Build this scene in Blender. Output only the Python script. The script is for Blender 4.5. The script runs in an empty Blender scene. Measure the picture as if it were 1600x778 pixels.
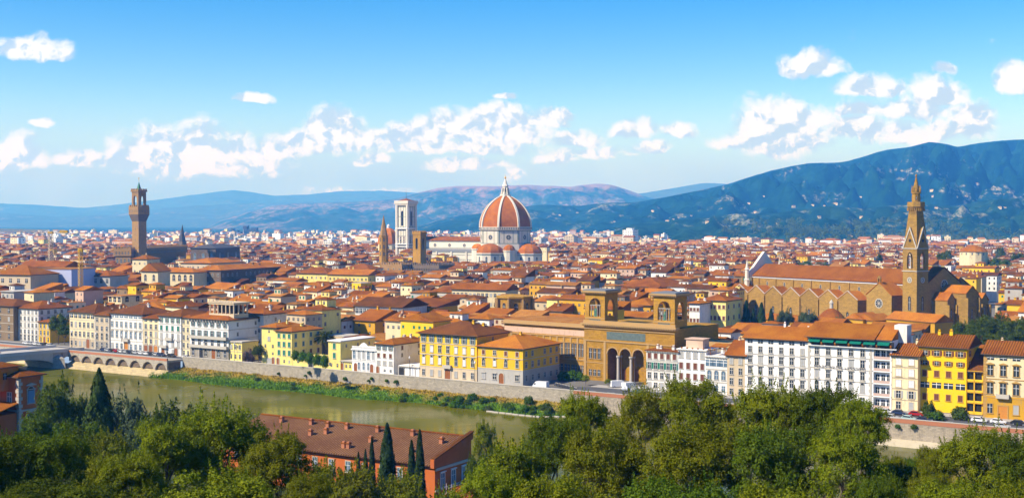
import bpy, math, random
import numpy as np
from mathutils import Vector, Matrix
R = math.radians
rng = random.Random(7)
nrg = np.random.default_rng(7)
S = bpy.context.scene
COL = S.collection

# ------------------------------------------------------------------ camera
CAMZ = 55.0
FPX = 1900.0                       # focal length in pixels of the 1600 px wide photograph
TILT = math.atan(42 / FPX)
cd = bpy.data.cameras.new('camera')
cd.sensor_width = 36.0
cd.lens = 36.0 * FPX / 1600
cd.clip_start = 0.5
cd.clip_end = 60000
cam = bpy.data.objects.new('camera', cd)
COL.objects.link(cam)
cam.location = (0, 0, CAMZ)
cam.rotation_euler = (R(90) - TILT, 0, 0)
S.camera = cam

# ------------------------------------------------------------------ light
SUN_EL = R(42)
SUN_DIR = Vector((-0.90, -0.44, 0)).normalized() * math.cos(SUN_EL) + Vector((0, 0, math.sin(SUN_EL)))
sd = bpy.data.lights.new('sun', 'SUN')
sd.energy = 5.0
sd.angle = R(0.5)
sd.color = (1.0, 0.92, 0.78)
sun = bpy.data.objects.new('sun', sd)
COL.objects.link(sun)
sun.location = (-300, -100, 400)
sun.rotation_euler = SUN_DIR.to_track_quat('Z', 'Y').to_euler()

S.view_settings.view_transform = 'Standard'
S.view_settings.look = 'None'
S.view_settings.exposure = 0.6
S.view_settings.gamma = 1.0
S.view_settings.use_curve_mapping = False
S.render.engine = 'CYCLES'
cy = S.cycles
cy.use_denoising = True
cy.max_bounces = 6
cy.diffuse_bounces = 3
cy.glossy_bounces = 2
cy.transmission_bounces = 4
cy.transparent_max_bounces = 8
cy.volume_bounces = 1
cy.caustics_reflective = False
cy.caustics_refractive = False
cy.use_adaptive_sampling = True
cy.adaptive_threshold = 0.006

# ---- sky: Nishita plus cumulus clouds given by their direction
W = bpy.data.worlds.new('World')
S.world = W
W.use_nodes = True
nt = W.node_tree
nt.nodes.clear()
N = nt.nodes.new
L = nt.links.new
def _set(nt, node, i, v):
    if v is None:
        return
    if hasattr(v, 'is_output') or hasattr(v, 'links'):
        nt.links.new(v, node.inputs[i])
    else:
        node.inputs[i].default_value = v
def mth(nt, op, a, b=None, c=None, clamp=False):
    n = nt.nodes.new('ShaderNodeMath'); n.operation = op; n.use_clamp = clamp
    _set(nt, n, 0, a); _set(nt, n, 1, b); _set(nt, n, 2, c)
    return n.outputs[0]
def mapr(nt, v, a, b, c, d, smooth=True):
    n = nt.nodes.new('ShaderNodeMapRange')
    n.interpolation_type = 'SMOOTHSTEP' if smooth else 'LINEAR'
    for i, x in enumerate((v, a, b, c, d)):
        _set(nt, n, i, x)
    return n.outputs[0]
def mixc(nt, f, a, b, mode='MIX'):
    n = nt.nodes.new('ShaderNodeMix'); n.data_type = 'RGBA'; n.blend_type = mode
    _set(nt, n, 0, f); _set(nt, n, 6, a); _set(nt, n, 7, b)
    return n.outputs[2]
def noise(nt, vec, scale, detail=4, rough=0.55, dist=0.0):
    n = nt.nodes.new('ShaderNodeTexNoise')
    if vec is not None:
        nt.links.new(vec, n.inputs['Vector'])
    n.inputs['Scale'].default_value = scale
    n.inputs['Detail'].default_value = detail
    n.inputs['Roughness'].default_value = rough
    n.inputs['Distortion'].default_value = dist
    return n
sky = N('ShaderNodeTexSky')
sky.sky_type = 'NISHITA'
sky.sun_disc = False
sky.sun_elevation = SUN_EL
sky.sun_rotation = math.atan2(SUN_DIR.x, SUN_DIR.y)
sky.altitude = 100
sky.air_density = 1.0
sky.dust_density = 0.25
sky.ozone_density = 2.0
hs = N('ShaderNodeHueSaturation')
hs.inputs['Hue'].default_value = 0.516
hs.inputs['Saturation'].default_value = 1.68
hs.inputs['Value'].default_value = 1.06
L(sky.outputs[0], hs.inputs['Color'])
tc = N('ShaderNodeTexCoord')
sep = N('ShaderNodeSeparateXYZ')
L(tc.outputs['Generated'], sep.inputs[0])
yy = mth(nt, 'MAXIMUM', sep.outputs[1], 0.05)
gu = mth(nt, 'DIVIDE', sep.outputs[0], yy)      # tangent of the bearing
gv = mth(nt, 'DIVIDE', sep.outputs[2], yy)      # tangent of the height
comb = N('ShaderNodeCombineXYZ')
L(gu, comb.inputs[0]); L(gv, comb.inputs[1])
# a little domain warp so that the outlines billow
wn = noise(nt, comb.outputs[0], 26, 3, 0.6)
wsub = N('ShaderNodeVectorMath'); wsub.operation = 'SUBTRACT'
L(wn.outputs['Color'], wsub.inputs[0]); wsub.inputs[1].default_value = (0.5, 0.5, 0.5)
wsc = N('ShaderNodeVectorMath'); wsc.operation = 'SCALE'
L(wsub.outputs[0], wsc.inputs[0]); wsc.inputs['Scale'].default_value = 0.022
wad = N('ShaderNodeVectorMath'); wad.operation = 'ADD'
L(comb.outputs[0], wad.inputs[0]); L(wsc.outputs[0], wad.inputs[1])
sw = N('ShaderNodeSeparateXYZ'); L(wad.outputs[0], sw.inputs[0])
# clouds: (bearing, height of the base, half width, height above the base, weight) in photograph pixels
CLOUDS = [(50, 84, 52, 30, 1), (88, 86, 28, 14, .9), (390, 153, 32, 11, 1), (66, 194, 18, 9, .9), (30, 250, 44, 34, 1),
          (120, 252, 40, 16, .8), (280, 256, 100, 56, 1), (215, 258, 60, 26, .9), (370, 258, 70, 40, .8), (430, 240, 40, 26, .9),
          (525, 214, 48, 42, 1.1), (470, 232, 60, 28, .9), (575, 222, 50, 22, .9), (655, 216, 46, 30, 1), (700, 208, 40, 36, 1.05),
          (775, 212, 75, 44, 1.05), (845, 190, 50, 22, .8), (880, 182, 28, 14, .8), (905, 222, 40, 20, .9), (990, 208, 34, 18, .8),
          (1060, 210, 26, 16, .9), (1015, 234, 28, 12, .8), (865, 252, 30, 12, .7), (735, 262, 60, 12, .7), (580, 250, 24, 12, .8),
          (1215, 218, 70, 62, 1.1), (1160, 222, 40, 22, .9), (1265, 186, 48, 24, .9), (1265, 112, 50, 30, 1), (1345, 175, 44, 14, .8),
          (1365, 142, 56, 26, 1), (1460, 152, 40, 34, 1), (1420, 176, 90, 24, .7), (1515, 202, 38, 38, 1), (1340, 206, 50, 22, .9),
          (1440, 214, 90, 26, .6), (1580, 130, 30, 34, 1.05), (1210, 240, 24, 8, .8), (805, 276, 16, 10, .6), (790, 152, 20, 8, .9), (1474, 106, 14, 8, .6),
          (700, 236, 120, 16, .65), (560, 300, 60, 8, .3), (930, 240, 60, 10, .5)]
dens = None
for (bx, by, rx, ry, wt) in CLOUDS:
    u0, v0 = (bx - 800) / FPX, (347 - by) / FPX
    rx, ry, wt = (rx * 1.12, ry * 1.1, wt + .12) if by > 200 else (rx, ry, wt)
    a = mth(nt, 'MULTIPLY', mth(nt, 'SUBTRACT', sw.outputs[0], u0), FPX / rx)
    b = mth(nt, 'SUBTRACT', sw.outputs[1], v0)
    up = mth(nt, 'MULTIPLY', mth(nt, 'MAXIMUM', b, 0.0), FPX / ry)
    dn = mth(nt, 'MULTIPLY', mth(nt, 'MINIMUM', b, 0.0), FPX / max(7, ry * .42))
    rr = mth(nt, 'ADD', mth(nt, 'MULTIPLY', a, a), mth(nt, 'ADD', mth(nt, 'MULTIPLY', up, up), mth(nt, 'MULTIPLY', dn, dn)))
    e = mth(nt, 'MULTIPLY', mth(nt, 'SUBTRACT', 1.0, rr), wt)
    dens = e if dens is None else mth(nt, 'SMOOTH_MAX', dens, e, 0.25)
dens = mth(nt, 'MAXIMUM', dens, -1.0)
n1 = noise(nt, wad.outputs[0], 42, 7, 0.58)
n2 = noise(nt, wad.outputs[0], 120, 6, 0.6)
fb = mth(nt, 'ADD', mth(nt, 'MULTIPLY', mth(nt, 'SUBTRACT', n1.outputs[0], 0.5), 2.3), mth(nt, 'MULTIPLY', mth(nt, 'SUBTRACT', n2.outputs[0], 0.5), 1.0))
field = mth(nt, 'ADD', dens, fb)
alpha = mth(nt, 'POWER', mapr(nt, field, -0.55, 0.60, 0.0, 1.0), 1.0)
# low sky mixed towards a set darker blue, a painted horizon haze
veil = mth(nt, 'MULTIPLY', mapr(nt, sep.outputs[2], 0.105, 0.012, 0.0, 1.0), mapr(nt, noise(nt, comb.outputs[0], 9, 4).outputs[0], 0.3, 0.7, 0.8, 0.98))
# cloud light and shade painted in: noise here minus noise offset towards the sun
off = N('ShaderNodeVectorMath'); off.operation = 'ADD'
L(wad.outputs[0], off.inputs[0]); off.inputs[1].default_value = (-0.005, 0.0075, 0)
n3 = noise(nt, off.outputs[0], 42, 7, 0.58)
rel = mth(nt, 'SUBTRACT', n1.outputs[0], n3.outputs[0])
lit = mapr(nt, rel, -0.14, 0.06, 0.60, 1.0)
thick = mapr(nt, field, 0.5, 1.6, 0.9, 1.0)
bright = mth(nt, 'MULTIPLY', lit, thick)
ccol = mixc(nt, mapr(nt, bright, 0.62, 0.95, 0, 1), (3.5, 4.5, 5.6, 1), (6.4, 6.6, 6.8, 1))
skyv = mixc(nt, veil, hs.outputs[0], (2.5, 3.5, 5.0, 1))
allc = mixc(nt, alpha, skyv, ccol)
bg = N('ShaderNodeBackground')
bg.inputs['Strength'].default_value = 0.11
L(allc, bg.inputs['Color'])
wo = N('ShaderNodeOutputWorld')
L(bg.outputs[0], wo.inputs[0])

# ------------------------------------------------------------------ pixel <-> world
def ray(px, py):
    x, u = px - 800.0, 389.0 - py
    ct, st = math.cos(TILT), math.sin(TILT)
    return Vector((x, FPX * ct + u * st, -FPX * st + u * ct))
def P(px, py, Y):
    d = ray(px, py)
    k = Y / d.y
    return Vector((d.x * k, Y, CAMZ + d.z * k))
def zp(py, Y):
    return P(800, py, Y).z
def xp(px, Y, z=8.0):
    return (px - 800.0) / FPX * (Y * math.cos(TILT) + (CAMZ - z) * math.sin(TILT))
def proj(x, y, z):
    ct, st = math.cos(TILT), math.sin(TILT)
    dy, dz = y, z - CAMZ
    dep = dy * ct - dz * st
    return 800 + FPX * x / dep, 389 - FPX * (dz * ct + dy * st) / dep

class Frame:
    """A plan frame: x along a facade, y inwards (away from the viewer), origin o."""
    def __init__(s, ox, oy, th):
        s.o = (ox, oy); s.th = th; s.c = math.cos(th); s.s = math.sin(th)
    def w(s, x, y, z=0.0):
        return Vector((s.o[0] + x * s.c - y * s.s, s.o[1] + x * s.s + y * s.c, z))
    def at(s, px, y=0.0, z=8.0):
        """x in this frame of the point on line y that projects to px."""
        lo, hi = -900.0, 900.0
        k = (px - 800.0) / FPX
        # linear: X - k*(Y*ct + (CAMZ-z)*st) = 0
        ct, st = math.cos(TILT), math.sin(TILT)
        a = s.c - k * s.s * ct
        b = (s.o[0] - y * s.s) - k * ((s.o[1] + y * s.c) * ct + (CAMZ - z) * st)
        return -b / a
RV = Frame(0, 402, R(-32.85))      # along the river wall

# ------------------------------------------------------------------ mesh helper
class MB:
    def __init__(s):
        s.v = []; s.f = []; s.m = []
    def _add(s, pts, faces, m):
        b = len(s.v)
        s.v.extend(tuple(p) for p in pts)
        for f in faces:
            s.f.append(tuple(b + i for i in f)); s.m.append(m)
    def hexa(s, p, m=0):
        s._add(p, [(3, 2, 1, 0), (4, 5, 6, 7), (0, 1, 5, 4), (1, 2, 6, 5), (2, 3, 7, 6), (3, 0, 4, 7)], m)
        return s
    def box(s, x0, x1, y0, y1, z0, z1, m=0):
        return s.hexa([(x0, y0, z0), (x1, y0, z0), (x1, y1, z0), (x0, y1, z0), (x0, y0, z1), (x1, y0, z1), (x1, y1, z1), (x0, y1, z1)], m)
    def poly(s, pts, m=0):
        s._add(pts, [tuple(range(len(pts)))], m)
        return s
    def prism_y(s, pts, y0, y1, m=0):
        """polygon in xz (counter-clockwise seen from -y) pushed from y0 to y1"""
        n = len(pts)
        s._add([(x, y0, z) for x, z in pts] + [(x, y1, z) for x, z in pts],
               [tuple(range(n)), tuple(range(2 * n - 1, n - 1, -1))] + [((i + 1) % n, i, n + i, n + (i + 1) % n) for i in range(n)], m)
        return s
    def prism_x(s, pts, x0, x1, m=0):
        """polygon in yz pushed along x"""
        n = len(pts)
        s._add([(x0, y, z) for y, z in pts] + [(x1, y, z) for y, z in pts],
               [tuple(range(n - 1, -1, -1)), tuple(range(n, 2 * n))] + [(i, (i + 1) % n, n + (i + 1) % n, n + i) for i in range(n)], m)
        return s
    def lathe(s, prof, n=12, c=(0, 0, 0), rot=0.0, m=0, cap=True):
        b = len(s.v)
        k = len(prof)
        for r, z in prof:
            for i in range(n):
                a = rot + 2 * math.pi * i / n
                s.v.append((c[0] + r * math.cos(a), c[1] + r * math.sin(a), c[2] + z))
        for j in range(k - 1):
            for i in range(n):
                i2 = (i + 1) % n
                s.f.append((b + j * n + i, b + j * n + i2, b + (j + 1) * n + i2, b + (j + 1) * n + i)); s.m.append(m)
        if cap:
            s.f.append(tuple(b + i for i in range(n - 1, -1, -1))); s.m.append(m)
            s.f.append(tuple(b + (k - 1) * n + i for i in range(n))); s.m.append(m)
        return s
    def tube(s, p, q, r, n=6, r2=None, m=0):
        p, q = Vector(p), Vector(q)
        d = (q - p)
        if d.length < 1e-6:
            return s
        d.normalize()
        a = d.orthogonal().normalized(); b2 = d.cross(a)
        r2 = r if r2 is None else r2
        pts = [p + (a * math.cos(t) + b2 * math.sin(t)) * r for t in [2 * math.pi * i / n for i in range(n)]]
        pts += [q + (a * math.cos(t) + b2 * math.sin(t)) * r2 for t in [2 * math.pi * i / n for i in range(n)]]
        s._add(pts, [tuple(range(n - 1, -1, -1)), tuple(range(n, 2 * n))] + [(i, (i + 1) % n, n + (i + 1) % n, n + i) for i in range(n)], m)
        return s
    def archwall(s, x0, x1, z0, z1, y0, y1, ops, m=0, k=8, pointed=False):
        """solid wall with arched openings; ops = [(centre, width, z of sill, z of spring)]"""
        def hx(a, b, za0, za1, zb0, zb1):
            s.hexa([(a, y0, za0), (b, y0, zb0), (b, y1, zb0), (a, y1, za0), (a, y0, za1), (b, y0, zb1), (b, y1, zb1), (a, y1, za1)], m)
        x = x0
        for (c, w, zb, zs) in sorted(ops):
            r = w / 2
            if c - r > x:
                hx(x, c - r, z0, z1, z0, z1)
            if zb > z0:
                hx(c - r, c + r, z0, zb, z0, zb)
            pr = None
            for i in range(k + 1):
                u = -r + w * i / k
                if pointed:
                    q = r * 2; zz = zs + math.sqrt(max(0, q * q - (r + abs(u)) ** 2))
                else:
                    zz = zs + math.sqrt(max(0, r * r - u * u))
                zz = max(zb, min(zz, z1 - .02))
                if pr is not None:
                    hx(c + pr[0], c + u, pr[1], z1, zz, z1)
                pr = (u, zz)
            x = c + r
        if x < x1:
            hx(x, x1, z0, z1, z0, z1)
        return s
    def xform(s, M):
        s.v = [tuple(M @ Vector(p)) for p in s.v]
        return s
    def rotz(s, ang, o=(0, 0)):
        c, si = math.cos(ang), math.sin(ang)
        s.v = [(o[0] + (x - o[0]) * c - (y - o[1]) * si, o[1] + (x - o[0]) * si + (y - o[1]) * c, z) for x, y, z in s.v]
        return s
    def join(s, o):
        b = len(s.v)
        s.v.extend(o.v); s.f.extend(tuple(b + i for i in f) for f in o.f); s.m.extend(o.m)
        return s
    def mesh(s, name, mats, smooth=False):
        me = bpy.data.meshes.new(name)
        me.from_pydata(s.v, [], s.f)
        for mm in (mats if isinstance(mats, (list, tuple)) else [mats]):
            me.materials.append(mm)
        me.polygons.foreach_set('material_index', s.m)
        if smooth:
            me.polygons.foreach_set('use_smooth', [True] * len(s.f))
        me.update()
        return me
    def build(s, name, mats, parent=None, loc=(0, 0, 0), rz=0.0, smooth=False):
        return link(name, s.mesh(name, mats, smooth), parent, loc, rz)

def link(name, data, parent=None, loc=(0, 0, 0), rz=0.0):
    o = bpy.data.objects.new(name, data)
    COL.objects.link(o)
    o.location = loc
    o.rotation_euler = (0, 0, rz)
    if parent is not None:
        o.parent = parent
    return o
def tag(o, label, cat, group=None):
    o['label'] = label; o['category'] = cat
    if group:
        o['group'] = group
    return o
def thing(name, label, cat, loc=(0, 0, 0), rz=0.0, group=None):
    return tag(link(name, None, None, loc, rz), label, cat, group)
def struct(o, kind='structure'):
    o['kind'] = kind
    return o
def copy_tree(o, loc, rz=0.0, sc=None, label=None, group=None, deep=None):
    """copy of a thing with copies of its parts and sub-parts (meshes are shared)"""
    c = o.copy(); COL.objects.link(c)
    c.location = loc; c.rotation_euler = (0, 0, rz)
    if sc is not None:
        c.scale = sc if isinstance(sc, (tuple, list)) else (sc, sc, sc)
    if label: c['label'] = label
    if group: c['group'] = group
    for ch in o.children:
        d = ch.copy(); COL.objects.link(d); d.parent = c
        for g in ch.children:
            e = g.copy(); COL.objects.link(e); e.parent = d
    return c

# ------------------------------------------------------------------ materials
MATS = {}
def base_mat(name, rough=0.8):
    m = bpy.data.materials.new(name)
    m.use_nodes = True
    t = m.node_tree
    b = t.nodes['Principled BSDF']
    b.inputs['Roughness'].default_value = rough
    b.inputs['Specular IOR Level'].default_value = 0.04
    return m, t, b
def rgba(c, k=1.0):
    return (min(1, c[0] * k), min(1, c[1] * k), min(1, c[2] * k), 1)
def plain(name, c, rough=0.8, metal=0.0, spec=0.25, vary=0.06, scale=0.6):
    if name in MATS:
        return MATS[name]
    m, t, b = base_mat(name, rough)
    co = t.nodes.new('ShaderNodeTexCoord')
    n = noise(t, co.outputs['Object'], scale, 4)
    col = mixc(t, n.outputs[0], rgba(c, 1 - vary), rgba(c, 1 + vary))
    t.links.new(col, b.inputs['Base Color'])
    b.inputs['Metallic'].default_value = metal
    b.inputs['Specular IOR Level'].default_value = spec
    MATS[name] = m
    return m
def wall(name, c, stain=(0.30, 0.24, 0.16), amt=0.5, course=0.0, vary=0.15):
    """plaster or stone: broad patches, streaks of dirt, optional stone courses"""
    if name in MATS:
        return MATS[name]
    m, t, b = base_mat(name, 0.9)
    co = t.nodes.new('ShaderNodeTexCoord')
    oi = t.nodes.new('ShaderNodeObjectInfo')
    addv = t.nodes.new('ShaderNodeVectorMath'); addv.operation = 'ADD'
    t.links.new(co.outputs['Object'], addv.inputs[0])
    sc = t.nodes.new('ShaderNodeVectorMath'); sc.operation = 'SCALE'
    t.links.new(oi.outputs['Location'], sc.inputs[0]); sc.inputs['Scale'].default_value = 1.7
    t.links.new(sc.outputs[0], addv.inputs[1])
    mp = t.nodes.new('ShaderNodeMapping')
    mp.inputs['Scale'].default_value = (1, 1, 0.25)
    t.links.new(addv.outputs[0], mp.inputs[0])
    streak = noise(t, mp.outputs[0], 0.9, 5, 0.65)
    patch = noise(t, addv.outputs[0], 0.22, 4, 0.6)
    col = mixc(t, patch.outputs[0], rgba(c, 1 - vary), rgba(c, 1 + vary))
    f = mth(t, 'MULTIPLY', mapr(t, streak.outputs[0], 0.5, 0.75, 0, 1), amt)
    col = mixc(t, f, col, rgba(stain))
    rv = t.nodes.new('ShaderNodeHueSaturation')
    t.links.new(mapr(t, oi.outputs['Random'], 0, 1, 0.88, 1.08, False), rv.inputs['Value'])
    t.links.new(col, rv.inputs['Color'])
    col = rv.outputs[0]
    if course > 0:
        br = t.nodes.new('ShaderNodeTexBrick')
        mp2 = t.nodes.new('ShaderNodeMapping'); mp2.inputs['Rotation'].default_value = (R(90), 0, 0)
        cc = t.nodes.new('ShaderNodeCombineXYZ')
        se = t.nodes.new('ShaderNodeSeparateXYZ'); t.links.new(co.outputs['Object'], se.inputs[0])
        t.links.new(mth(t, 'ADD', se.outputs[0], se.outputs[1]), cc.inputs[0]); t.links.new(se.outputs[2], cc.inputs[1])
        t.links.new(cc.outputs[0], br.inputs['Vector'])
        br.inputs['Scale'].default_value = 1.0
        br.inputs['Brick Width'].default_value = course * 2.2
        br.inputs['Row Height'].default_value = course
        br.inputs['Mortar Size'].default_value = course * 0.06
        br.inputs['Color1'].default_value = (0.82, 0.82, 0.82, 1); br.inputs['Color2'].default_value = (1.12, 1.1, 1.05, 1)
        br.inputs['Mortar'].default_value = (0.7, 0.68, 0.66, 1)
        col = mixc(t, 1.0, col, br.outputs[0], 'MULTIPLY')
    t.links.new(col, b.inputs['Base Color'])
    MATS[name] = m
    return m
def tile(name, c1, c2, c3, rows=0.0):
    """terracotta: mottled by sun and lichen; rows > 0 adds the lines of the cover tiles"""
    if name in MATS:
        return MATS[name]
    m, t, b = base_mat(name, 0.9)
    co = t.nodes.new('ShaderNodeTexCoord')
    oi = t.nodes.new('ShaderNodeObjectInfo')
    addv = t.nodes.new('ShaderNodeVectorMath'); addv.operation = 'ADD'
    t.links.new(co.outputs['Object'], addv.inputs[0]); t.links.new(oi.outputs['Location'], addv.inputs[1])
    a = noise(t, addv.outputs[0], 0.16, 4, 0.6)
    d = noise(t, addv.outputs[0], 1.6, 5, 0.75)
    e = noise(t, addv.outputs[0], 5.5, 2, 0.7)
    col = mixc(t, mapr(t, a.outputs[0], 0.35, 0.65, 0, 1), rgba(c1), rgba(c2))
    col = mixc(t, mapr(t, d.outputs[0], 0.5, 0.72, 0, 0.75), col, rgba(c3))
    col = mixc(t, mapr(t, e.outputs[0], 0.45, 0.75, 0, 0.5), col, rgba(c2, 0.45))
    hv = t.nodes.new('ShaderNodeHueSaturation')
    t.links.new(mapr(t, oi.outputs['Random'], 0, 1, 0.78, 1.18, False), hv.inputs['Value'])
    t.links.new(col, hv.inputs['Color'])
    col = hv.outputs[0]
    if rows > 0:
        w = t.nodes.new('ShaderNodeTexWave')
        w.wave_type = 'BANDS'; w.bands_direction = 'X'
        t.links.new(co.outputs['Object'], w.inputs['Vector'])
        w.inputs['Scale'].default_value = 0.31416 / rows
        w.inputs['Distortion'].default_value = 0.6
        w.inputs['Detail'].default_value = 2; w.inputs['Detail Scale'].default_value = 3
        col = mixc(t, mapr(t, w.outputs[0], 0.1, 0.7, 0.8, 0.0), col, rgba(c2, 0.35))
        bp = t.nodes.new('ShaderNodeBump'); bp.inputs['Strength'].default_value = 0.9; bp.inputs['Distance'].default_value = 0.12
        t.links.new(w.outputs[0], bp.inputs['Height']); t.links.new(bp.outputs[0], b.inputs['Normal'])
    t.links.new(col, b.inputs['Base Color'])
    MATS[name] = m
    return m
def glass(name, c=(0.03, 0.04, 0.05)):
    m = plain(name, c, 0.12, 0, 0.5, 0.2, 0.4)
    return m
TILE = [tile('tile_orange', (0.392, 0.142, 0.014), (0.294, 0.089, 0.011), (0.420, 0.208, 0.037)),
        tile('tile_rust', (0.280, 0.089, 0.011), (0.189, 0.054, 0.010), (0.350, 0.154, 0.031)),
        tile('tile_brown', (0.161, 0.058, 0.014), (0.105, 0.038, 0.012), (0.224, 0.108, 0.031)),
        tile('tile_pale', (0.378, 0.169, 0.037), (0.280, 0.108, 0.022), (0.406, 0.246, 0.087))]
TILE_ROWS = tile('tile_rows', (0.27, 0.135, 0.062), (0.19, 0.085, 0.040), (0.36, 0.22, 0.12), 0.62)
TILE_ROWS_OR = tile('tile_rows_orange', (0.329, 0.112, 0.015), (0.245, 0.073, 0.012), (0.364, 0.185, 0.043), 0.7)
WALLS = {
    'white': wall('plaster_white', (0.74, 0.72, 0.66)), 'cream': wall('plaster_cream', (0.72, 0.60, 0.36)),
    'yellow': wall('plaster_yellow', (0.78, 0.47, 0.025)), 'ochre': wall('plaster_ochre', (0.55, 0.30, 0.022)),
    'beige': wall('plaster_beige', (0.56, 0.45, 0.30)), 'grey': wall('plaster_grey', (0.42, 0.40, 0.36)),
    'pink': wall('plaster_pink', (0.58, 0.40, 0.29)), 'brown': wall('plaster_brown', (0.24, 0.17, 0.10)),
    'lemon': wall('plaster_lemon', (0.78, 0.64, 0.20)), 'bright yellow': wall('plaster_bright_yellow', (0.80, 0.50, 0.015), amt=0.15),
    'pure white': wall('plaster_pure_white', (0.80, 0.79, 0.76), amt=0.15, vary=.05)}
STONE = wall('pietra_stone', (0.36, 0.22, 0.085), (0.20, 0.14, 0.08), 0.5, 0.55)
STONE_OCHRE = wall('ochre_stone', (0.42, 0.23, 0.035), (0.25, 0.14, 0.05), 0.45, 0.6)
STONE_GREY = wall('grey_stone', (0.34, 0.31, 0.26), (0.18, 0.16, 0.13), 0.45, 0.5)
STONE_DARK_SHADE = wall('dark_and_shade_stone', (0.17, 0.13, 0.095), (0.09, 0.07, 0.05), 0.5, 0.6)  # dark stone; the tone also stands in for walls in shade
MARBLE = wall('white_marble', (0.66, 0.60, 0.49), (0.35, 0.36, 0.32), 0.35, 0.0, 0.06)
GREEN_MARBLE = plain('green_marble', (0.12, 0.17, 0.14))
PINK_MARBLE = plain('pink_marble', (0.50, 0.34, 0.28))
TRIM = plain('trim_stone', (0.46, 0.42, 0.35))
TRIM_W = plain('trim_white', (0.72, 0.71, 0.68))
TRIM_O = plain('trim_ochre', (0.42, 0.25, 0.07))
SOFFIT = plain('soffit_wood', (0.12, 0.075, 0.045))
DARK = plain('dark_opening', (0.018, 0.017, 0.016), 0.6)
GLASS = glass('window_glass')
GLASS_B = glass('window_glass_blue', (0.10, 0.16, 0.22))
WHITE_P = plain('white_paint', (0.74, 0.74, 0.73), 0.5)
SHUT = {'green': plain('shutter_green', (0.02, 0.17, 0.115), 0.6), 'brown': plain('shutter_brown', (0.15, 0.05, 0.025), 0.6),
        'teal': plain('shutter_teal', (0.06, 0.16, 0.19), 0.6), 'grey': plain('shutter_grey', (0.36, 0.36, 0.35), 0.6),
        'white': plain('shutter_white', (0.62, 0.64, 0.66), 0.6)}
DOOR = plain('door_wood', (0.26, 0.09, 0.025), 0.55)
DOOR_O = plain('door_orange_wood', (0.50, 0.20, 0.03), 0.55)
IRON = plain('dark_iron', (0.03, 0.03, 0.032), 0.5)
GOLD = plain('gilt_copper', (0.75, 0.50, 0.12), 0.35, 0.8)
LEAD = plain('grey_lead_roof', (0.17, 0.175, 0.18), 0.6)
BRONZE = plain('green_copper', (0.07, 0.20, 0.13), 0.6)

# ------------------------------------------------------------------ windows (meshes are shared between equal windows)
WIN = {}
def win_mesh(style, w, h, pane, trim, shut):
    """style letters: p plain surround, d pediment, h hood, a arched, s closed shutters, o open shutters, n no surround"""
    key = (style, round(w, 2), round(h, 2), pane.name, trim.name, shut.name if shut else '')
    if key in WIN:
        return WIN[key]
    a = MB(); f = MB()
    hw = w / 2
    arch = [(hw * math.cos(t), h + hw * math.sin(t)) for t in [math.pi * i / 8 for i in range(1, 8)]] if 'a' in style else []
    if 's' in style:
        a.prism_y([(-hw, 0), (-.02, 0), (-.02, h), (-hw, h)], -.09, -.004, 1)
        a.prism_y([(.02, 0), (hw, 0), (hw, h), (.02, h)], -.09, -.004, 1)
        for z in (h * .05, h * .48, h * .91):
            a.box(-hw, hw, -.115, -.091, z, z + h * .05, 1)
        if arch:
            a.prism_y([(hw, h)] + arch + [(-hw, h)], -.06, -.004, 0)
    else:
        a.prism_y([(-hw, 0), (hw, 0), (hw, h)] + arch + [(-hw, h)], -.05, -.004, 0)
        bw = max(.06, w * .06)
        a.box(-bw / 2, bw / 2, -.085, -.052, 0, h, 2)
        a.box(-hw, -bw / 2 - .002, -.08, -.052, h * .62, h * .62 + bw, 2); a.box(bw / 2 + .002, hw, -.08, -.052, h * .62, h * .62 + bw, 2)
    if 'o' in style:
        for sg in (-1, 1):
            x0, x1 = sorted((sg * (hw + .05), sg * (hw + .05 + hw * .9)))
            a.box(x0, x1, -.11, -.02, 0, h, 1)
    me = a.mesh('window', [pane, shut or IRON, WHITE_P])
    fm = None
    if 'n' not in style:
        s = .16
        f.box(-hw - s, -hw - .002, -.13, -.002, 0, h); f.box(hw + .002, hw + s, -.13, -.002, 0, h)
        f.box(-hw - s - .1, hw + s + .1, -.24, -.002, -.2, -.003)
        if arch:
            o2 = [((hw + s) * math.cos(t), h + (hw + s) * math.sin(t)) for t in [math.pi * i / 8 for i in range(9)]]
            i2 = [(hw * math.cos(t), h + hw * math.sin(t)) for t in [math.pi * i / 8 for i in range(9)]]
            for i in range(8):
                f.prism_y([o2[i], o2[i + 1], i2[i + 1], i2[i]], -.13, -.003)
        else:
            f.box(-hw - s, hw + s, -.13, -.002, h + .002, h + s)
        if 'd' in style:
            z = h + s + (hw + .1 if arch else .12)
            f.box(-hw - .4, hw + .4, -.38, -.003, z, z + .16)
            f.prism_y([(-hw - .4, z + .162), (hw + .4, z + .162), (0, z + .162 + (hw + .4) * .34)], -.34, -.003)
        if 'h' in style:
            z = h + s + .05
            f.box(-hw - .3, hw + .3, -.34, -.003, z, z + .18)
        fm = f.mesh('frame', [trim])
    WIN[key] = (me, fm)
    return WIN[key]
def window(parent, x, y, z, rz=0.0, style='p', w=1.1, h=1.9, pane=None, trim=None, shut=None):
    me, fm = win_mesh(style, w, h, pane or GLASS, trim or TRIM, shut)
    o = link('window', me, parent, (x, y, z), rz)
    if fm is not None:
        link('frame', fm, o)
    return o
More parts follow.
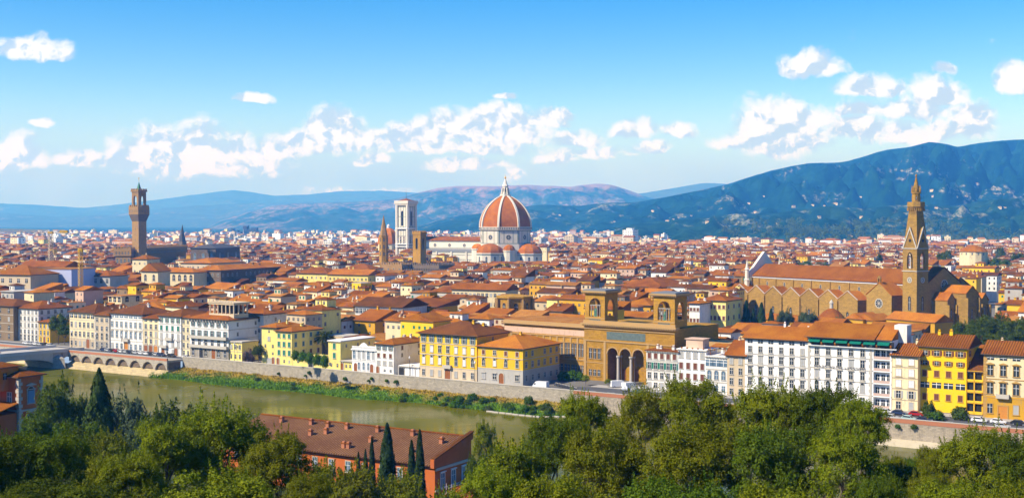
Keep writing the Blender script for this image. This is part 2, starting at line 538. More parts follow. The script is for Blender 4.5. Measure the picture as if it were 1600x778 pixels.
def door(parent, x, y, z, w, h, rz=0.0, arched=True, m=None, trim=None):
    a = MB(); hw = w / 2
    arch = [(hw * math.cos(t), h + hw * math.sin(t)) for t in [math.pi * i / 8 for i in range(1, 8)]] if arched else []
    a.prism_y([(-hw, 0), (hw, 0), (hw, h)] + arch + [(-hw, h)], -.06, -.004, 0)
    a.box(-.03, .03, -.09, -.061, 0, h, 0)
    o = a.build('door', [m or DOOR], parent, (x, y, z), rz)
    f = MB(); s = .3
    f.box(-hw - s, -hw - .002, -.16, -.002, 0, h); f.box(hw + .002, hw + s, -.16, -.002, 0, h)
    if arched:
        o2 = [((hw + s) * math.cos(t), h + (hw + s) * math.sin(t)) for t in [math.pi * i / 8 for i in range(9)]]
        i2 = [(hw * math.cos(t), h + hw * math.sin(t)) for t in [math.pi * i / 8 for i in range(9)]]
        for i in range(8):
            f.prism_y([o2[i], o2[i + 1], i2[i + 1], i2[i]], -.16, -.003)
    else:
        f.box(-hw - s, hw + s, -.16, -.002, h + .002, h + s)
    f.build('frame', [trim or TRIM], o)
    return o

# ------------------------------------------------------------------ roofs
def roof_geo(mb, x0, x1, y0, y1, z, kind, pitch=0.33, ov=0.7, m=0, ms=None, th=0.22):
    """closed roof solid on a plan; kind hip, gable (ridge along x), gabley (ridge along y), shed (rising to y1), flat"""
    X0, X1, Y0, Y1 = x0 - ov, x1 + ov, y0 - ov, y1 + ov
    w, d = X1 - X0, Y1 - Y0
    ms = m if ms is None else ms
    zb, zt = z, z + th
    if kind == 'flat':
        mb.box(X0, X1, Y0, Y1, zb, zt, m)
        return zt
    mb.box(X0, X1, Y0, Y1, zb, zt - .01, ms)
    c = [(X0, Y0, zt), (X1, Y0, zt), (X1, Y1, zt), (X0, Y1, zt)]
    if kind == 'hip':
        if w >= d:
            h = d / 2 * pitch; a = (X0 + d / 2, (Y0 + Y1) / 2, zt + h); b = (X1 - d / 2, (Y0 + Y1) / 2, zt + h)
            if w - d < .01: b = (a[0] + .02, a[1], a[2])
            mb._add(c + [a, b], [(0, 1, 5, 4), (1, 2, 5), (2, 3, 4, 5), (3, 0, 4)], m)
        else:
            h = w / 2 * pitch; a = ((X0 + X1) / 2, Y0 + w / 2, zt + h); b = ((X0 + X1) / 2, Y1 - w / 2, zt + h)
            mb._add(c + [a, b], [(0, 1, 4), (1, 2, 5, 4), (2, 3, 5), (3, 0, 4, 5)], m)
    elif kind == 'gable':
        h = d / 2 * pitch
        a = (X0, (Y0 + Y1) / 2, zt + h); b = (X1, (Y0 + Y1) / 2, zt + h)
        mb._add(c + [a, b], [(0, 1, 5, 4), (2, 3, 4, 5), (1, 2, 5), (3, 0, 4)], m)
    elif kind == 'gabley':
        h = w / 2 * pitch
        a = ((X0 + X1) / 2, Y0, zt + h); b = ((X0 + X1) / 2, Y1, zt + h)
        mb._add(c + [a, b], [(1, 2, 5, 4), (3, 0, 4, 5), (0, 1, 4), (2, 3, 5)], m)
    else:
        h = d * pitch
        a = (X0, Y1, zt + h); b = (X1, Y1, zt + h)
        mb._add(c + [a, b], [(0, 1, 5, 4), (1, 2, 5), (3, 0, 4), (2, 3, 4, 5)], m)
    return zt + h
def chimney_mb(x, y, z, w=.7, h=1.5):
    mb = MB()
    mb.box(x - w / 2, x + w / 2, y - w / 2, y + w / 2, z - 1.2, z + h, 0)
    mb.box(x - w * .68, x + w * .68, y - w * .68, y + w * .68, z + h + .003, z + h + .14, 1)
    mb.box(x - w * .36, x + w * .36, y - w * .36, y + w * .36, z + h + .143, z + h + .4, 0)
    return mb
def crenels(mb, x0, x1, y0, y1, z, h, step, m=0, sides='flrb'):
    t = .6
    def run(a, b, fn):
        n = max(2, int((b - a) / step)); st = (b - a) / n
        for i in range(n):
            fn(a + i * st + st * .22, a + i * st + st * .78)
    if 'f' in sides: run(x0, x1, lambda p, q: mb.box(p, q, y0, y0 + t, z, z + h, m))
    if 'b' in sides: run(x0, x1, lambda p, q: mb.box(p, q, y1 - t, y1, z, z + h, m))
    if 'l' in sides: run(y0 + t, y1 - t, lambda p, q: mb.box(x0, x0 + t, p, q, z, z + h, m))
    if 'r' in sides: run(y0 + t, y1 - t, lambda p, q: mb.box(x1 - t, x1, p, q, z, z + h, m))

# ------------------------------------------------------------------ ground, river, banks
from mathutils import noise as mnoise
def fbm(x, y, z=0.0, o=5):
    return mnoise.fractal(Vector((x, y, z)), 0.9, 2.1, o)

def ground_mat():
    m, t, b = base_mat('paving', 0.9)
    co = t.nodes.new('ShaderNodeTexCoord')
    n = noise(t, co.outputs['Object'], 0.08, 6, 0.6)
    n2 = noise(t, co.outputs['Object'], 1.4, 3, 0.6)
    c = mixc(t, n.outputs[0], (0.13, 0.125, 0.115, 1), (0.20, 0.19, 0.17, 1))
    c = mixc(t, mapr(t, n2.outputs[0], 0.4, 0.8, 0, .4), c, (0.09, 0.085, 0.08, 1))
    t.links.new(c, b.inputs['Base Color'])
    return m
PAVE = ground_mat()
struct(MB().poly([RV.w(-1400, .4, 0), RV.w(1400, .4, 0), RV.w(6000, 3000, 0), (9000, 19500, 0), (-9000, 19500, 0), RV.w(-5000, 3000, 0)]).build('ground', [PAVE]))
struct(MB().poly([(-8600, 4650, .3), (8600, 4650, .3), (8600, 19000, .3), (-8600, 19000, .3)]).build('plain', [plain('plain_fields', (0.030, 0.060, 0.045), 1.0, 0, 0.0, .5, .004)]))
ASPH = plain('asphalt', (0.085, 0.085, 0.088), 0.9, vary=.25, scale=.3)
KERB = plain('pale_kerb', (0.36, 0.34, 0.31), 0.9)
road = MB()
road.poly([RV.w(-420, 1.2, .004), RV.w(-4, 1.2, .004), RV.w(-4, 5.2, .004), RV.w(-420, 5.2, .004)])
road.poly([RV.w(-4, 1.2, .005), RV.w(420, 1.2, .005), RV.w(420, 17.5, .005), RV.w(22, 17.5, .005), RV.w(-4, 5.2, .005)])
struct(road.build('road', [ASPH]))
pv = MB()
pv.box(-420, -6, 5.2, 6.8, -.2, .12)
pv.box(20, 420, 17.6, 22.5, -.2, .12)
struct(pv.build('pavement', [KERB], None, RV.w(0, 0), RV.th))
rm = MB()
for i in range(60):
    rm.box(-4 + i * 7, -1 + i * 7, 8.6, 8.75, .006, .012)
struct(rm.build('road_marking', [WHITE_P], None, RV.w(0, 0), RV.th))

def water_mat():
    m, t, b = base_mat('river_water', 0.10)
    co = t.nodes.new('ShaderNodeTexCoord')
    n = noise(t, co.outputs['Object'], 0.018, 4, 0.55)
    n2 = noise(t, co.outputs['Object'], 1.6, 3, 0.6)
    c = mixc(t, mapr(t, n.outputs[0], .35, .68, 0, 1), (0.080, 0.084, 0.0, 1), (0.125, 0.118, 0.001, 1))
    t.links.new(c, b.inputs['Base Color'])
    b.inputs['IOR'].default_value = 1.33
    b.inputs['Specular IOR Level'].default_value = 0.12
    t.links.new(mapr(t, noise(t, co.outputs['Object'], 0.03, 3).outputs[0], .4, .62, .10, .30), b.inputs['Roughness'])
    bp = t.nodes.new('ShaderNodeBump'); bp.inputs['Strength'].default_value = 0.35; bp.inputs['Distance'].default_value = 0.05
    t.links.new(n2.outputs[0], bp.inputs['Height']); t.links.new(bp.outputs[0], b.inputs['Normal'])
    b.inputs['Specular IOR Level'].default_value = 0.0
    gl = t.nodes.new('ShaderNodeBsdfGlossy'); gl.inputs['Roughness'].default_value = 0.08
    t.links.new(bp.outputs[0], gl.inputs['Normal'])
    mx = t.nodes.new('ShaderNodeMixShader')
    t.links.new(mapr(t, noise(t, co.outputs['Object'], 0.022, 4).outputs[0], .40, .66, .12, .40), mx.inputs[0])
    t.links.new(b.outputs[0], mx.inputs[1]); t.links.new(gl.outputs[0], mx.inputs[2])
    t.links.new(mx.outputs[0], t.nodes['Material Output'].inputs['Surface'])
    return m
WZ = -6.2
struct(MB().poly([(-700, -145, WZ), (700, -145, WZ), (700, .6, WZ), (-700, .6, WZ)]).build('river', [water_mat()], None, RV.w(0, 0), RV.th))

def hill_z(X, Y):
    v = (X - RV.o[0]) * -RV.s + (Y - RV.o[1]) * RV.c
    t = (X - RV.o[0]) * RV.c + (Y - RV.o[1]) * RV.s
    if v > -127: z = -7.6
    elif v > -131: z = -7.6 + (-127 - v) / 4 * 7.0
    elif v > -172: z = -0.6 + (-131 - v) / 41 * .8
    else: z = 0.2 + min(-172 - v, 165) * 0.272
    return z
def soil_mat():
    m, t, b = base_mat('hillside_soil', 0.95)
    co = t.nodes.new('ShaderNodeTexCoord')
    n = noise(t, co.outputs['Object'], 0.2, 6, 0.65)
    c = mixc(t, mapr(t, n.outputs[0], .35, .65, 0, 1), (0.030, 0.050, 0.014, 1), (0.085, 0.085, 0.030, 1))
    t.links.new(c, b.inputs['Base Color'])
    return m
hb = MB()
nx, ny = 60, 90
for j in range(ny + 1):
    for i in range(nx + 1):
        X, Y = -260 + 520 * i / nx, -50 + 420 * j / ny
        hb.v.append((X, Y, hill_z(X, Y) + (fbm(X * .05, Y * .05) * .8 if hill_z(X, Y) > 1 and math.hypot(X, Y) > 15 else 0)))
for j in range(ny):
    for i in range(nx):
        a = j * (nx + 1) + i
        hb.f.append((a, a + 1, a + nx + 2, a + nx + 1)); hb.m.append(0)
struct(hb.build('hillside', [soil_mat()], smooth=True))

# ---- river wall of grey stone (from the quay to the square), with a coping
WALLST = wall('river_wall_stone', (0.40, 0.36, 0.29), (0.24, 0.19, 0.10), 0.6, 0.5, 0.2)
RUBBLE = wall('rubble_stone', (0.36, 0.31, 0.24), (0.12, 0.10, 0.07), 0.6, 0.45, 0.25)
BRICK = wall('parapet_brick', (0.42, 0.17, 0.09), (0.28, 0.13, 0.08), 0.3, 0.0, 0.12)
TQ0 = RV.at(285, 0)          # where the arched quay ends
TSQ = RV.at(896, 0)          # where the brick parapet starts
o = MB().box(TQ0, TSQ, .0, .9, WZ - 1.5, .92).build('embankment_wall', [WALLST], None, RV.w(0, 0), RV.th)
tag(o, 'long grey stone embankment wall above the strip of river grass', 'wall')
MB().box(TQ0, TSQ, -.12, 1.0, .923, 1.1).build('coping', [TRIM], o)
o = MB().box(TSQ + .01, 420, .0, .9, WZ - 1.5, -.1).build('embankment_wall', [RUBBLE], None, RV.w(0, 0), RV.th)
tag(o, 'rubble stone embankment wall under the red brick parapet and parked cars', 'wall')
MB().box(TSQ + .01, 420, -.08, .55, -.097, 1.05).build('parapet', [BRICK], o)
MB().box(TSQ + .01, 420, -.14, .62, 1.053, 1.18).build('coping', [TRIM], o)
o = MB().prism_x([(-3.4, WZ - 1), (-.02, WZ - 1), (-.02, WZ + 1.6), (-2.6, WZ + .9)], TSQ + 60, 420).build('footing', [wall('footing_stone', (0.5, 0.43, 0.30))], o)

# ---- arched quay beside the bridge
TB1 = RV.at(131, 0); TB0 = TB1 - 19
def quay(name, a, b, label, n):
    w = (b - a)
    m = MB()
    m.box(a, b, -8, -.01, -.75, -.02, 0)
    st = w / n
    m.archwall(a, b, -3.6, -.753, -8, -7.3, [(a + st * (i + .5), st * .9, -3.6, -.95 - st * .45) for i in range(n)], 0, 8)
    o = m.build(name, [WALLST], None, RV.w(0, 0), RV.th)
    tag(o, label, 'quay')
    MB().box(a, b, -8.06, -7.5, -.017, .92).build('parapet', [BRICK], o)
    MB().box(a, b, -8.12, -7.44, .923, 1.05).build('coping', [TRIM], o)
    MB().prism_x([(-14.2, WZ - 1), (-.02, WZ - 1), (-.02, -3.62), (-6.4, -3.62)], a, b).build('battered_wall', [wall('quay_lower_stone', (0.50, 0.40, 0.22), course=.6)], o)
    MB().box(a, b, -7.2, -1, -3.6, -.76).build('back_wall', [STONE_DARK_SHADE], o)  # dark tone stands in for the shadow under the arches
    return o
quay('river_quay', TB1 + .5, TQ0, 'arched stone quay with red brick parapet between the bridge and the grass bank', 8)
quay('river_quay', TB0 - 70, TB0 - .5, 'stretch of arched stone quay beyond the bridge, partly cut by the photo edge', 13)

# ---- bridge: a flat concrete and stone span
def bridge():
    o = thing('bridge', 'pale stone road bridge with shallow arches and a cutwater pier', 'bridge', RV.w(TB0, 0), RV.th)
    w = TB1 - TB0
    piers = [-13, -55, -97, -128]
    m = MB()
    top = lambda s: .35 + 1.0 * math.sin(math.pi * min(1, s / 128))
    k = 14
    spans = [(0, 11)] + [(-piers[i] + 2.5, -piers[i + 1] - 2.5) for i in range(3)]
    for a, b in spans:
        for i in range(k):
            s0, s1 = a + (b - a) * i / k, a + (b - a) * (i + 1) / k
            def under(s):
                u = (s - a) / (b - a) * 2 - 1
                return -1.3 - (3.4 if b - a > 20 else 2.5) * (1 - math.sqrt(max(0, 1 - u * u * .96)))
            m.hexa([(0, -s1, under(s1)), (w, -s1, under(s1)), (w, -s0, under(s0)), (0, -s0, under(s0)),
                    (0, -s1, top(s1)), (w, -s1, top(s1)), (w, -s0, top(s0)), (0, -s0, top(s0))])
    m.build('span', [wall('bridge_concrete', (0.46, 0.43, 0.38), vary=.06)], o)
    for p in piers:
        q = MB()
        q.box(-.0, w, p - 2.5, p + 2.5, WZ - 1, top(-p) - .05)
        q._add([(w + .01, p - 2.5, WZ - 1), (w + 5, p, WZ - 1), (w + .01, p + 2.5, WZ - 1), (w + .01, p - 2.5, -1.6), (w + 4.2, p, -2.0), (w + .01, p + 2.5, -1.6), (w + .01, p, -.6)],
               [(0, 1, 4, 3), (1, 2, 5, 4), (3, 4, 6), (4, 5, 6), (2, 1, 0)], 0)
        q.build('pier', [STONE_GREY], o)
    for x0, x1, nm in ((-.25, .2, 0), (w - .2, w + .25, 1)):
        q = MB()
        for i in range(32):
            s0, s1 = 128 * i / 32, 128 * (i + 1) / 32
            q.hexa([(x0, -s1, top(s1) - .35), (x1, -s1, top(s1) - .35), (x1, -s0, top(s0) - .35), (x0, -s0, top(s0) - .35),
                    (x0, -s1, top(s1) + 1), (x1, -s1, top(s1) + 1), (x1, -s0, top(s0) + 1), (x0, -s0, top(s0) + 1)])
        q.build('parapet', [plain('bridge_parapet', (0.47, 0.46, 0.45))], o)
    return o
bridge()

# ---- grass bank
def bank_mat():
    m, t, b = base_mat('bank_grass', 0.95)
    co = t.nodes.new('ShaderNodeTexCoord')
    se = t.nodes.new('ShaderNodeSeparateXYZ'); t.links.new(co.outputs['Object'], se.inputs[0])
    n = noise(t, co.outputs['Object'], 0.12, 5, 0.6)
    n2 = noise(t, co.outputs['Object'], 0.9, 4, 0.6)
    f = mth(t, 'ADD', mth(t, 'MULTIPLY', mth(t, 'ADD', se.outputs[1], 9.5), 0.13), mth(t, 'MULTIPLY', mth(t, 'SUBTRACT', n.outputs[0], .5), 3.2))
    c = mixc(t, mapr(t, f, .1, .9, 0, 1), (0.11, 0.21, 0.010, 1), (0.42, 0.29, 0.045, 1))
    c = mixc(t, mapr(t, n2.outputs[0], .5, .7, 0, .7), c, (0.08, 0.14, 0.012, 1))
    t.links.new(c, b.inputs['Base Color'])
    return m
BANKM = bank_mat()
bk = MB()
TG0, TG1 = RV.at(222, -9), RV.at(905, -8)
nt_, nv_ = 160, 10
def bank_edge(t):
    u = (t - TG0) / (TG1 - TG0)
    return -max(1.2, 13.5 + 2.0 * fbm(t * .03, 3.1) - 5 * max(0, math.sin(u * 3.14) * math.exp(-((u - .72) / .12) ** 2)) - 14 * max(0, 1 - u / .05) ** 2 - 9 * max(0, (u - .94) / .06))
def bank_z(t, v):
    e = bank_edge(t)
    s = max(0.0, min(1.2, v / e))
    return -3.4 - 2.9 * s ** 1.3 + .35 * fbm(t * .25, v * .3)
for i in range(nt_ + 1):
    t = TG0 - 4 + (TG1 - TG0 + 8) * i / nt_
    for j in range(nv_ + 1):
        v = -.05 + (bank_edge(t) * 1.15) * j / nv_
        bk.v.append((t, v, bank_z(t, v)))
for i in range(nt_):
    for j in range(nv_):
        a = i * (nv_ + 1) + j
        bk.f.append((a, a + 1, a + nv_ + 2, a + nv_ + 1)); bk.m.append(0)
struct(bk.build('riverbank', [BANKM], None, RV.w(0, 0), RV.th, True))
gb = MB()
for i in range(26000):
    t = rng.uniform(TG0, TG1); u = rng.random()
    v = bank_edge(t) * (u * .97 + .02)
    h = rng.uniform(.3, .85) * (1.35 if u > .8 else 1) * (.6 + .8 * abs(fbm(t * .1, v * .1)))
    z = bank_z(t, v); a = rng.uniform(0, math.pi); r = rng.uniform(.12, .32); dx, dy = r * math.cos(a), r * math.sin(a)
    lx, ly = rng.uniform(-.3, .3), rng.uniform(-.3, .3)
    gb._add([(t - dx, v - dy, z - .05), (t + dx, v + dy, z - .05), (t + lx, v + ly, z + h)], [(0, 1, 2)], 0)
struct(gb.build('river_grass', [BANKM], None, RV.w(0, 0), RV.th), 'stuff')
sl = MB()
for i in range(12):
    t = TG1 - 2 - i * 2.6
    sl.box(t - 1.2, t + 1.1, bank_edge(t) - .8, bank_edge(t) - .1, WZ - .5, WZ + .32)
struct(sl.build('pale_stone_edge', [TRIM], None, RV.w(0, 0), RV.th))

# ------------------------------------------------------------------ hills
def hill_mat(name, forest, forest2, field, amt, top=None, zfield=(0, 300), sc=1.0):
    m, t, b = base_mat(name, 1.0)
    b.inputs['Specular IOR Level'].default_value = 0.0
    co = t.nodes.new('ShaderNodeTexCoord')
    se = t.nodes.new('ShaderNodeSeparateXYZ'); t.links.new(co.outputs['Object'], se.inputs[0])
    mp = t.nodes.new('ShaderNodeMapping'); mp.inputs['Scale'].default_value = (1, .45, 1.6)
    t.links.new(co.outputs['Object'], mp.inputs[0])
    n = noise(t, mp.outputs[0], 0.0021 * sc, 6, 0.6)
    n2 = noise(t, mp.outputs[0], 0.012 * sc, 6, 0.65)
    n3 = noise(t, mp.outputs[0], 0.05 * sc, 5, 0.8)
    c = mixc(t, mapr(t, mth(t, 'ADD', mth(t, 'MULTIPLY', n2.outputs[0], .6), mth(t, 'MULTIPLY', n3.outputs[0], .4)), .4, .62, 0, 1), rgba(forest), rgba(forest2))
    zf = mth(t, 'MULTIPLY', mapr(t, se.outputs[2], zfield[0] - 30, zfield[0] + 20, 0, 1), mapr(t, se.outputs[2], zfield[1] - 60, zfield[1] + 60, 1, 0))
    ff = mth(t, 'ADD', mth(t, 'MULTIPLY', n.outputs[0], .5), mth(t, 'MULTIPLY', n2.outputs[0], .5))
    f = mth(t, 'MULTIPLY', mapr(t, ff, .60 - amt, .66 - amt, 0, 1), zf)
    fc = mixc(t, mapr(t, n3.outputs[0], .42, .6, 0, 1), rgba(field), rgba(forest2))
    c = mixc(t, f, c, fc)
    if top:
        tf = mapr(t, mth(t, 'ADD', se.outputs[2], mth(t, 'MULTIPLY', mth(t, 'SUBTRACT', n2.outputs[0], .5), 420)), top[1] - 60, top[1] + 60, 0, 1)
        c = mixc(t, tf, c, rgba(top[0]))
    t.links.new(c, b.inputs['Base Color'])
    return m
def ridge(name, pts, Y, Yf, mat, amp=.25, seed=0.0, ny=48, step=6, freq=9.0, shape=1.0):
    pts = sorted(pts)
    xs = [p[0] for p in pts]; ys = [p[1] for p in pts]
    pxs = np.arange(xs[0], xs[-1] + .1, step)
    pys = np.interp(pxs, xs, ys)
    k = np.array([1, 2, 1]) / 4.0
    pys = np.convolve(np.pad(pys, 1, mode='edge'), k, mode='valid')
    nb = 6
    m = MB()
    n = len(pxs)
    for j in range(ny + nb + 1):
        for i in range(n):
            px = pxs[i]
            top = zp(pys[i] - .5 * fbm(px * .08, seed), Y)
            if j <= ny:
                s = j / ny
                yy = Yf + (Y - Yf) * s
                prof = s ** shape * (1.25 - .25 * s)
                nz = fbm(px / 1600 * freq * 2.2, s * freq * .8 + seed, seed) * amp * (s * (1 - s) * 4) ** .8
                z = top * max(0, prof + nz * .8) - 3 * (1 - s)
                z = min(z, CAMZ + (top - CAMZ) * (yy / Y) * .985) if j < ny and top > CAMZ else z
            else:
                s = (j - ny) / nb
                yy = Y + (Y - Yf) * .35 * s
                z = top * (1 - s) - 4 * s
            m.v.append((xp(px, yy, 0), yy, z))
    for j in range(ny + nb):
        for i in range(n - 1):
            a = j * n + i
            m.f.append((a, a + 1, a + n + 1, a + n)); m.m.append(0)
    o = m.build(name, [mat], smooth=True)
    return struct(o)
FAR = hill_mat('far_hill', (0.05, 0.075, 0.05), (0.08, 0.10, 0.06), (0.2, 0.18, 0.12), .05)
MID = hill_mat('middle_hill', (0.015, 0.05, 0.04), (0.05, 0.08, 0.06), (0.22, 0.17, 0.14), .12, ((0.27, 0.18, 0.15), 330), (0, 260), .6)
NEARH = hill_mat('near_hill', (0.002, 0.018, 0.020), (0.010, 0.046, 0.036), (0.34, 0.30, 0.21), .05, None, (60, 330), 1.5)  # woods tinted towards blue, painting in some of the distance haze
FOOT = hill_mat('foot_hill', (0.003, 0.022, 0.018), (0.018, 0.058, 0.034), (0.24, 0.23, 0.15), .065, None, (30, 240), 1.5)
ridge('hills', [(-120, 318), (0, 318), (60, 320), (130, 325), (200, 318), (270, 309), (330, 301), (365, 297), (390, 300), (430, 306), (480, 304), (530, 299), (600, 298), (660, 302), (760, 312), (900, 320)], 17500, 14500, FAR, .12, 1.3)
ridge('hills', [(-120, 330), (0, 332), (80, 338), (170, 336), (230, 329), (300, 322), (380, 318), (470, 317), (560, 314), (660, 318), (760, 330)], 14800, 12200, FAR, .15, 4.3)
ridge('hills', [(960, 320), (985, 304), (1010, 301), (1040, 296), (1075, 290), (1100, 286), (1130, 287), (1160, 292), (1300, 312)], 14600, 11500, FAR, .2, 2.2)
ridge('hills', [(300, 366), (322, 356), (345, 345), (370, 337), (400, 328), (423, 322), (460, 318), (500, 317), (560, 316), (618, 311), (647, 303), (683, 294), (708, 291), (745, 291), (780, 291), (820, 289), (845, 290), (890, 292), (920, 288), (942, 287), (960, 290), (985, 298), (1005, 306), (1040, 316), (1120, 330)], 11800, 7600, MID, .3, 7.7, 60, 5, 12)
ridge('hills', [(620, 366), (655, 353), (683, 344), (721, 336), (755, 333), (790, 328), (826, 322), (851, 320), (903, 322), (944, 317), (995, 316), (1060, 312), (1130, 312), (1250, 330)], 6900, 4600, FOOT, .3, 5.1, 50, 5, 12)
ridge('hills', [(900, 352), (940, 335), (985, 318), (1050, 306), (1100, 296), (1140, 287), (1170, 277), (1200, 268), (1235, 260), (1264, 255), (1300, 254.5), (1320, 253), (1345, 246), (1360, 241), (1385, 234), (1420, 230), (1450, 222), (1472, 224), (1495, 230), (1520, 225), (1560, 220), (1600, 218), (1720, 214)], 6400, 4100, NEARH, .5, 9.9, 90, 5, 15, .9)

ridge('hills', [(960, 356), (1010, 347), (1080, 342), (1150, 334), (1215, 333), (1290, 322), (1350, 326), (1420, 318), (1490, 322), (1550, 312), (1640, 306)], 4300, 2900, FOOT, .5, 15.1, 50, 5, 16)
# ---- the summer air between here and the hills
hz = bpy.data.materials.new('summer_haze')
hz.use_nodes = True
hz.node_tree.nodes.clear()
pvn = hz.node_tree.nodes.new('ShaderNodeVolumePrincipled')
pvn.inputs['Color'].default_value = (0.07, 0.37, 1.0, 1)
pvn.inputs['Absorption Color'].default_value = (1, 1, 1, 1)
pvn.inputs['Density'].default_value = 1.2e-4
pvn.inputs['Anisotropy'].default_value = 0.0
ho = hz.node_tree.nodes.new('ShaderNodeOutputMaterial')
hz.node_tree.links.new(pvn.outputs[0], ho.inputs['Volume'])
struct(MB().box(-12000, 12000, -250, 20500, -12, 700).build('haze', [hz]), 'stuff')

# ------------------------------------------------------------------ the palaces along the embankment
SKY = np.full(1700, 900.0)        # for every photo column the highest roof built so far (used to leave out hidden houses)
EVENTS = []
BLOCKED = []                      # plan discs and boxes where no common house may stand
def block_box(fr, x0, x1, y0, y1, pad=1.0):
    BLOCKED.append((fr, x0 - pad, x1 + pad, y0 - pad, y1 + pad))
def raise_skyline(pts):
    q = [proj(*p) for p in pts]
    a, b = int(max(0, min(p[0] for p in q))), int(min(1699, max(p[0] for p in q)))
    t = sum(sorted(p[1] for p in q)[:max(1, len(q) // 2)]) / max(1, len(q) // 2)
    if b > a:
        EVENTS.append((min(p[1] for p in pts), a, b, t))

def palazzo(label, px0, px1, v, eave, D, wm, rows, cols, roof='hip', pitch=.31, rm=0, side=0, side_rows=None, base=None, base_h=0, name='palazzo',
            fr=None, zb=0.0, doors=(), trim=None, ov=.8, strings=True, margin=.0, pane=None, cat='palace', side_cols_style=None, skip=(), lside=0, chim=2, quoins=False, group=None, weights=None, cornice=True, side_doors=()):
    fr = fr or RV
    t0, t1 = fr.at(px0, v, 8), fr.at(px1, v, 8)
    Wd = t1 - t0
    o0 = fr.w(t0, v)
    H = eave if eave < 60 else zp(eave, o0.y) - zb
    wmat = WALLS[wm] if isinstance(wm, str) else wm
    trim = trim or TRIM
    root = thing(name, label, cat, (o0.x, o0.y, zb), fr.th, group)
    m = MB().box(0, Wd, 0, D, -.3, H, 0)
    m.build('wall', [wmat], root)
    n = len(rows)
    wts = weights or [1] * n
    hs_ = [H * w / sum(wts) for w in wts]
    zs = [sum(hs_[:i]) for i in range(n)]
    if base:
        bh = base_h or zs[1]
        MB().box(-.06, Wd + .06, -.06, D, -.3, bh, 0).build('base', [base if not isinstance(base, str) else WALLS[base]], root)
        yb = -.06
    else:
        bh = 0; yb = 0
    if strings:
        t = MB()
        for i in range(1, n):
            if hs_[i] > 2:
                t.box(-.1, Wd + .1, -.14, -.062, zs[i] - .12, zs[i] + .1)
                if side: t.box(Wd + .062, Wd + .14, -.06, D - .02, zs[i] - .12, zs[i] + .1)
        if quoins:
            k = int(H / .9)
            for i in range(k):
                w = .9 if i % 2 else .6
                t.box(-.09, w, -.1, -.063, i * H / k + .03, (i + 1) * H / k - .03); t.box(Wd - w, Wd + .09, -.1, -.063, i * H / k + .03, (i + 1) * H / k - .03)
        if t.f:
            t.build('string_course', [trim], root)
    if cornice:
        c = MB()
        c.box(-.35, Wd + .35, -.4, D + .2, H - .28, H - .02)
        for i in range(int(Wd / .9)):
            c.box(.2 + i * .9, .5 + i * .9, -.62, -.41, H - .3, H - .04)
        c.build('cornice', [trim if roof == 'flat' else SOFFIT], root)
    # windows: a row is (style, width, height[, shutter][, number of columns])
    nside = side_rows or rows
    for i, rw in enumerate(rows):
        if rw is None:
            continue
        st, w, h = rw[:3]; sh = SHUT.get(rw[3]) if len(rw) > 3 and rw[3] else None
        nc = rw[4] if len(rw) > 4 else cols
        for k in range(nc):
            if (i, k) in skip: continue
            x = margin + (Wd - 2 * margin) * (k + .5) / nc
            st, w, h = rw[:3]; sh = SHUT.get(rw[3]) if len(rw) > 3 and rw[3] else None
            if 's' not in st and 'o' not in st and w < 1.5 and rng.random() < (.5 if sh else .13):
                st, sh = st + 's', sh or SHUT['grey']
            z = zs[i] + max(.25, (hs_[i] - h) * .46)
            if any(abs(x - dx * Wd) < dw * .5 + w * .5 + .2 and i == 0 for dx, dw, *_ in doors): continue
            window(root, x, yb if z < bh else 0, z, 0, st, w, h, pane, trim, sh)
    if side or lside:
        for i, rw in enumerate(nside):
            if rw is None: continue
            st, w, h = rw[:3]; sh = SHUT.get(rw[3]) if len(rw) > 3 and rw[3] else None
            for (nn, xx, rz) in ((side, Wd, R(90)), (lside, 0, R(-90))):
                for k in range(nn):
                    if rng.random() < .06 and wm != 'white': continue
                    y = D * (k + .5) / nn
                    z = zs[i] + max(.25, (hs_[i] - h) * .46)
                    window(root, xx + (0 if z >= bh else (.06 if rz > 0 else -.06)), y, z, rz, st, w, h, pane, trim, sh)
    for dx, dw, dh, *rest in doors:
        door(root, dx * Wd, yb, 0.02, dw, dh, 0, (rest[0] if rest else True), (rest[1] if len(rest) > 1 else DOOR), trim)
    r = MB()
    zt = roof_geo(r, 0, Wd, 0, D, H, roof, pitch, ov, 0, 1)
    ro = r.build('roof', [TILE[rm] if isinstance(rm, int) else rm, SOFFIT if roof != 'flat' else TRIM], root)
    for i in range(chim):
        x, y = rng.uniform(.15, .85) * Wd, D * rng.uniform(.45, .7)
        zz = H + (min(x, Wd - x, D - y, y) + ov) * pitch if roof == 'hip' else H + (min(y, D - y) + ov) * pitch if roof == 'gable' else H
        chimney_mb(x, y, zz, rng.uniform(.6, 1.0), rng.uniform(.9, 1.6)).build('chimney', [wmat, TILE[1]], ro)
    block_box(fr, t0, t1, v, v + D)
    raise_skyline([fr.w(x, v + y, zb + H) for x in (t0, t1) for y in (0, D * .3)])
    root['W'] = Wd; root['H'] = H
    return root, Wd, H, zs

V1, V2 = 6.6, 22.3
bal = lambda root, x0, x1, z, dep=1.0, m=None: MB().box(x0, x1, -dep, -.003, z - .25, z).box(x0, x1, -dep, -dep + .1, z + .003, z + .95).box(x0, x0 + .1, -dep + .103, -.003, z + .003, z + .95).box(x1 - .1, x1, -dep + .103, -.003, z + .003, z + .95).build('balcony', [m or TRIM], root)

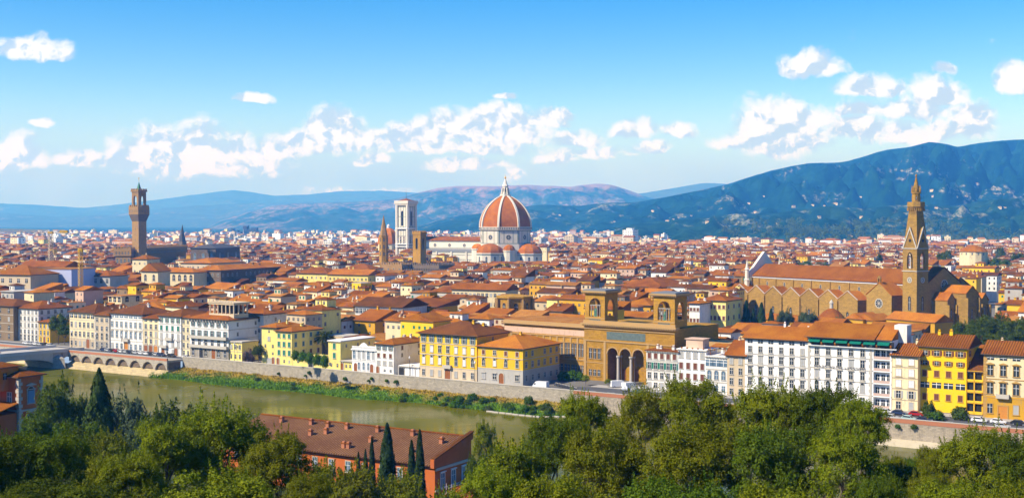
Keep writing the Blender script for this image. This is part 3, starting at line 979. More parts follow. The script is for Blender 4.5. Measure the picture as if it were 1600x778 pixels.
palazzo('dark grey building wrapped in scaffolding at the bridge end of the embankment', -60, 21, 10, 474, 16, 'brown', [('n', 1.4, 2.2)] * 4, 6, 'hip', .3, 2, trim=TRIM, name='palazzo')
palazzo('tall white five-storey palace beside the small yellow house and ivy', 24, 60, V1 + 6, 481, 18, 'white', [('a', 1.3, 1.9), ('p', 1.1, 1.7), ('p', 1.1, 1.7), ('p', 1.1, 1.7), ('p', 1.1, 1.5)], 6, 'hip', .34, 1, side=5, strings=True)
palazzo('small three-bay yellow house squeezed beside the ivy-covered wall', 61, 78, V1 + 5, 503, 12, 'yellow', [('n', 1.0, 2.0), ('p', 1.1, 1.8), ('p', 1.1, 1.8)], 3, 'hip', .3, 1, chim=1, doors=((.5, 1.4, 2.2),), name='town_house', cat='house')
palazzo('wide cream palace with open attic gallery and arched red door', 109, 148, V1, 487, 18, 'cream', [('p', 1.1, 1.9), ('p', 1.2, 2.1), ('p', 1.2, 2.1), ('n', 2.0, 1.7)], 6, 'hip', .38, 2, base='beige', doors=((.74, 2.2, 3.2),), weights=[1.1, 1.1, 1.1, .85])
palazzo('brown stone-faced tower wing of the cream palace with few windows', 148, 171, V1 - .4, 492, 17, 'beige', [('a', 1.2, 1.8), ('a', 1.3, 2.2), ('p', 1.2, 1.9), ('p', 1.5, 1.6)], 3, 'hip', .38, 2, base=STONE_GREY, quoins=True)
r, w_, h_, z_ = palazzo('white seven-bay palace with hooded windows and a bluish attic', 172, 223, V1, 489, 17, 'white', [('p', 1.2, 2.2), ('da', 1.2, 2.1), ('p', 1.2, 2.2), ('n', 2.2, 1.0)], 7, 'hip', .36, 2, doors=((.5, 2.4, 3.3, True, DOOR_O),), weights=[1.15, 1.2, 1.1, .55], pane=GLASS_B)
bal(r, w_ * .4, w_ * .6, z_[1])
palazzo('narrow cream three-bay house with arched doors between two white palaces', 224, 248, V1, 497, 16, 'cream', [None, ('p', 1.2, 2.1), ('p', 1.2, 2.0), ('p', 1.2, 1.8), ('n', 1.6, .9)], 3, 'hip', .34, 1, base=STONE_GREY, doors=((.18, 2.2, 3), (.5, 2.2, 3), (.82, 2.2, 3, True, DOOR_O)), weights=[1.2, 1.1, 1.1, 1, .6], name='town_house', cat='house')
r, w_, h_, z_ = palazzo('white house with green shutters and small balconies', 248, 283, V1, 493, 17, 'pure white', [('n', 1.3, 2.0), ('h', 1.1, 2.0, 'grey'), ('p', 1.1, 2.0, 'grey'), ('s', 1.2, 1.9, 'green'), ('o', 1.1, 1.7, 'green')], 4, 'hip', .34, 2, doors=((.2, 1.8, 2.6), (.78, 1.8, 2.6)), name='town_house', cat='house')
bal(r, w_ * .35, w_ * .65, z_[2]); bal(r, w_ * .1, w_ * .4, z_[1])
palazzo('plain narrow whitish house wedged beside the palace with the columned roof loggia', 284, 297, V1 + .5, 496, 15, 'cream', [('n', 1, 1.8), ('p', 1, 1.8), ('p', 1, 1.8), ('p', 1, 1.6), ('p', 1, 1.2)], 2, 'hip', .34, 1, chim=0, name='town_house', cat='house')
r, w_, h_, z_ = palazzo('ornate white palace crowned by a columned roof loggia with long balconies', 297, 357, V1 - .5, 497, 20, 'pure white', [('a', 1.5, 2.0), ('h', 1.3, 2.4), ('o', 1.2, 2.3, 'teal'), ('o', 1.2, 2.0, 'teal')], 6, 'hip', .32, 1, side=2, doors=((.3, 2.2, 3.4, True, IRON), (.62, 2.2, 3.4)), base=STONE_GREY, weights=[1.2, 1, 1, 1], ov=1.2, side_rows=[None, None, ('n', .9, 1.5), ('n', .9, 1.5)])
bal(r, .2, w_ - .2, z_[2], 1.3); bal(r, .2, w_ - .2, z_[1] + .1, 1.1)
br = MB()
for i in range(14):
    x = .5 + (w_ - 1) * i / 13
    br.box(x - .15, x + .15, -1.05, -.41, h_ - 1.15, h_ - .35)
br.build('bracket', [TRIM], r)
# the columned belvedere on its roof
lg = MB(); x0, x1, y0, y1, zl = w_ * .36, w_ * 1.0, 3.0, 11.0, h_ + 1.2
lg.box(x0, x1, y0, y1, zl - 1.8, zl + 1.0)
for i in range(7):
    x = x0 + .35 + (x1 - x0 - .7) * i / 6
    for y in (y0 + .35, y1 - .35):
        lg.lathe([(.3, 0), (.3, 3.4), (.42, 3.45), (.42, 3.7)], 8, (x, y, zl + 1.003))
for y in (y0 + 3, y0 + 5.4):
    for x in (x0 + .4, x1 - .4): lg.lathe([(.3, 0), (.3, 3.4), (.42, 3.45), (.42, 3.7)], 8, (x, y, zl + 1.003))
lg.box(x0 - .25, x1 + .25, y0 - .25, y1 + .25, zl + 4.71, zl + 5.4); lg.box(x0 - .5, x1 + .5, y0 - .5, y1 + .5, zl + 5.403, zl + 5.65)
for i in range(16):
    lg.box(x0 + .1 + (x1 - x0) * i / 16, x0 + .4 + (x1 - x0) * i / 16, y0 - .1, y0 + .1, zl + 5.653, zl + 6.3)
lg.box(x0, x1, y0 - .15, y0 + .15, zl + 6.303, zl + 6.45)
o = lg.build('loggia', [WALLS['beige']], r)
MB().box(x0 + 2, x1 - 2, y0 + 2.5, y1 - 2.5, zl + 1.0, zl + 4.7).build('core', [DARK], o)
palazzo('little two-storey yellow house at the foot of the ornate white palace', 358, 378, V1, 533, 9, 'lemon', [('n', .9, 1.8), ('p', 1.0, 1.6)], 3, 'flat', 0, TRIM, chim=0, ov=.2, name='town_house', cat='house')
palazzo('plain white house set back behind the pink oleander', 384, 412, V1 + 16, 490, 14, 'white', [None, ('n', .9, 1.5), ('n', .9, 1.4), ('n', .9, 1.4)], 2, 'hip', .34, 1, side=1, name='town_house', cat='house', strings=False)
# yellow group
palazzo('tall pale yellow corner house with few windows beside green-shuttered neighbour', 409, 432, V1, 511, 15, 'lemon', [('s', 1.9, 1.8, 'grey', 1), ('n', .8, 1.0), ('n', .9, 1.3), ('s', 1.1, 1.5, 'grey', 1), ('n', .8, 1.0, None, 1)], 2, 'hip', .3, 0, doors=((.78, 1.2, 2.1),), strings=False, name='town_house', cat='house')
palazzo('pale yellow house with three columns of green shutters', 432, 456, V1 - .1, 517, 17, 'lemon', [('n', .8, 1.2), ('s', 1.2, 1.9, 'green'), ('s', 1.2, 1.9, 'green'), ('s', 1.2, 1.6, 'green')], 3, 'hip', .3, 0, side=4, side_rows=[None, ('s', 1.1, 1.7, 'brown'), ('s', 1.1, 1.7, 'teal'), ('s', 1.1, 1.6, 'teal')], strings=False, doors=((.1, 1.2, 2.1),), name='town_house', cat='house')
tg0, tg1 = RV.at(456.5, V1), RV.at(513, V1)
gw = MB().box(0, tg1 - tg0, 0, 9, -.2, 4.1).build('garden_wall', [WALLS['lemon']], None, RV.w(tg0, V1), RV.th)
tag(gw, 'low pale yellow terrace wall carrying a clipped hedge', 'wall')
MB().box(-.1, tg1 - tg0 + .1, -.12, .3, 4.103, 4.35).build('coping', [TRIM], gw)
for x in (3, 14, 19): window(gw, x, 0, 1.4, 0, 'n', .9, 1.2)
door(gw, 9.5, 0, 0, 2.2, 1.9, 0, True, IRON, TRIM)
raise_skyline([RV.w(tg0, V1, 4), RV.w(tg1, V1, 4)]); block_box(RV, tg0, tg1, V1, V1 + 10)
palazzo('slim yellow house with flat white terrace and one column of green shutters', 513, 532, V1, 532, 20, 'lemon', [('n', .8, 1.3), ('s', 1.2, 2.0, 'green', 1), ('s', 1.2, 2.0, 'green', 1)], 2, 'flat', 0, TRIM_W, chim=0, ov=.25, side=3, side_rows=[None, None, ('n', .8, 1.2)], name='town_house', cat='house', strings=False)
palazzo('low yellow two-storey house joined to the white baroque villa', 532, 550, V1 + .3, 563, 8, 'lemon', [('n', .8, 1.2)], 3, 'flat', 0, TRIM, chim=0, ov=.15, doors=((.15, 1.2, 2.2),), name='town_house', cat='house')
r, w_, h_, z_ = palazzo('white baroque two-storey villa with five arched windows and roof balustrade', 550, 587, V1, 545, 10, 'pure white', [('a', 1.0, 2.2), ('da', 1.2, 2.6)], 5, 'flat', 0, TRIM_W, chim=0, ov=.25, pane=GLASS_B, doors=((.16, 1.6, 2.4), (.84, 1.6, 2.4)), trim=TRIM_W, name='villa', cat='villa')
bb = MB()
for i in range(22): bb.box(.2 + (w_ - .4) * i / 22, .45 + (w_ - .4) * i / 22, -.1, .15, h_ + .22, h_ + 1.0)
bb.box(0, w_, -.12, .17, h_ + 1.003, h_ + 1.2); bb.prism_y([(w_ * .3, h_ + 1.203), (w_ * .7, h_ + 1.203), (w_ * .6, h_ + 2.2), (w_ * .5, h_ + 2.7), (w_ * .4, h_ + 2.2)], -.1, .15)
bb.build('balustrade', [TRIM_W], r)
palazzo('slim white four-storey house with yellow side wall and red hipped roof', 587, 615, V1, 537, 20, 'white', [('n', .9, 1.0), ('s', 1.2, 1.4, 'grey'), ('s', 1.1, 1.5, 'brown'), ('o', 1.0, 1.3, 'teal')], 3, 'hip', .34, 0, side=2, side_rows=[None, None, ('n', .9, 1.4, 'brown'), ('s', .9, 1.4, 'brown')], strings=False, doors=((.12, 1.2, 2.0),), name='town_house', cat='house')
palazzo('low white garage block with roof terrace beside the tall yellow palace', 624, 655, V1, 571, 9, 'pure white', [None], 1, 'flat', 0, TRIM_W, chim=0, ov=.2, doors=((.12, 2.4, 2.8, False, IRON), (.68, 2.0, 2.9, True, SHUT['white'])), name='garage', cat='garage')
r, w_, h_, z_ = palazzo('grand ochre-yellow palace of seven bays with stone ground floor and balcony over the door', 656, 745, V1, 520, 20, 'yellow', [('p', 1.1, 2.0), ('da', 1.15, 2.3, 'white'), ('h', 1.2, 2.2, 'white'), ('o', 1.2, 2.3, 'teal')], 7, 'hip', .34, 2, base='beige', doors=((.5, 2.3, 3.3),), weights=[1.15, 1.2, 1.1, .9], side=1, side_rows=[None, None, None, ('n', 1, 1.5)], ov=1.1)
bal(r, w_ * .43, w_ * .57, z_[1]); 
cb = MB()
for x in (.46, .54): cb.prism_x([(-.9, z_[1] - .26), (-.1, z_[1] - .26), (-.1, z_[1] - 1.0)], w_ * x - .15, w_ * x + .15)
cb.build('bracket', [TRIM], r)
r, w_, h_, z_ = palazzo('broad yellow palace with whitish ground floor and orange hipped roof at the square', 747, 817, V1 - .3, 541, 24, 'yellow', [('h', 1.4, 1.8, 'grey'), ('da', 1.1, 1.9, 'white'), ('p', 1.1, 1.5, 'brown')], 4, 'hip', .36, 0, base='grey', base_h=5.2, doors=((.53, 2.0, 2.8),), weights=[1.5, 1.1, 1.0], side=6, side_rows=[('p', 1.1, 1.7), ('p', 1.2, 1.9), ('p', 1.1, 1.6)], chim=1)
# far end of the square: the white row and the hotels
palazzo('white shabby four-storey house with long balcony at the edge of the square', 1010, 1059, V2, 547, 7, 'white', [('p', 1.1, 1.7), ('p', 1.1, 1.9), ('o', 1.1, 2.1, 'green'), ('s', 1.2, 1.8, 'brown')], 5, 'flat', 0, TILE[1], chim=3, ov=.6, side=0, lside=0, strings=True, name='town_house', cat='house')
r, w_, h_, z_ = palazzo('white house with brown shutters under a bluish roof terrace', 1059, 1103, V2 + .2, 545, 9, 'pure white', [('s', 1.1, 1.8, 'brown'), ('s', 1.2, 2.0, 'brown'), ('s', 1.2, 2.0, 'brown'), ('s', 1.2, 1.8, 'grey')], 4, 'flat', 0, TRIM_W, chim=2, ov=.4, strings=False, name='town_house', cat='house')
tr = MB().box(2, w_ - 2, 2, 7, h_ + .23, h_ + 3.2).box(1.6, w_ - 1.6, 1.6, 7.4, h_ + 3.203, h_ + 3.4).build('penthouse', [WALLS['pink']], r)
for i in range(7):
    p = MB().lathe([(.22, 0), (.32, .45)], 8, (1.2 + i * 1.9, .4, h_ + .23)).build('planter', [TILE[0]], r)
r, w_, h_, z_ = palazzo('cream house with a glazed loggia and a terrace of orange awnings', 1103, 1136, V2 + .2, 556, 15, 'white', [('n', 1.2, 2.0), ('a', 1.3, 2.2), ('n', 2.6, 2.0)], 3, 'flat', 0, TRIM_W, chim=1, ov=.3, strings=True, name='town_house', cat='house', pane=GLASS_B)
MB().prism_x([(1, h_ + 2.9), (6, h_ + 3.6), (6, h_ + 3.75), (1, h_ + 3.05)], 1, w_ - 1).box(1, 1.2, 1, 1.2, h_ + .23, h_ + 2.9).box(w_ - 1.2, w_ - 1, 1, 1.2, h_ + .23, h_ + 2.9).build('awning', [TILE[0]], r)
palazzo('cream two-bay house with tall pinkish roof next to the white hotel', 1136, 1164, V2, 555, 15, 'beige', [('p', 1.1, 1.8), ('p', 1.1, 2.0), ('p', 1.1, 2.0), ('s', 1.1, 1.8, 'grey')], 2, 'gable', .5, 1, chim=1, strings=False, name='town_house', cat='house')
palazzo('white hotel wing with six rows of tall windows and dark attic strip', 1164, 1262, V2, 528, 17, 'pure white', [('p', 1.1, 2.1), ('d', 1.15, 2.2), ('d', 1.15, 2.1), ('h', 1.2, 2.0), ('p', 1.1, 1.8), ('n', 1.6, 1.0)], 6, 'gable', .36, 0, weights=[1.1, 1.15, 1.1, 1.05, .95, .55], chim=3, ov=.9)
HOTEL, w_, h_, z_ = palazzo('large white hotel with lettering across the front and green awnings under its roof', 1262.5, 1362, V2 - .4, 526, 18, 'pure white', [('p', 1.2, 2.2), ('da', 1.15, 2.2), ('d', 1.15, 2.2), ('h', 1.2, 2.1), ('p', 1.2, 1.9), None], 5, 'gable', .38, 0, weights=[1.1, 1.15, 1.1, 1.05, .95, .75], chim=0, ov=1.0, quoins=True, margin=1.0)
zt = z_[5]
at = MB().box(.6, w_ + 6.5, -.05, -.004, zt + .25, h_ - .35).build('attic_glazing', [DARK], HOTEL)
for i in range(6):
    x = .5 + i * (w_ + 5.5) / 6
    MB().prism_x([(-1.5, h_ - 1.3), (-.06, h_ - .5), (-.06, h_ - .42), (-1.52, h_ - 1.22)], x, x + (w_ + 5.5) / 6 - .7).build('awning', [plain('awning_green', (0.0, 0.13, 0.085), .8)], HOTEL)
    MB().lathe([(.3, 0), (.42, .5), (.3, .9)], 8, (x - .2 + (w_ + 5.5) / 6 - .2, -.5, zt + .3)).build('planter', [TILE[0]], HOTEL)
MB().box(0, w_ + 7.4, -.9, -.004, zt - .05, zt + .15).build('ledge', [TRIM_W], HOTEL)
tcv = bpy.data.curves.new('lettering', 'FONT')
tcv.body = 'PLAZA HOTEL LUCCHESI'
tcv.size = 1.0; tcv.space_character = 1.45; tcv.align_x = 'CENTER'; tcv.extrude = .04
tcv.materials.append(plain('letter_grey', (0.13, 0.12, 0.11)))
tmp = link('lettering', tcv)
bpy.context.view_layer.update()
tme = bpy.data.meshes.new_from_object(tmp.evaluated_get(bpy.context.evaluated_depsgraph_get()))
bpy.data.objects.remove(tmp)
lo = link('lettering', tme, HOTEL, (w_ * .5, -.32, z_[3] + .12))
lo.rotation_euler = (R(90), 0, 0)
# balcony bay of the hotel
tb0 = RV.at(1362, V2 - .4) - RV.at(1262.5, V2 - .4)
bw_ = RV.at(1393, V2 - .4) - RV.at(1362, V2 - .4)
by = MB(); by.box(tb0 + .01, tb0 + bw_, 1.4, 17.5, -.2, h_)
for z in z_[:5] + [zt]:
    by.box(tb0 + .01, tb0 + bw_, 0, 1.397, z - .25, z + .05)
by.box(tb0 + .01, tb0 + .5, 0, 1.396, -.2, h_ - .3); by.box(tb0 + bw_ - .5, tb0 + bw_, 0, 1.396, -.2, h_ - .3)
by.build('balcony_bay', [WALLS['pure white']], HOTEL)
for z in z_[:5]:
    for k in range(3):
        window(HOTEL, tb0 + bw_ * (k + .75) / 3.5 + .1, 1.4, z + .3, 0, 'n', 1.1, 2.2)
    MB().box(tb0 + .5, tb0 + bw_ - .5, .02, .08, z + .06, z + .9).build('railing', [plain('rail_rose', (0.50, 0.36, 0.30))], HOTEL)
rb = MB(); roof_geo(rb, tb0 + .9, tb0 + bw_, 0, 18, h_, 'gable', .38, 0.0, 0, 1)
rb.build('roof', [TILE[0], SOFFIT], HOTEL)
MB().box(tb0 + bw_ - 1.2, tb0 + bw_ + 2.5, 7, 12, h_ - 4, h_ + 4.2).build('stair_tower', [WALLS['white']], HOTEL)
block_box(RV, RV.at(1362, V2), RV.at(1393, V2), V2, V2 + 18); raise_skyline([RV.w(RV.at(q, V2), V2, h_) for q in (1362, 1393)])
palazzo('narrow cream house with two columns of closed white shutters and orange eaves', 1394, 1434, V2 - .6, 555, 15, 'cream', [('p', 1.3, 2.1), ('o', 1.3, 2.1, 'grey'), ('s', 1.5, 2.1, 'white'), ('s', 1.5, 2.1, 'white'), ('s', 1.5, 1.9, 'white')], 2, 'gable', .36, TILE_ROWS_OR, chim=1, strings=True, name='town_house', cat='house', trim=WALLS['beige'])
palazzo('vivid yellow six-storey house with dark shutters and tiled attic eaves', 1436, 1510, V2 + 2.5, 541, 16, 'bright yellow', [None, ('s', 1.2, 1.7, 'brown'), ('n', 2.6, 1.7), ('s', 1.3, 1.7, 'brown'), ('o', 1.2, 1.2, 'brown'), ('o', 1.5, 1.5, 'brown')], 4, 'gable', .36, TILE_ROWS_OR, chim=2, weights=[.8, 1, 1, 1, .8, .95], strings=False, name='town_house', cat='house', trim=TRIM_O, side=2)
r, w_, h_, z_ = palazzo('narrow yellow house with stacked open loggias and dark roof', 1510, 1536, V2 + 3.5, 580, 12, 'yellow', [None] * 4, 2, 'shed', .4, TILE[2], chim=1, strings=False, name='town_house', cat='house')
for i in range(4):
    for k in range(2):
        MB().box(w_ * (.08 + .46 * k), w_ * (.46 + .46 * k), -.05, -.004, z_[i] + .7, z_[i] + 3.0).build('loggia_opening', [DARK], r)
    MB().box(0, w_, -.7, -.004, z_[i] + 3.15, z_[i] + 3.4).box(0, w_, -.7, -.62, z_[i] + .1, z_[i] + .95).box(w_ * .47, w_ * .53, -.7, -.1, z_[i] + .1, z_[i] + 3.14).build('balcony', [WALLS['yellow']], r)
r, w_, h_, z_ = palazzo('cream palace with ochre edges, pediment windows and a balcony over an orange door', 1537, 1640, V2 - 1, 553, 16, 'cream', [('p', 1.4, 2.6), ('d', 1.6, 3.0, 'white'), ('d', 1.5, 2.8, 'white'), ('n', 2.0, .9)], 5, 'gable', .36, TILE_ROWS_OR, base='ochre', base_h=6.4, doors=((.3, 2.4, 3.6, False, DOOR_O),), weights=[1.35, 1.2, 1.1, .45], trim=TRIM_O, quoins=True, chim=1)
bal(r, w_ * .2, w_ * .4, z_[1] + .2, 1.2, TRIM)
# villa with the tiled roof on the near bank
VF = Frame(-14.9, 234.0, R(-30.7))
VL, VW = 56.0, 13.0
root = thing('villa', 'long terracotta-red villa with a vast tiled roof of many chimneys on the near bank', 'villa', (VF.o[0], VF.o[1], 0), VF.th)
REDW = wall('villa_red', (0.50, 0.135, 0.035), (0.22, 0.08, 0.04), .35)
ze, zr = 8.2, 11.6
MB().prism_x([(0, -1), (VW, -1), (VW, zr - .5), (0, ze - .3)], -VL, 0).build('wall', [REDW], root)
ro = MB().prism_x([(-.8, ze - .28), (VW + .3, zr - .28), (VW + .3, zr), (-.8, ze)], -VL - .5, -.45).build('roof', [TILE_ROWS], root)
MB().box(-VL - .5, -.46, VW - .05, VW + .45, zr + .004, zr + .22).build('ridge_tiles', [TILE[1]], ro)
par = MB(); par.prism_x([(-.5, ze - .4), (VW + .4, zr - .4), (VW + .4, zr + 1.0), (-.5, ze + 1.0)], -.44, .25); par.box(-.44, .45, -.95, -.5, ze - .6, ze + 1.1)
par.build('parapet', [REDW], root)
MB().prism_x([(-.6, ze + 1.003), (VW + .5, zr + 1.003), (VW + .5, zr + 1.2), (-.6, ze + 1.2)], -.55, .4).build('coping', [TILE[2]], root)
st = MB(); st.box(.003, .2, 0, VW, 6.9, 7.4).box(.003, .2, 0, VW, 2.9, 3.2)
st.build('string_course', [TRIM], root)
for i, y in enumerate((2.6, 6.4, 10.2)):
    window(root, 0, y, 3.4, R(90), 'h', 1.3, 2.7, GLASS_B, TRIM_W)
    window(root, 0, y, -.3, R(90), 'p', 1.3, 2.3, GLASS_B, TRIM_W)
for i in range(12):
    window(root, -4 - i * 4.3, 0, 4.6, 0, 'p', 1.1, 2.1, GLASS_B, TRIM)
for x, y, n in ((-4.5, 9, 1), (-8, 3.5, 1), (-13, 11, 1), (-22, 11, 1), (-30, 10.8, 1), (-35, 10.6, 1), (-40, 11, 1), (-24, 2.2, 2), (-36, 6, 1), (-33, 7.5, 1), (-20, 6, 1), (-48, 10.5, 1)):
    for k in range(n):
        chimney_mb(x + k * 1.2, y, ze + (zr - ze) * (y + .8) / (VW + 1.1), .8, .9).build('chimney', [BRICK, TILE[1]], ro)
root2 = thing('annex', 'low red wing with a tiled lean-to roof stepping down from the villa gable', 'annex', tuple(VF.w(3, -1, 0)), VF.th)
MB().box(0, 9, 0, 8, -1, 2.4).build('wall', [REDW], root2)
MB().prism_x([(-.6, 2.2), (8.4, 4.6), (8.4, 4.85), (-.6, 2.45)], -.4, 9.5).build('roof', [TILE_ROWS_OR], root2)
for x in (2, 5, 7.6): window(root2, x, 0, .2, 0, 'p', 1.0, 1.5)
# scaffold rails standing in front of the villa gable
sc = MB()
for i in range(4):
    sc.tube(VF.w(2.0, 1 + i * 3.2, -1), VF.w(2.0, 1 + i * 3.2, 4.6), .06)
    sc.tube(VF.w(3.2, 1 + i * 3.2, -1), VF.w(3.2, 1 + i * 3.2, 4.6), .06)
for z in (1.2, 2.6, 4.0):
    sc.tube(VF.w(2.0, 0, z), VF.w(2.0, 12, z), .05); sc.tube(VF.w(3.2, 0, z), VF.w(3.2, 12, z), .05)
tag(sc.build('scaffold', [plain('scaffold_pole', (0.6, 0.52, 0.5), .5)]), 'thin pale scaffold of poles before the villa gable', 'scaffold')
# red corner house at the picture edge
a0 = P(29, 597, 262); 
KF = Frame(a0.x, a0.y, R(-30))
kh = zp(590, 262)
root = thing('villa', 'brick-red corner house with quoins and blue-shuttered arched windows near the bridge', 'villa', (a0.x, a0.y, 0), KF.th)
kd = 6.2
MB().box(-22, 0, 0, kd, -2, kh - .1).build('wall', [REDW], root)
q = MB()
for i in range(int((kh + 2) / .8)):
    w = .9 if i % 2 else .55
    z = -2 + i * .8
    q.box(.003, .12, -.1, w, z + .04, z + .76); q.box(.003, .12, kd - w, kd + .1, z + .04, z + .76); q.box(-w, .0, -.12, -.003, z + .04, z + .76)
for z in (kh - 7.4, kh - 13): q.box(.003, .3, .0, kd, z, z + .35); q.box(-22, 0, -.3, -.003, z, z + .35)
q.build('quoin', [TRIM], root)
for z in (kh - 5.8, kh - 11.6, kh - 17.2):
    window(root, 0, kd / 2, z, R(90), 'dah', 1.7, 2.7, None, TRIM, None)
    MB().box(.12, .2, kd / 2 - .8, kd / 2 + .8, z, z + 2.7).build('shutter', [plain('shutter_blue', (0.12, 0.25, 0.38), .6)], root)
    for x in (-3, -7, -11): window(root, x, 0, z, 0, 'p', 1.3, 2.4, GLASS_B, TRIM)
r = MB(); roof_geo(r, -22, 0, 0, kd, kh, 'hip', .30, .7, 0, 1)
ro = r.build('roof', [TILE_ROWS_OR, SOFFIT], root)
MB().box(-9.5, -3.2, -3.5, 2.5, kh - 3, kh + 2.0).build('roof_tower', [wall('orange_plaster', (0.58, 0.17, 0.02))], root)
window(root, -3.2, -1.0, kh - .5, R(90), 'n', .9, 1.4)
r = MB(); roof_geo(r, -9.5, -3.2, -3.5, 2.5, kh + 2.0, 'hip', .3, .6, 0, 1); r.build('roof', [TILE_ROWS_OR, SOFFIT], root)
chimney_mb(-7, 0, kh + 3.2, .9, 1.8).build('chimney', [WALLS['white'], TILE[1]], root)
MB().box(-16, -.3, -8, -.31, -2, kh - 7.6).build('lower_wing', [REDW], root)
r = MB(); r.prism_x([(-8.6, kh - 7.8), (-.32, kh - 5.6), (-.32, kh - 5.4), (-8.6, kh - 7.55)], -16.5, .3); r.build('roof', [TILE_ROWS_OR], root)
for x in (-3, -7): window(root, x, -8, kh - 11.6, 0, 'p', 1.2, 2.2, GLASS_B, TRIM)

# ------------------------------------------------------------------ great buildings
def wall_box(fr, x0, x1, y0, y1, z1):
    block_box(fr, x0, x1, y0, y1)
    raise_skyline([fr.w(x, y, z1) for x in (x0, x1) for y in (y0, y1)])

# ---- national library: pavilion with two open towers and an arched portico
LF = Frame(25.3, 425.0, R(-38))
HC = 19.4
root = thing('library', 'ochre stone library with two open-arched towers and a three-arched portico', 'library', (LF.o[0], LF.o[1], 0), LF.th)
PW = 36.4; D = 30.0
LST = STONE_OCHRE
TRO = plain('library_trim', (0.40, 0.25, 0.095))
m = MB()
# pavilion front with three arches
ops = [(9.3 + 5.17 * (i + .5), 4.3, 0, 9.6) for i in range(3)]
m.archwall(0, PW, -.5, 13.6, 0, 1.2, ops)
m.box(0, PW, 0, 1.2, 13.603, HC)
m.box(0, 9.0, 1.203, D, -.5, HC - .02); m.box(25.2, PW, 1.203, D, -.5, HC - .02)
m.box(9.003, 25.197, 6.5, D, -.5, HC - .03); m.box(9.003, 25.197, 1.203, 6.497, 12.6, HC - .04)
m.build('wall', [LST], root)
p = MB()
for i in range(3):
    x = 9.3 + 5.17 * (i + .5)
    p.prism_y([(x - 1.2, .1), (x + 1.2, .1), (x + 1.2, 4.2), (x - 1.2, 4.2)], 6.35, 6.49)
p.build('door', [DOOR], root)
col = MB()
for x in (9.3 + 5.17, 9.3 + 10.34):
    for y in (-.5, .9):
        col.lathe([(.75, 0), (.75, .6), (.52, .8), (.45, 8.4), (.75, 8.9), (.75, 9.3)], 12, (x, y, 0))
col.build('column', [wall('grey_granite', (0.40, 0.36, 0.31))], root)
t = MB()
for z, dz, dy in ((6.1, .3, .18), (13.7, .35, .3), (17.9, .3, .35)):
    if z > 7:
        t.box(-.2, PW + .2, -dy, -.003, z, z + dz)
    else:
        t.box(-.2, 9.1, -dy, -.003, z, z + dz); t.box(25, PW + .2, -dy, -.003, z, z + dz)
t.box(-1.0, PW + 1.0, -1.1, 1.5, HC, HC + .55); t.box(-.6, PW + .6, -.7, 1.2, HC - .5, HC - .003)
t.box(-.3, PW + .3, -.2, .6, HC + .553, HC + 1.5)
for i in range(40):
    x = -.4 + i * (PW + .8) / 40
    t.box(x, x + .38, -1.0, -.703, HC - .45, HC - .05)
for i in range(3):
    x = 9.3 + 5.17 * (i + .5)
    oa = [((2.6) * math.cos(a), 9.6 + 2.6 * math.sin(a)) for a in [math.pi * q / 12 for q in range(13)]]
    ia = [((2.16) * math.cos(a), 9.6 + 2.16 * math.sin(a)) for a in [math.pi * q / 12 for q in range(13)]]
    for q in range(12):
        t.prism_y([(x + oa[q][0], oa[q][1]), (x + oa[q + 1][0], oa[q + 1][1]), (x + ia[q + 1][0], ia[q + 1][1]), (x + ia[q][0], ia[q][1])], -.16, -.004)
for x in (0, 8.2, 25.6, PW - .9):
    t.box(x, x + .9, -.2, -.004, 0, 13.69)
t.build('cornice', [TRO], root)
MB().box(9.4, 25, -.06, -.004, 14.6, 17.3).build('frieze_panel', [plain('frieze_slate', (0.10, 0.13, 0.12), vary=.5, scale=1.3)], root)
for z, st_, h in ((1.6, 'p', 2.2), (7.6, 'h', 3.4)):
    for x in (2.7, 4.5, 6.3, 28.6, 30.6, 32.6, 34.4): window(root, x, 0, z, 0, st_, 1.2, h, None, TRO)
for y in range(4):
    window(root, PW, 5 + y * 6, 7.6, R(90), 'h', 2.0, 3.4, None, TRO); window(root, PW, 5 + y * 6, 1.6, R(90), 'p', 1.8, 2.4, None, TRO)
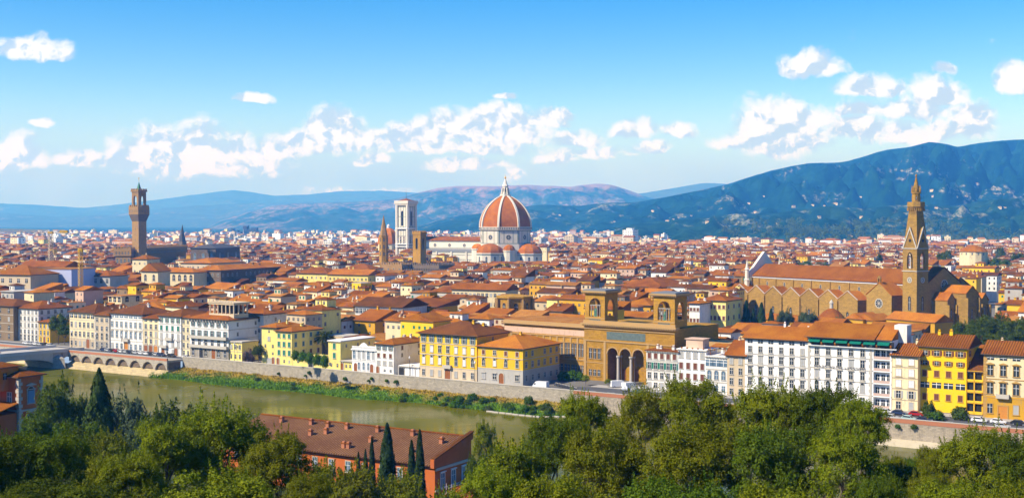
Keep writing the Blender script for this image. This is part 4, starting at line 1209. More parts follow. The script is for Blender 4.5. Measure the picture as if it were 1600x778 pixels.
# the two towers
def lib_tower(x0):
    w = 8.2; zb, z1 = HC + .56, 30.2
    m = MB()
    op = [(x0 + w / 2, 5.0, zb + 2.2, zb + 6.1)]
    m.archwall(x0, x0 + w, zb, z1, .3, 1.1, op); m.archwall(x0, x0 + w, zb, z1, w - .5, w + .3, op)
    for xa in (x0, x0 + w - .8):
        mm = MB().archwall(1.103, w - .503, zb, z1, 0, .8, [(w / 2 + .3, 4.6, zb + 2.2, zb + 6.1)])
        mm.v = [(xa + (.8 - y), x, z) for x, y, z in mm.v]
        m.join(mm)
    m.box(x0 + .82, x0 + w - .82, 1.11, w - .51, zb, zb + 2.0); m.box(x0 + .82, x0 + w - .82, 1.11, w - .51, z1 - .6, z1 - .02)
    o = m.build('tower', [LST], root)
    c = MB()
    c.box(x0 - .35, x0 + w + .35, -.05, w + .65, z1, z1 + .35)
    c.box(x0 - 1.1, x0 + w + 1.1, -.8, w + 1.4, z1 + .353, z1 + .85)
    for i in range(14):
        c.box(x0 - .9 + i * .74, x0 - .5 + i * .74, -.6, -.053, z1 + .0, z1 + .34)
        c.box(x0 + w + .353, x0 + w + .9, .3 + i * .6, .6 + i * .6, z1 + .0, z1 + .34)
    MB().box(x0 - .1, x0 + w + .1, .16, .297, zb + 1.4, zb + 1.8).build('string_course', [TRO], o)
    c.build('cornice', [TRO], o)
    MB().box(x0 - .6, x0 + w + .6, -.3, w + .9, z1 + .853, z1 + 1.35).build('flat_roof', [LEAD], o)
    a = MB()   # inner aedicule: small columns carrying a lintel, with a figure between them
    for q in (-1.75, -.65, .65, 1.75):
        a.lathe([(.22, 0), (.18, 3.4), (.3, 3.5), (.3, 3.8)], 8, (x0 + w / 2 + q, .8, zb + 2.2))
    a.box(x0 + w / 2 - 2.3, x0 + w / 2 + 2.3, .5, 1.05, zb + 6.01, zb + 6.35)
    a.build('aedicule', [STONE_GREY], o)
    f = MB().lathe([(.5, 0), (.5, .7), (.34, .75), (.42, 1.6), (.5, 2.1), (.2, 2.5), (.26, 2.7), (.2, 3.0), (.03, 3.1)], 10, (x0 + w / 2, .9, zb + 2.2)).build('statue', [BRONZE], o)
    MB().box(x0 + 1.8, x0 + w - 1.8, .22, .297, zb + .3, zb + 1.3).build('plaque', [plain('frieze_slate', (0, 0, 0))], o)
lib_tower(.2); lib_tower(PW - 8.4)
wall_box(LF, 0, PW, 0, D, HC); raise_skyline([LF.w(0, 0, 30), LF.w(8, 0, 30)]); raise_skyline([LF.w(28, 0, 30), LF.w(36, 0, 30)])
# long front wing beyond the pavilion
lw = thing('library_wing', 'long ochre library wing with two rows of mullioned windows beside the square', 'library', tuple(LF.w(-37, 1.6)), LF.th)
WL = 36.9
MB().box(0, WL, 0, 22, -.5, HC - 1.6).build('wall', [LST], lw)
t = MB()
t.box(-.8, WL, -.9, 1.2, HC - 1.6, HC - 1.1); t.box(-.2, WL, -.3, .8, HC - 1.097, HC - .3); t.box(-.1, WL, -.25, -.003, 6.3, 6.6); t.box(-.1, WL, -.3, -.003, 14.2, 14.5)
for i in range(13): t.box(i * WL / 12.4, i * WL / 12.4 + .7, -.2, -.004, 6.61, 14.19)
t.build('cornice', [TRO], lw)
MB().box(.2, WL - .2, -.06, -.004, 14.8, 16.8).build('frieze_panel', [WALLS['pink']], lw)
for i in range(12):
    for q in (-.62, .62):
        window(lw, (i + .62) * WL / 12.4 + q, 0, 7.6, 0, 'h', .95, 4.4, None, TRO); window(lw, (i + .62) * WL / 12.4 + q, 0, 2.2, 0, 'p', .95, 2.4, None, TRO)
MB().prism_y([(-.6, HC - 1.1), (WL, HC - 1.1), (WL, HC), (-.6, HC)], 1.3, 21).build('roof', [TILE[3]], lw)
wall_box(LF, -37, 0, 1.6, 23, HC - 1)
lw = thing('library_wing', 'low library side wing with plain upper band behind the white row', 'library', tuple(LF.w(PW + .1, 9)), LF.th)
MB().box(0, 52, 0, 18, -.5, 13.6).build('wall', [STONE_GREY], lw)
MB().box(0, 52.5, -.7, 18, 13.6, 14.1).box(0, 52.2, -.2, .6, 14.103, 15.2).build('cornice', [TRO], lw)
for i in range(16): window(lw, 2 + i * 3.1, 0, 8.4, 0, 'p', 1.2, 2.6, None, TRO)
wall_box(LF, PW, PW + 52, 9, 27, 14.8)

# ---- the great church of golden stone
CF = Frame(193.0, 600.0, R(-57.5))        # x along the nave towards the choir, y towards the far side
church = thing('church', 'huge golden-brown stone church with gabled aisle bays and a long tiled nave roof', 'church', (CF.o[0], CF.o[1], 0), CF.th)
NL = 106.0
zE, zR, zA = 24.6, 31.0, 15.2
SCW = wall('santa_stone', (0.33, 0.20, 0.050), (0.28, 0.17, 0.06), 0.5, 0.7, 0.12)
m = MB()
m.box(-NL, 8, 0, 19, -1, zE)
m.build('nave_wall', [SCW], church)
rf = MB(); rf.prism_x([(-1.0, zE + .02), (9.5, zR), (20, zE + .02), (20, zE + .3), (9.5, zR + .35), (-1.0, zE + .3)], -NL + 1, 14)
nr = rf.build('nave_roof', [TILE_ROWS_OR], church)
MB().box(-NL, 8, -.35, -.003, zE - .9, zE - .1).build('cornice', [TRIM_W], church)
AY = -8.5
g0 = CF.at(1143, AY, 12); g1 = CF.at(1340, AY, 12); g1 = min(g1, -18)
ng = 7; gw_ = (g1 - g0) / ng
for i in range(ng):
    a = g0 + gw_ * i; b = a + gw_; c = (a + b) / 2
    zg = zA + 4.4
    gb_ = MB().prism_y([(a + .02, -1), (b - .02, -1), (b - .02, zA), (c, zg), (a + .02, zA)], AY, -.01)
    ga = gb_.build('aisle_bay', [SCW], church)
    rr = MB()
    for (p, q) in ((a, zA), (b, zA)):
        sg = 1 if p == a else -1
        rr.prism_y([(p, q + .02), (c, zg + .02), (c, zg + .3), (p, q + .3)] if sg > 0 else [(c, zg + .02), (p, q + .02), (p, q + .3), (c, zg + .3)], AY - .25, -.02)
    rr.build('roof', [TILE[0]], ga)
    MB().prism_y([(a, zA + .302), (c, zg + .302), (c, zg + .55), (a, zA + .55)], AY - .3, AY + .4).prism_y([(c + .01, zg + .302), (b, zA + .302), (b, zA + .55), (c + .01, zg + .55)], AY - .3, AY + .4).build('verge', [TRIM], ga)
    window(ga, c, AY, 3.5, 0, 'a', 1.5, 5.0, None, SCW)
    MB().box(a - .45, a + .45, AY - .8, AY - .003, -1, zA - .6).build('buttress', [SCW], church)
    window(church, c, 0, 17.0, 0, 'a', 1.1, 4.2, GLASS, TRIM)
    MB().box(a - .4, a + .4, -.5, -.003, zA, zE - .95).build('buttress', [SCW], church)
# side gable with the rose window
ta, tb_ = CF.at(1354, -11, 14), CF.at(1393, -11, 14)
tc_ = (ta + tb_) / 2
tg = MB().prism_y([(ta, -1), (tb_, -1), (tb_, 19.0), (tc_, 25.0), (ta, 19.0)], -11, -.012).build('transept', [SCW], church)
rr = MB().prism_y([(ta - .4, 18.8), (tc_, 25.02), (tc_, 25.4), (ta - .4, 19.2)], -11.3, 6).prism_y([(tc_ + .01, 25.02), (tb_ + .4, 18.8), (tb_ + .4, 19.2), (tc_ + .01, 25.4)], -11.3, 6).build('roof', [TILE[0]], tg)
def rose(par, x, y, z, r, rz=0.0):
    a = MB()
    a.prism_y([(r * math.cos(t), r * math.sin(t)) for t in [2 * math.pi * i / 20 for i in range(20)]], -.05, -.004, 0)
    for i in range(4):
        t = math.pi * i / 4
        c, s = math.cos(t), math.sin(t)
        a.prism_y([(-r * c + .1 * s, -r * s - .1 * c), (r * c + .1 * s, r * s - .1 * c), (r * c - .1 * s, r * s + .1 * c), (-r * c - .1 * s, -r * s + .1 * c)], -.1 - i * .004, -.052, 1)
    o = a.build('rose_window', [GLASS, TRIM], par, (x, y, z), rz)
    f = MB()
    for i in range(20):
        t0, t1 = 2 * math.pi * i / 20, 2 * math.pi * (i + 1) / 20
        f.prism_y([(r * math.cos(t0), r * math.sin(t0)), ((r + .4) * math.cos(t0), (r + .4) * math.sin(t0)), ((r + .4) * math.cos(t1), (r + .4) * math.sin(t1)), (r * math.cos(t1), r * math.sin(t1))], -.2, -.003)
    f.build('frame', [TRIM], o)
    return o
rose(tg, tc_, -11, 15.0, 2.0)
window(tg, tc_, -11, 2.0, 0, 'a', 1.6, 5.0, None, TRIM)
b = MB().box(tc_ - .9, tc_ - .5, -11.2, -10.4, 25.41, 27.4).box(tc_ + .5, tc_ + .9, -11.2, -10.4, 25.41, 27.4).prism_y([(tc_ - 1.2, 27.41), (tc_ + 1.2, 27.41), (tc_, 28.6)], -11.3, -10.3).build('bell_gable', [SCW], tg)
# white gable of the front seen from behind
MB().prism_y([(-2, zE - 1), (21, zE - 1), (21, zE + 1.8), (9.5, zR + 7.2), (-2, zE + 1.8)], -.9, .9).rotz(R(90)).build('front_gable', [MARBLE], church, (-NL - .5, 0, 0))
for y in (-3.2, 22):
    MB().lathe([(1.4, -1), (1.4, 22), (1.8, 22.3), (1.2, 23), (1.1, 28), (1.5, 28.3), (.9, 29), (.05, 34)], 8, (-NL - .5, y, 0)).build('pinnacle', [MARBLE], church)
# choir and chapels facing the shade
m = MB()
m.prism_x([(-3, -1), (22, -1), (22, 25.0), (9.5, 32.6), (-3, 25.0)], 8.01, 17)
m.build('choir', [SCW], church)
rr = MB().prism_x([(-3.5, 25.02), (9.5, 32.9), (22.5, 25.02), (22.5, 25.4), (9.5, 33.3), (-3.5, 25.4)], 7.6, 17.3).build('roof', [TILE[1]], church)
rose(church, 17, 9.5, 24.5, 2.2, R(90))
window(church, 17, 5.0, 12, R(90), 'a', 1.4, 8, None, SCW); window(church, 17, 14, 12, R(90), 'a', 1.4, 8, None, SCW)
for i, (y0, y1, d, h) in enumerate(((0.5, 6, 26, 17.5), (6.3, 15, 32, 21), (15.3, 21, 27, 18), (22.5, 28, 24, 17), (28.3, 34, 24, 16.5))):
    c = (y0 + y1) / 2
    ch = MB().prism_x([(y0, -1), (y1, -1), (y1, h), (c, h + 3.4), (y0, h)], 17.01 if y1 < 22 else 10, d).build('chapel', [SCW], church)
    MB().prism_x([(y0 - .3, h - .1), (c, h + 3.42), (y1 + .3, h - .1), (y1 + .3, h + .25), (c, h + 3.8), (y0 - .3, h + .25)], 17.02 if y1 < 22 else 10, d + .3).build('roof', [TILE[0]], ch)
    window(ch, d, c, 5, R(90), 'a', 1.2, 8, None, SCW)
    for y in (y0, y1): MB().box(d + .003, d + 1.5, y - .5, y + .5, -1, h - 2).build('buttress', [SCW], ch)
m = MB().prism_x([(22.1, -1), (40, -1), (40, 22.0), (31, 27.0), (22.1, 22.0)], -6, 9.9).build('transept', [SCW], church)
MB().prism_x([(21.8, 22.02), (31, 27.2), (40.3, 22.02), (40.3, 22.4), (31, 27.6), (21.8, 22.4)], -6.4, 10.2).build('roof', [TILE[0]], m)
wall_box(CF, -NL - 3, 34, -14, 40, zE)
# slim bell tower
a0 = P(1410, 500, 586)
TF = Frame(a0.x, a0.y, R(-57.5)); tw = 8.3
Yt = 589
zt = lambda py: zp(py, Yt)
bell = thing('bell_tower', 'tall pointed bell tower of the golden church with gables and a stone spire', 'tower', (TF.o[0], TF.o[1], 0), TF.th)
def quad_tower(parent, w, z0, z1, op, mat, name='stage', th=.9, pointed=False, k=8):
    m = MB()
    m.archwall(0, w, z0, z1, 0, th, op, 0, k, pointed); m.archwall(0, w, z0, z1, w - th, w, op, 0, k, pointed)
    for side in (0, 1):
        mm = MB().archwall(th + .002, w - th - .002, z0, z1, 0, th, op, 0, k, pointed)
        xa = 0 if side == 0 else w - th
        mm.v = [(xa + (th - y), x, z) for x, y, z in mm.v]
        m.join(mm)
    return m.build(name, [mat], parent)
z1, z2, z3 = zt(422), zt(388.5), zt(327)
MB().box(0, tw, 0, tw, -1, z1 - .4).build('shaft', [SCW], bell)
for z in (z1 - .4, z2): MB().box(-.35, tw + .35, -.35, tw + .35, z, z + .397).build('cornice', [TRIM], bell)
quad_tower(bell, tw, z1, z2, [(tw / 2, 3.4, z1 + 1.0, z2 - 1.2 - 3.2)], SCW, 'belfry', .9, True)
mc = MB()
for q in ((tw / 2, .35, 0), (tw - .35, tw / 2, 1)):
    mc.lathe([(.2, 0), (.17, z2 - z1 - 5)], 8, (q[0], q[1], z1 + 1))
mc.build('mullion', [TRIM_W], bell)
MB().lathe([(.9, 0), (.75, .5), (.5, 1.2), (.2, 1.5)], 12, (tw / 2, tw / 2, z1 + 3)).box(.9, tw - .9, tw / 2 - .2, tw / 2 + .2, z1 + 4.51, z1 + 4.8).build('bell', [BRONZE], bell)
c0 = tw / 2
MB().lathe([(c0 * 1.36, z2 + .4), (2.6 * 1.2, z3)], 4, (c0, c0, 0), R(45)).build('spire_base', [SCW], bell)
for rz, ox, oy in ((0, 0, 0), (R(90), tw, 0), (R(180), tw, tw), (R(-90), 0, tw)):
    zg = zt(356)
    g = MB().prism_y([(0, z2 + .4), (tw, z2 + .4), (c0, zg)], .0, 1.6).build('gable', [SCW], bell, (ox, oy, 0), rz)
    MB().prism_y([(-.2, z2 + .2), (.35, z2 + .2), (c0, zg - .8), (c0, zg + .6)], -.35, -.003).prism_y([(tw - .35, z2 + .2), (tw + .2, z2 + .2), (c0 + .01, zg + .6), (c0 + .01, zg - .8)], -.35, -.003).build('gable_trim', [TRIM], g)
    MB().prism_y([(c0 + .8 * math.cos(t), z2 + 4 + .8 * math.sin(t)) for t in [math.pi * i / 4 for i in range(8)]], -.06, -.004).build('roundel', [DARK], g)
zr_ = zt(316)
ring = MB().lathe([(3.0, z3 - .6), (4.2, z3 + 1.2), (4.2, zr_), (3.6, zr_ + .02)], 8, (c0, c0, 0), R(22.5))
for i in range(24):
    t = 2 * math.pi * i / 24
    ring.box(c0 + 3.9 * math.cos(t) - .18, c0 + 3.9 * math.cos(t) + .18, c0 + 3.9 * math.sin(t) - .18, c0 + 3.9 * math.sin(t) + .18, z3 - .9, z3 + .6)
ring.build('gallery', [SCW], bell)
zs_ = zt(303)
MB().lathe([(2.0, zr_), (1.9, zs_), (2.3, zs_ + .05), (2.3, zs_ + .6)], 8, (c0, c0, 0), R(22.5)).build('lantern', [SCW], bell)
for i in range(4):
    a = R(22.5 + 22.5 + 90 * i)
    window(bell, c0 + 1.83 * math.cos(a), c0 + 1.83 * math.sin(a), zr_ + 1.0, a + R(90), 'a', .7, 1.7, DARK, SCW)
zt_ = zt(273)
MB().lathe([(1.8, zs_ + .6), (.22, zt_ - 1.2), (.5, zt_ - .9), (.5, zt_ - .5), (.04, zt_ + .3)], 8, (c0, c0, 0), R(22.5)).build('spire', [SCW], bell)
for i in range(8):
    a = R(45 * i)
    MB().lathe([(.32, zs_ + .6), (.3, zs_ + 2.0), (.02, zs_ + 4.2)], 4, (c0 + 2.0 * math.cos(a), c0 + 2.0 * math.sin(a), 0)).build('pinnacle', [SCW], bell)
window(bell, c0, 0, z1 - 19, 0, 'a', 1.5, 6, None, SCW); window(bell, tw, c0, z1 - 19, R(90), 'a', 1.5, 6, None, SCW)
rose(bell, c0, 0, z1 - 4.5, 1.0); rose(bell, tw, c0, z1 - 4.5, 1.0, R(90))
wall_box(TF, 0, tw, 0, tw, z2)
# small domed chapel in the cloister
pz = P(1299, 500, 560)
ch = thing('chapel', 'small round chapel with a conical tiled roof and a lantern before the golden church', 'chapel', (pz.x, pz.y, 0))
MB().lathe([(5.4, -1), (5.4, 11)], 16).build('drum', [WALLS['beige']], ch)
MB().lathe([(6.2, 11.0), (5.5, 11.9), (3.4, 14.0), (1.2, 15.2), (1.0, 15.3)], 16).build('roof', [TILE[1]], ch)
MB().lathe([(.9, 15.0), (.8, 17.6), (1.15, 17.7), (.05, 19.4)], 8).build('lantern', [TRIM], ch)
BLOCKED.append((Frame(pz.x, pz.y, 0), -9, 9, -9, 9))
# cloister ranges with tiled roofs
for (lab, px, py, Y, w, d, h, th, k) in (('low orange cloister roof between the church and the white hotel', 1415, 520, 545, 26, 12, 11.5, -57, 'gable'),
                                       ('pair-gabled ochre cloister room below the rose window', 1333, 508, 560, 10, 12, 10.5, -57, 'gabley'),
                                       ('ochre gabled cloister room beside the tiled lantern chapel', 1350, 508, 557, 10, 12, 10.2, -57, 'gabley'),
                                       ('long rust-tiled cloister range in front of the aisle bays', 1240, 512, 570, 44, 9, 9.5, -52, 'gable')):
    q = P(px, py, Y); f = Frame(q.x - w / 3, q.y, R(th))
    o = thing('cloister', lab, 'cloister', (f.o[0], f.o[1], 0), f.th)
    MB().box(0, w, 0, d, -1, h).build('wall', [WALLS['ochre']], o)
    r = MB(); roof_geo(r, 0, w, 0, d, h, k, .5, .5, 0, 1); r.build('roof', [TILE[0], SOFFIT], o)
    for i in range(max(1, int(w / 6))): window(o, (i + .5) * 6 - .5, 0, h - 3.4, 0, 'a', 1.2, 1.6)
    block_box(f, 0, w, 0, d)

# ---- cathedral
DY = 1350.0
dc = P(789.5, 412, DY)
DF = Frame(dc.x, dc.y, R(-33))
zd = lambda py: zp(py, DY)
duomo = thing('cathedral', 'white marble cathedral with a giant red-tiled octagonal dome and white ribs', 'cathedral', (DF.o[0], DF.o[1], 0), DF.th)
r0 = 29.3; zs0, zt0 = zd(354.5), zd(305.5)
r_oct = R(22.5 - 4)
prof = []
Rb = r0 * 1.62; hmax = math.sqrt(Rb ** 2 - (Rb - r0 + 4.6) ** 2)
for i in range(13):
    h = hmax * i / 12
    prof.append((math.sqrt(Rb ** 2 - h ** 2) - (Rb - r0), zs0 + (zt0 - zs0) * h / hmax))
TILE_DOME = tile('tile_dome', (0.49, 0.155, 0.008), (0.39, 0.11, 0.008), (0.50, 0.20, 0.02))
MB().lathe(prof, 8, rot=r_oct).build('dome', [TILE_DOME], duomo)
for i in range(8):
    a = r_oct + math.pi * i / 4
    m = MB()
    c, s = math.cos(a), math.sin(a)
    for (ra, za), (rb, zb) in zip(prof[:-1], prof[1:]):
        w = 1.15
        def pt(r, z, side, out): return ((r + out) * c - side * w * s, (r + out) * s + side * w * c, z)
        m.hexa([pt(ra, za, -1, -.6), pt(ra, za, 1, -.6), pt(ra, za, 1, .9), pt(ra, za, -1, .9), pt(rb, zb, -1, -.6), pt(rb, zb, 1, -.6), pt(rb, zb, 1, .9), pt(rb, zb, -1, .9)])
    m.build('rib', [MARBLE], duomo)
zl0, zl1 = zt0, zd(273)
lan = MB().lathe([(6.2, zl0 - .5), (6.2, zl0 + 1.2), (5.4, zl0 + 1.25), (3.2, zl0 + 1.3), (3.0, zl0 + 10), (3.9, zl0 + 10.2), (3.4, zl0 + 11.4), (2.6, zl0 + 12.2), (.5, zl0 + 18.5)], 8, rot=r_oct)
for i in range(8):
    a = r_oct + math.pi * i / 4
    c, s = math.cos(a), math.sin(a)
    lan.hexa([(5.2 * c - .35 * s, 5.2 * s + .35 * c, zl0 + 1.26), (5.2 * c + .35 * s, 5.2 * s - .35 * c, zl0 + 1.26), (3 * c + .35 * s, 3 * s - .35 * c, zl0 + 1.26), (3 * c - .35 * s, 3 * s + .35 * c, zl0 + 1.26),
              (4.2 * c - .35 * s, 4.2 * s + .35 * c, zl0 + 7.5), (4.2 * c + .35 * s, 4.2 * s - .35 * c, zl0 + 7.5), (3 * c + .35 * s, 3 * s - .35 * c, zl0 + 9.5), (3 * c - .35 * s, 3 * s + .35 * c, zl0 + 9.5)])
lan = lan.build('lantern', [MARBLE], duomo)
for i in range(8):
    a = r_oct + math.pi * (i + .5) / 4
    window(lan, 2.85 * math.cos(a), 2.85 * math.sin(a), zl0 + 2, a + R(90), 'an', 1.0, 5.5, DARK)
MB().lathe([(.1, 0), (.9, .35), (1.2, 1.2), (.9, 2.05), (.1, 2.4)], 12, (0, 0, zl0 + 18.4)).box(-.1, .1, -.1, .1, zl0 + 20.6, zl0 + 23).box(-.6, .6, -.1, .1, zl0 + 21.8, zl0 + 22).build('ball', [GOLD], lan)
zg, zb_ = zd(359), zd(381)
dr = MB().lathe([(r0 * .985, zb_), (r0 * .985, zg), (r0 + 1.2, zg + .05), (r0 + 1.2, zs0), (r0, zs0 + .02)], 8, rot=r_oct).build('drum', [MARBLE], duomo)
ap = r0 * .985 * math.cos(math.pi / 8)
for i in range(8):
    a = r_oct + math.pi * (i + .5) / 4
    rose(dr, ap * math.cos(a), ap * math.sin(a), (zb_ + zg) / 2 - .3, 2.6, a + R(90))
    t = MB()
    s2 = r0 * .985 * math.sin(math.pi / 8)
    for z in (zb_ + .4, zg - 1.3): t.box(-s2, s2, -.12, -.004, z, z + .7)
    for x in (-s2 + .3, s2 - 1.3): t.box(x, x + 1.0, -.1, -.005, zb_ + 1.15, zg - 1.35)
    for x in (-5, 5): t.box(x - .3, x + .3, -.1, -.005, zb_ + 1.15, zg - 1.35)
    t.build('inlay', [GREEN_MARBLE], dr, (ap * math.cos(a), ap * math.sin(a), 0), a + R(90))
    g = MB()
    apg = (r0 + 1.2) * math.cos(math.pi / 8); sg = (r0 + 1.2) * math.sin(math.pi / 8)
    for q in range(12): g.box(-sg + 2 * sg * (q + .25) / 12, -sg + 2 * sg * (q + .75) / 12, -.06, -.004, zg + .6, zs0 - .6)
    g.build('gallery_arch', [DARK], dr, (apg * math.cos(a), apg * math.sin(a), 0), a + R(90))
MB().lathe([(r0 + .6, -1), (r0 + .6, zb_)], 8, rot=r_oct).build('crossing', [MARBLE], duomo)
# three tribunes with half domes, and small ones between
for a, R1, r1, py0, py1 in ((R(-90), 30, 15.5, 394, 380), (R(0), 30, 15.5, 395, 380), (R(90), 30, 15.5, 395, 380), (R(-45 - 4), 31, 6.5, 390, 381.5), (R(45), 31, 6.5, 390, 381.5), (R(-135 - 4), 31, 6.5, 388, 380.5)):
    cx_, cy_ = R1 * math.cos(a), R1 * math.sin(a)
    za, zb2 = zd(py0), zd(py1)
    tr = MB().lathe([(r1, -1), (r1, za - 1.2), (r1 + .7, za - 1.1), (r1 + .7, za)], 10, (cx_, cy_, 0), a).build('tribune', [MARBLE], duomo)
    MB().lathe([(r1 * math.cos(t) + .02, za + (zb2 - za) * math.sin(t)) for t in [math.pi / 2 * i / 7 for i in range(8)]], 10, (cx_, cy_, 0), a).build('half_dome', [TILE_DOME], tr)
    if r1 > 10:
        for i in range(10):
            b_ = a + 2 * math.pi * (i + .5) / 10; rr_ = r1 * math.cos(math.pi / 10)
            window(tr, cx_ + rr_ * math.cos(b_), cy_ + rr_ * math.sin(b_), za - 10, b_ + R(90), 'a', 1.8, 5, None, GREEN_MARBLE)
        t = MB().lathe([(r1 + .12, za - 2.4), (r1 + .12, za - 1.7)], 10, (cx_, cy_, 0), a, 0, False).build('inlay', [GREEN_MARBLE], tr)
# nave: clerestory, aisles
zn, zw, za_ = zd(371), zd(377), zd(393.5)
NLd = 112
nv = MB().prism_x([(-11, -1), (11, -1), (11, zw), (-11, zw)], -NLd, -20).build('nave_wall', [MARBLE], duomo)
MB().prism_x([(-11.8, zw + .02), (0, zn), (11.8, zw + .02), (11.8, zw + .5), (0, zn + .5), (-11.8, zw + .5)], -NLd, -20).build('roof', [TILE[1]], nv)
ai = MB().prism_x([(-22, -1), (22, -1), (22, za_), (11, za_ + 2.5), (-11, za_ + 2.5), (-22, za_)], -NLd, -18).build('aisle_wall', [MARBLE], duomo)
MB().prism_x([(-22.4, za_ - .1), (-11.01, za_ + 2.6), (-11.01, za_ + 3), (-22.4, za_ + .3)], -NLd, -18).build('roof', [LEAD], ai)
for i in range(4):
    x = -NLd + 12 + 20.5 * (i + .35)
    rose(nv, x + 4, -11, (za_ + 2.5 + zw) / 2 - .2, 1.7)
    window(ai, x + 4, -22, 6, 0, 'd', 2.0, 9, None, MARBLE)
    MB().box(x - 6.6, x - 4.9, -23, -22.003, -1, za_).build('buttress', [MARBLE], ai)
t = MB()
for z in (za_ - 1.3, za_ - 4, za_ - 9, 7.0): t.box(-NLd, -20, -22.1, -22.004, z, z + .6)
for z in (zw - 1.4, za_ + 3.6): t.box(-NLd, -20, -11.1, -11.004, z, z + .5)
for i in range(30): t.box(-NLd + 1 + i * 3, -NLd + 1.5 + i * 3, -22.09, -22.005, 1, za_ - 9.1)
t.build('inlay', [GREEN_MARBLE], ai)
MB().prism_x([(-23, -1), (23, -1), (23, za_ + 2), (11, za_ + 4), (11, zw + 2), (0, zn + 3), (-11, zw + 2), (-11, za_ + 4), (-23, za_ + 2)], -NLd - 2, -NLd - .01).build('front', [MARBLE], duomo)
wall_box(DF, -NLd - 5, -20, -26, 26, za_); wall_box(DF, -42, 42, -48, 46, zb_)
# campanile
q = P(620.5, 412, 1392)
GF = Frame(q.x, q.y, R(-33) + R(1)); gw2 = 15.0
zc = lambda py: zp(py, 1398)
camp = thing('campanile', 'slender square marble bell tower with pink and green panels beside the cathedral', 'tower', (GF.o[0], GF.o[1], 0), GF.th)
zt2 = zc(321)
lev = [-1, 14, 27, zc(381), zc(357), zt2]
MB().box(0, gw2, 0, gw2, -1, lev[4]).build('shaft', [MARBLE], camp)
quad_tower(camp, gw2, lev[4] + .02, lev[5], [(gw2 / 2, 3.4, lev[4] + 3, lev[5] - 8)], MARBLE, 'belfry', 1.2, False)
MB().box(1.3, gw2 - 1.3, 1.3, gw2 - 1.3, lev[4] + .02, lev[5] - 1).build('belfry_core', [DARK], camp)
for cx_ in (0, gw2):
    for cy_ in (0, gw2):
        MB().lathe([(1.9, -1), (1.9, lev[5])], 8, (cx_, cy_, 0), R(22.5)).build('corner_buttress', [MARBLE], camp)
c = MB(); c.box(-1.6, gw2 + 1.6, -1.6, gw2 + 1.6, lev[5], lev[5] + 1.5); c.box(-2.3, gw2 + 2.3, -2.3, gw2 + 2.3, lev[5] + 1.503, lev[5] + 5.2)
c.build('cornice', [MARBLE], camp)
MB().lathe([(gw2 * .66, lev[5] + 5.2), (.4, lev[5] + 7.8)], 4, (gw2 / 2, gw2 / 2, 0), R(45)).build('roof', [TILE[1]], camp)
MB().tube((gw2 / 2, gw2 / 2, lev[5] + 7), (gw2 / 2, gw2 / 2, zc(296)), .22, 6, .08).build('mast', [IRON], camp)
for rz, ox, oy in ((0, 0, 0), (R(90), gw2, 0), (R(-90), 0, gw2)):
    t = MB(); pk = MB()
    for i, z in enumerate(lev[1:5]):
        t.box(-1, gw2 + 1, -2.0, -.0, z - .5, z + .5)
        hgt = lev[i + 2] - z if i + 2 < len(lev) else 10
        for x in (1.9, 5.2, gw2 - 6.2, gw2 - 2.9):
            pk.box(x, x + .5, -.1, -.004, z + 1, z + hgt - 1)
        for zz in (z + 1.6, z + hgt * .5, z + hgt - 2.2): pk.box(2, gw2 - 2, -.09, -.004, zz, zz + .45)
    t.build('string_course', [TRIM_W], camp, (ox, oy, 0), rz)
    pk.build('inlay', [GREEN_MARBLE], camp, (ox, oy, 0), rz)
    for z in (lev[2] + 2.5, lev[3] + 2.5):
        for x in (gw2 * .35, gw2 * .65):
            p_ = Matrix.Rotation(rz, 3, 'Z') @ Vector((x, 0, 0))
            window(camp, ox + p_.x, oy + p_.y, z, rz, 'd', 1.7, 5.5, DARK, PINK_MARBLE)
wall_box(GF, 0, gw2, 0, gw2, 80)
# red-domed chapel behind
q = P(607, 400, 1640); zm = lambda py: zp(py, 1640)
o = thing('domed_chapel', 'red octagonal dome with a white lantern beyond the marble bell tower', 'chapel', (q.x, q.y, 0), R(-20))
MB().lathe([(14.6, -1), (14.6, zm(381))], 8).build('drum', [WALLS['cream']], o)
MB().lathe([(15.2 * math.cos(t) + .3, zm(381) + (zm(356) - zm(381)) * math.sin(t)) for t in [math.pi / 2 * i / 8 for i in range(9)]], 8).build('dome', [TILE_DOME], o)
MB().lathe([(2.2, zm(357)), (2.0, zm(353)), (2.4, zm(353) + .1), (.1, zm(350))], 8).build('lantern', [TRIM_W], o)
for i in range(8): window(o, 14.6 * math.cos(math.pi / 8) * math.cos(R(22.5 + 45 * i)), 14.6 * math.cos(math.pi / 8) * math.sin(R(22.5 + 45 * i)), zm(391), R(112.5 + 45 * i), 'a', 2.4, 4.5)
BLOCKED.append((Frame(q.x, q.y, 0), -20, 20, -20, 20))

# ---- crenellated town hall
q = P(180.5, 415, 1135)
HF = Frame(q.x, q.y, R(-10)); zh = lambda py: zp(py, 1130)
hall = thing('town_hall', 'massive brown crenellated medieval hall with a projecting battlement gallery', 'palace', (HF.o[0], HF.o[1], 0), HF.th)
hw_ = HF.at(204, 0, 30); hD = 118
hm = zh(389)
m = MB().box(0, hw_, 0, hD, -1, hm - 6.5).box(-1.1, hw_ + 1.1, -1.1, hD + 1.1, hm - 6.5, hm)
crenels(m, -1.1, hw_ + 1.1, -1.1, hD + 1.1, hm + .003, 1.7, 2.6)
m.build('wall', [STONE], hall)
for i in range(5): window(hall, hw_ * (i + .5) / 5, -1.1, hm - 5.2, 0, 'an', 1.2, 2.0, DARK)
for i in range(38): window(hall, hw_ + 1.1, hD * (i + .5) / 38, hm - 5.2, R(90), 'an', 1.2, 2.0, DARK)
for z in (hm - 13, hm - 22):
    for i in range(4): window(hall, hw_ * (i + .5) / 4, 0, z, 0, 'a', 1.6, 3.0)
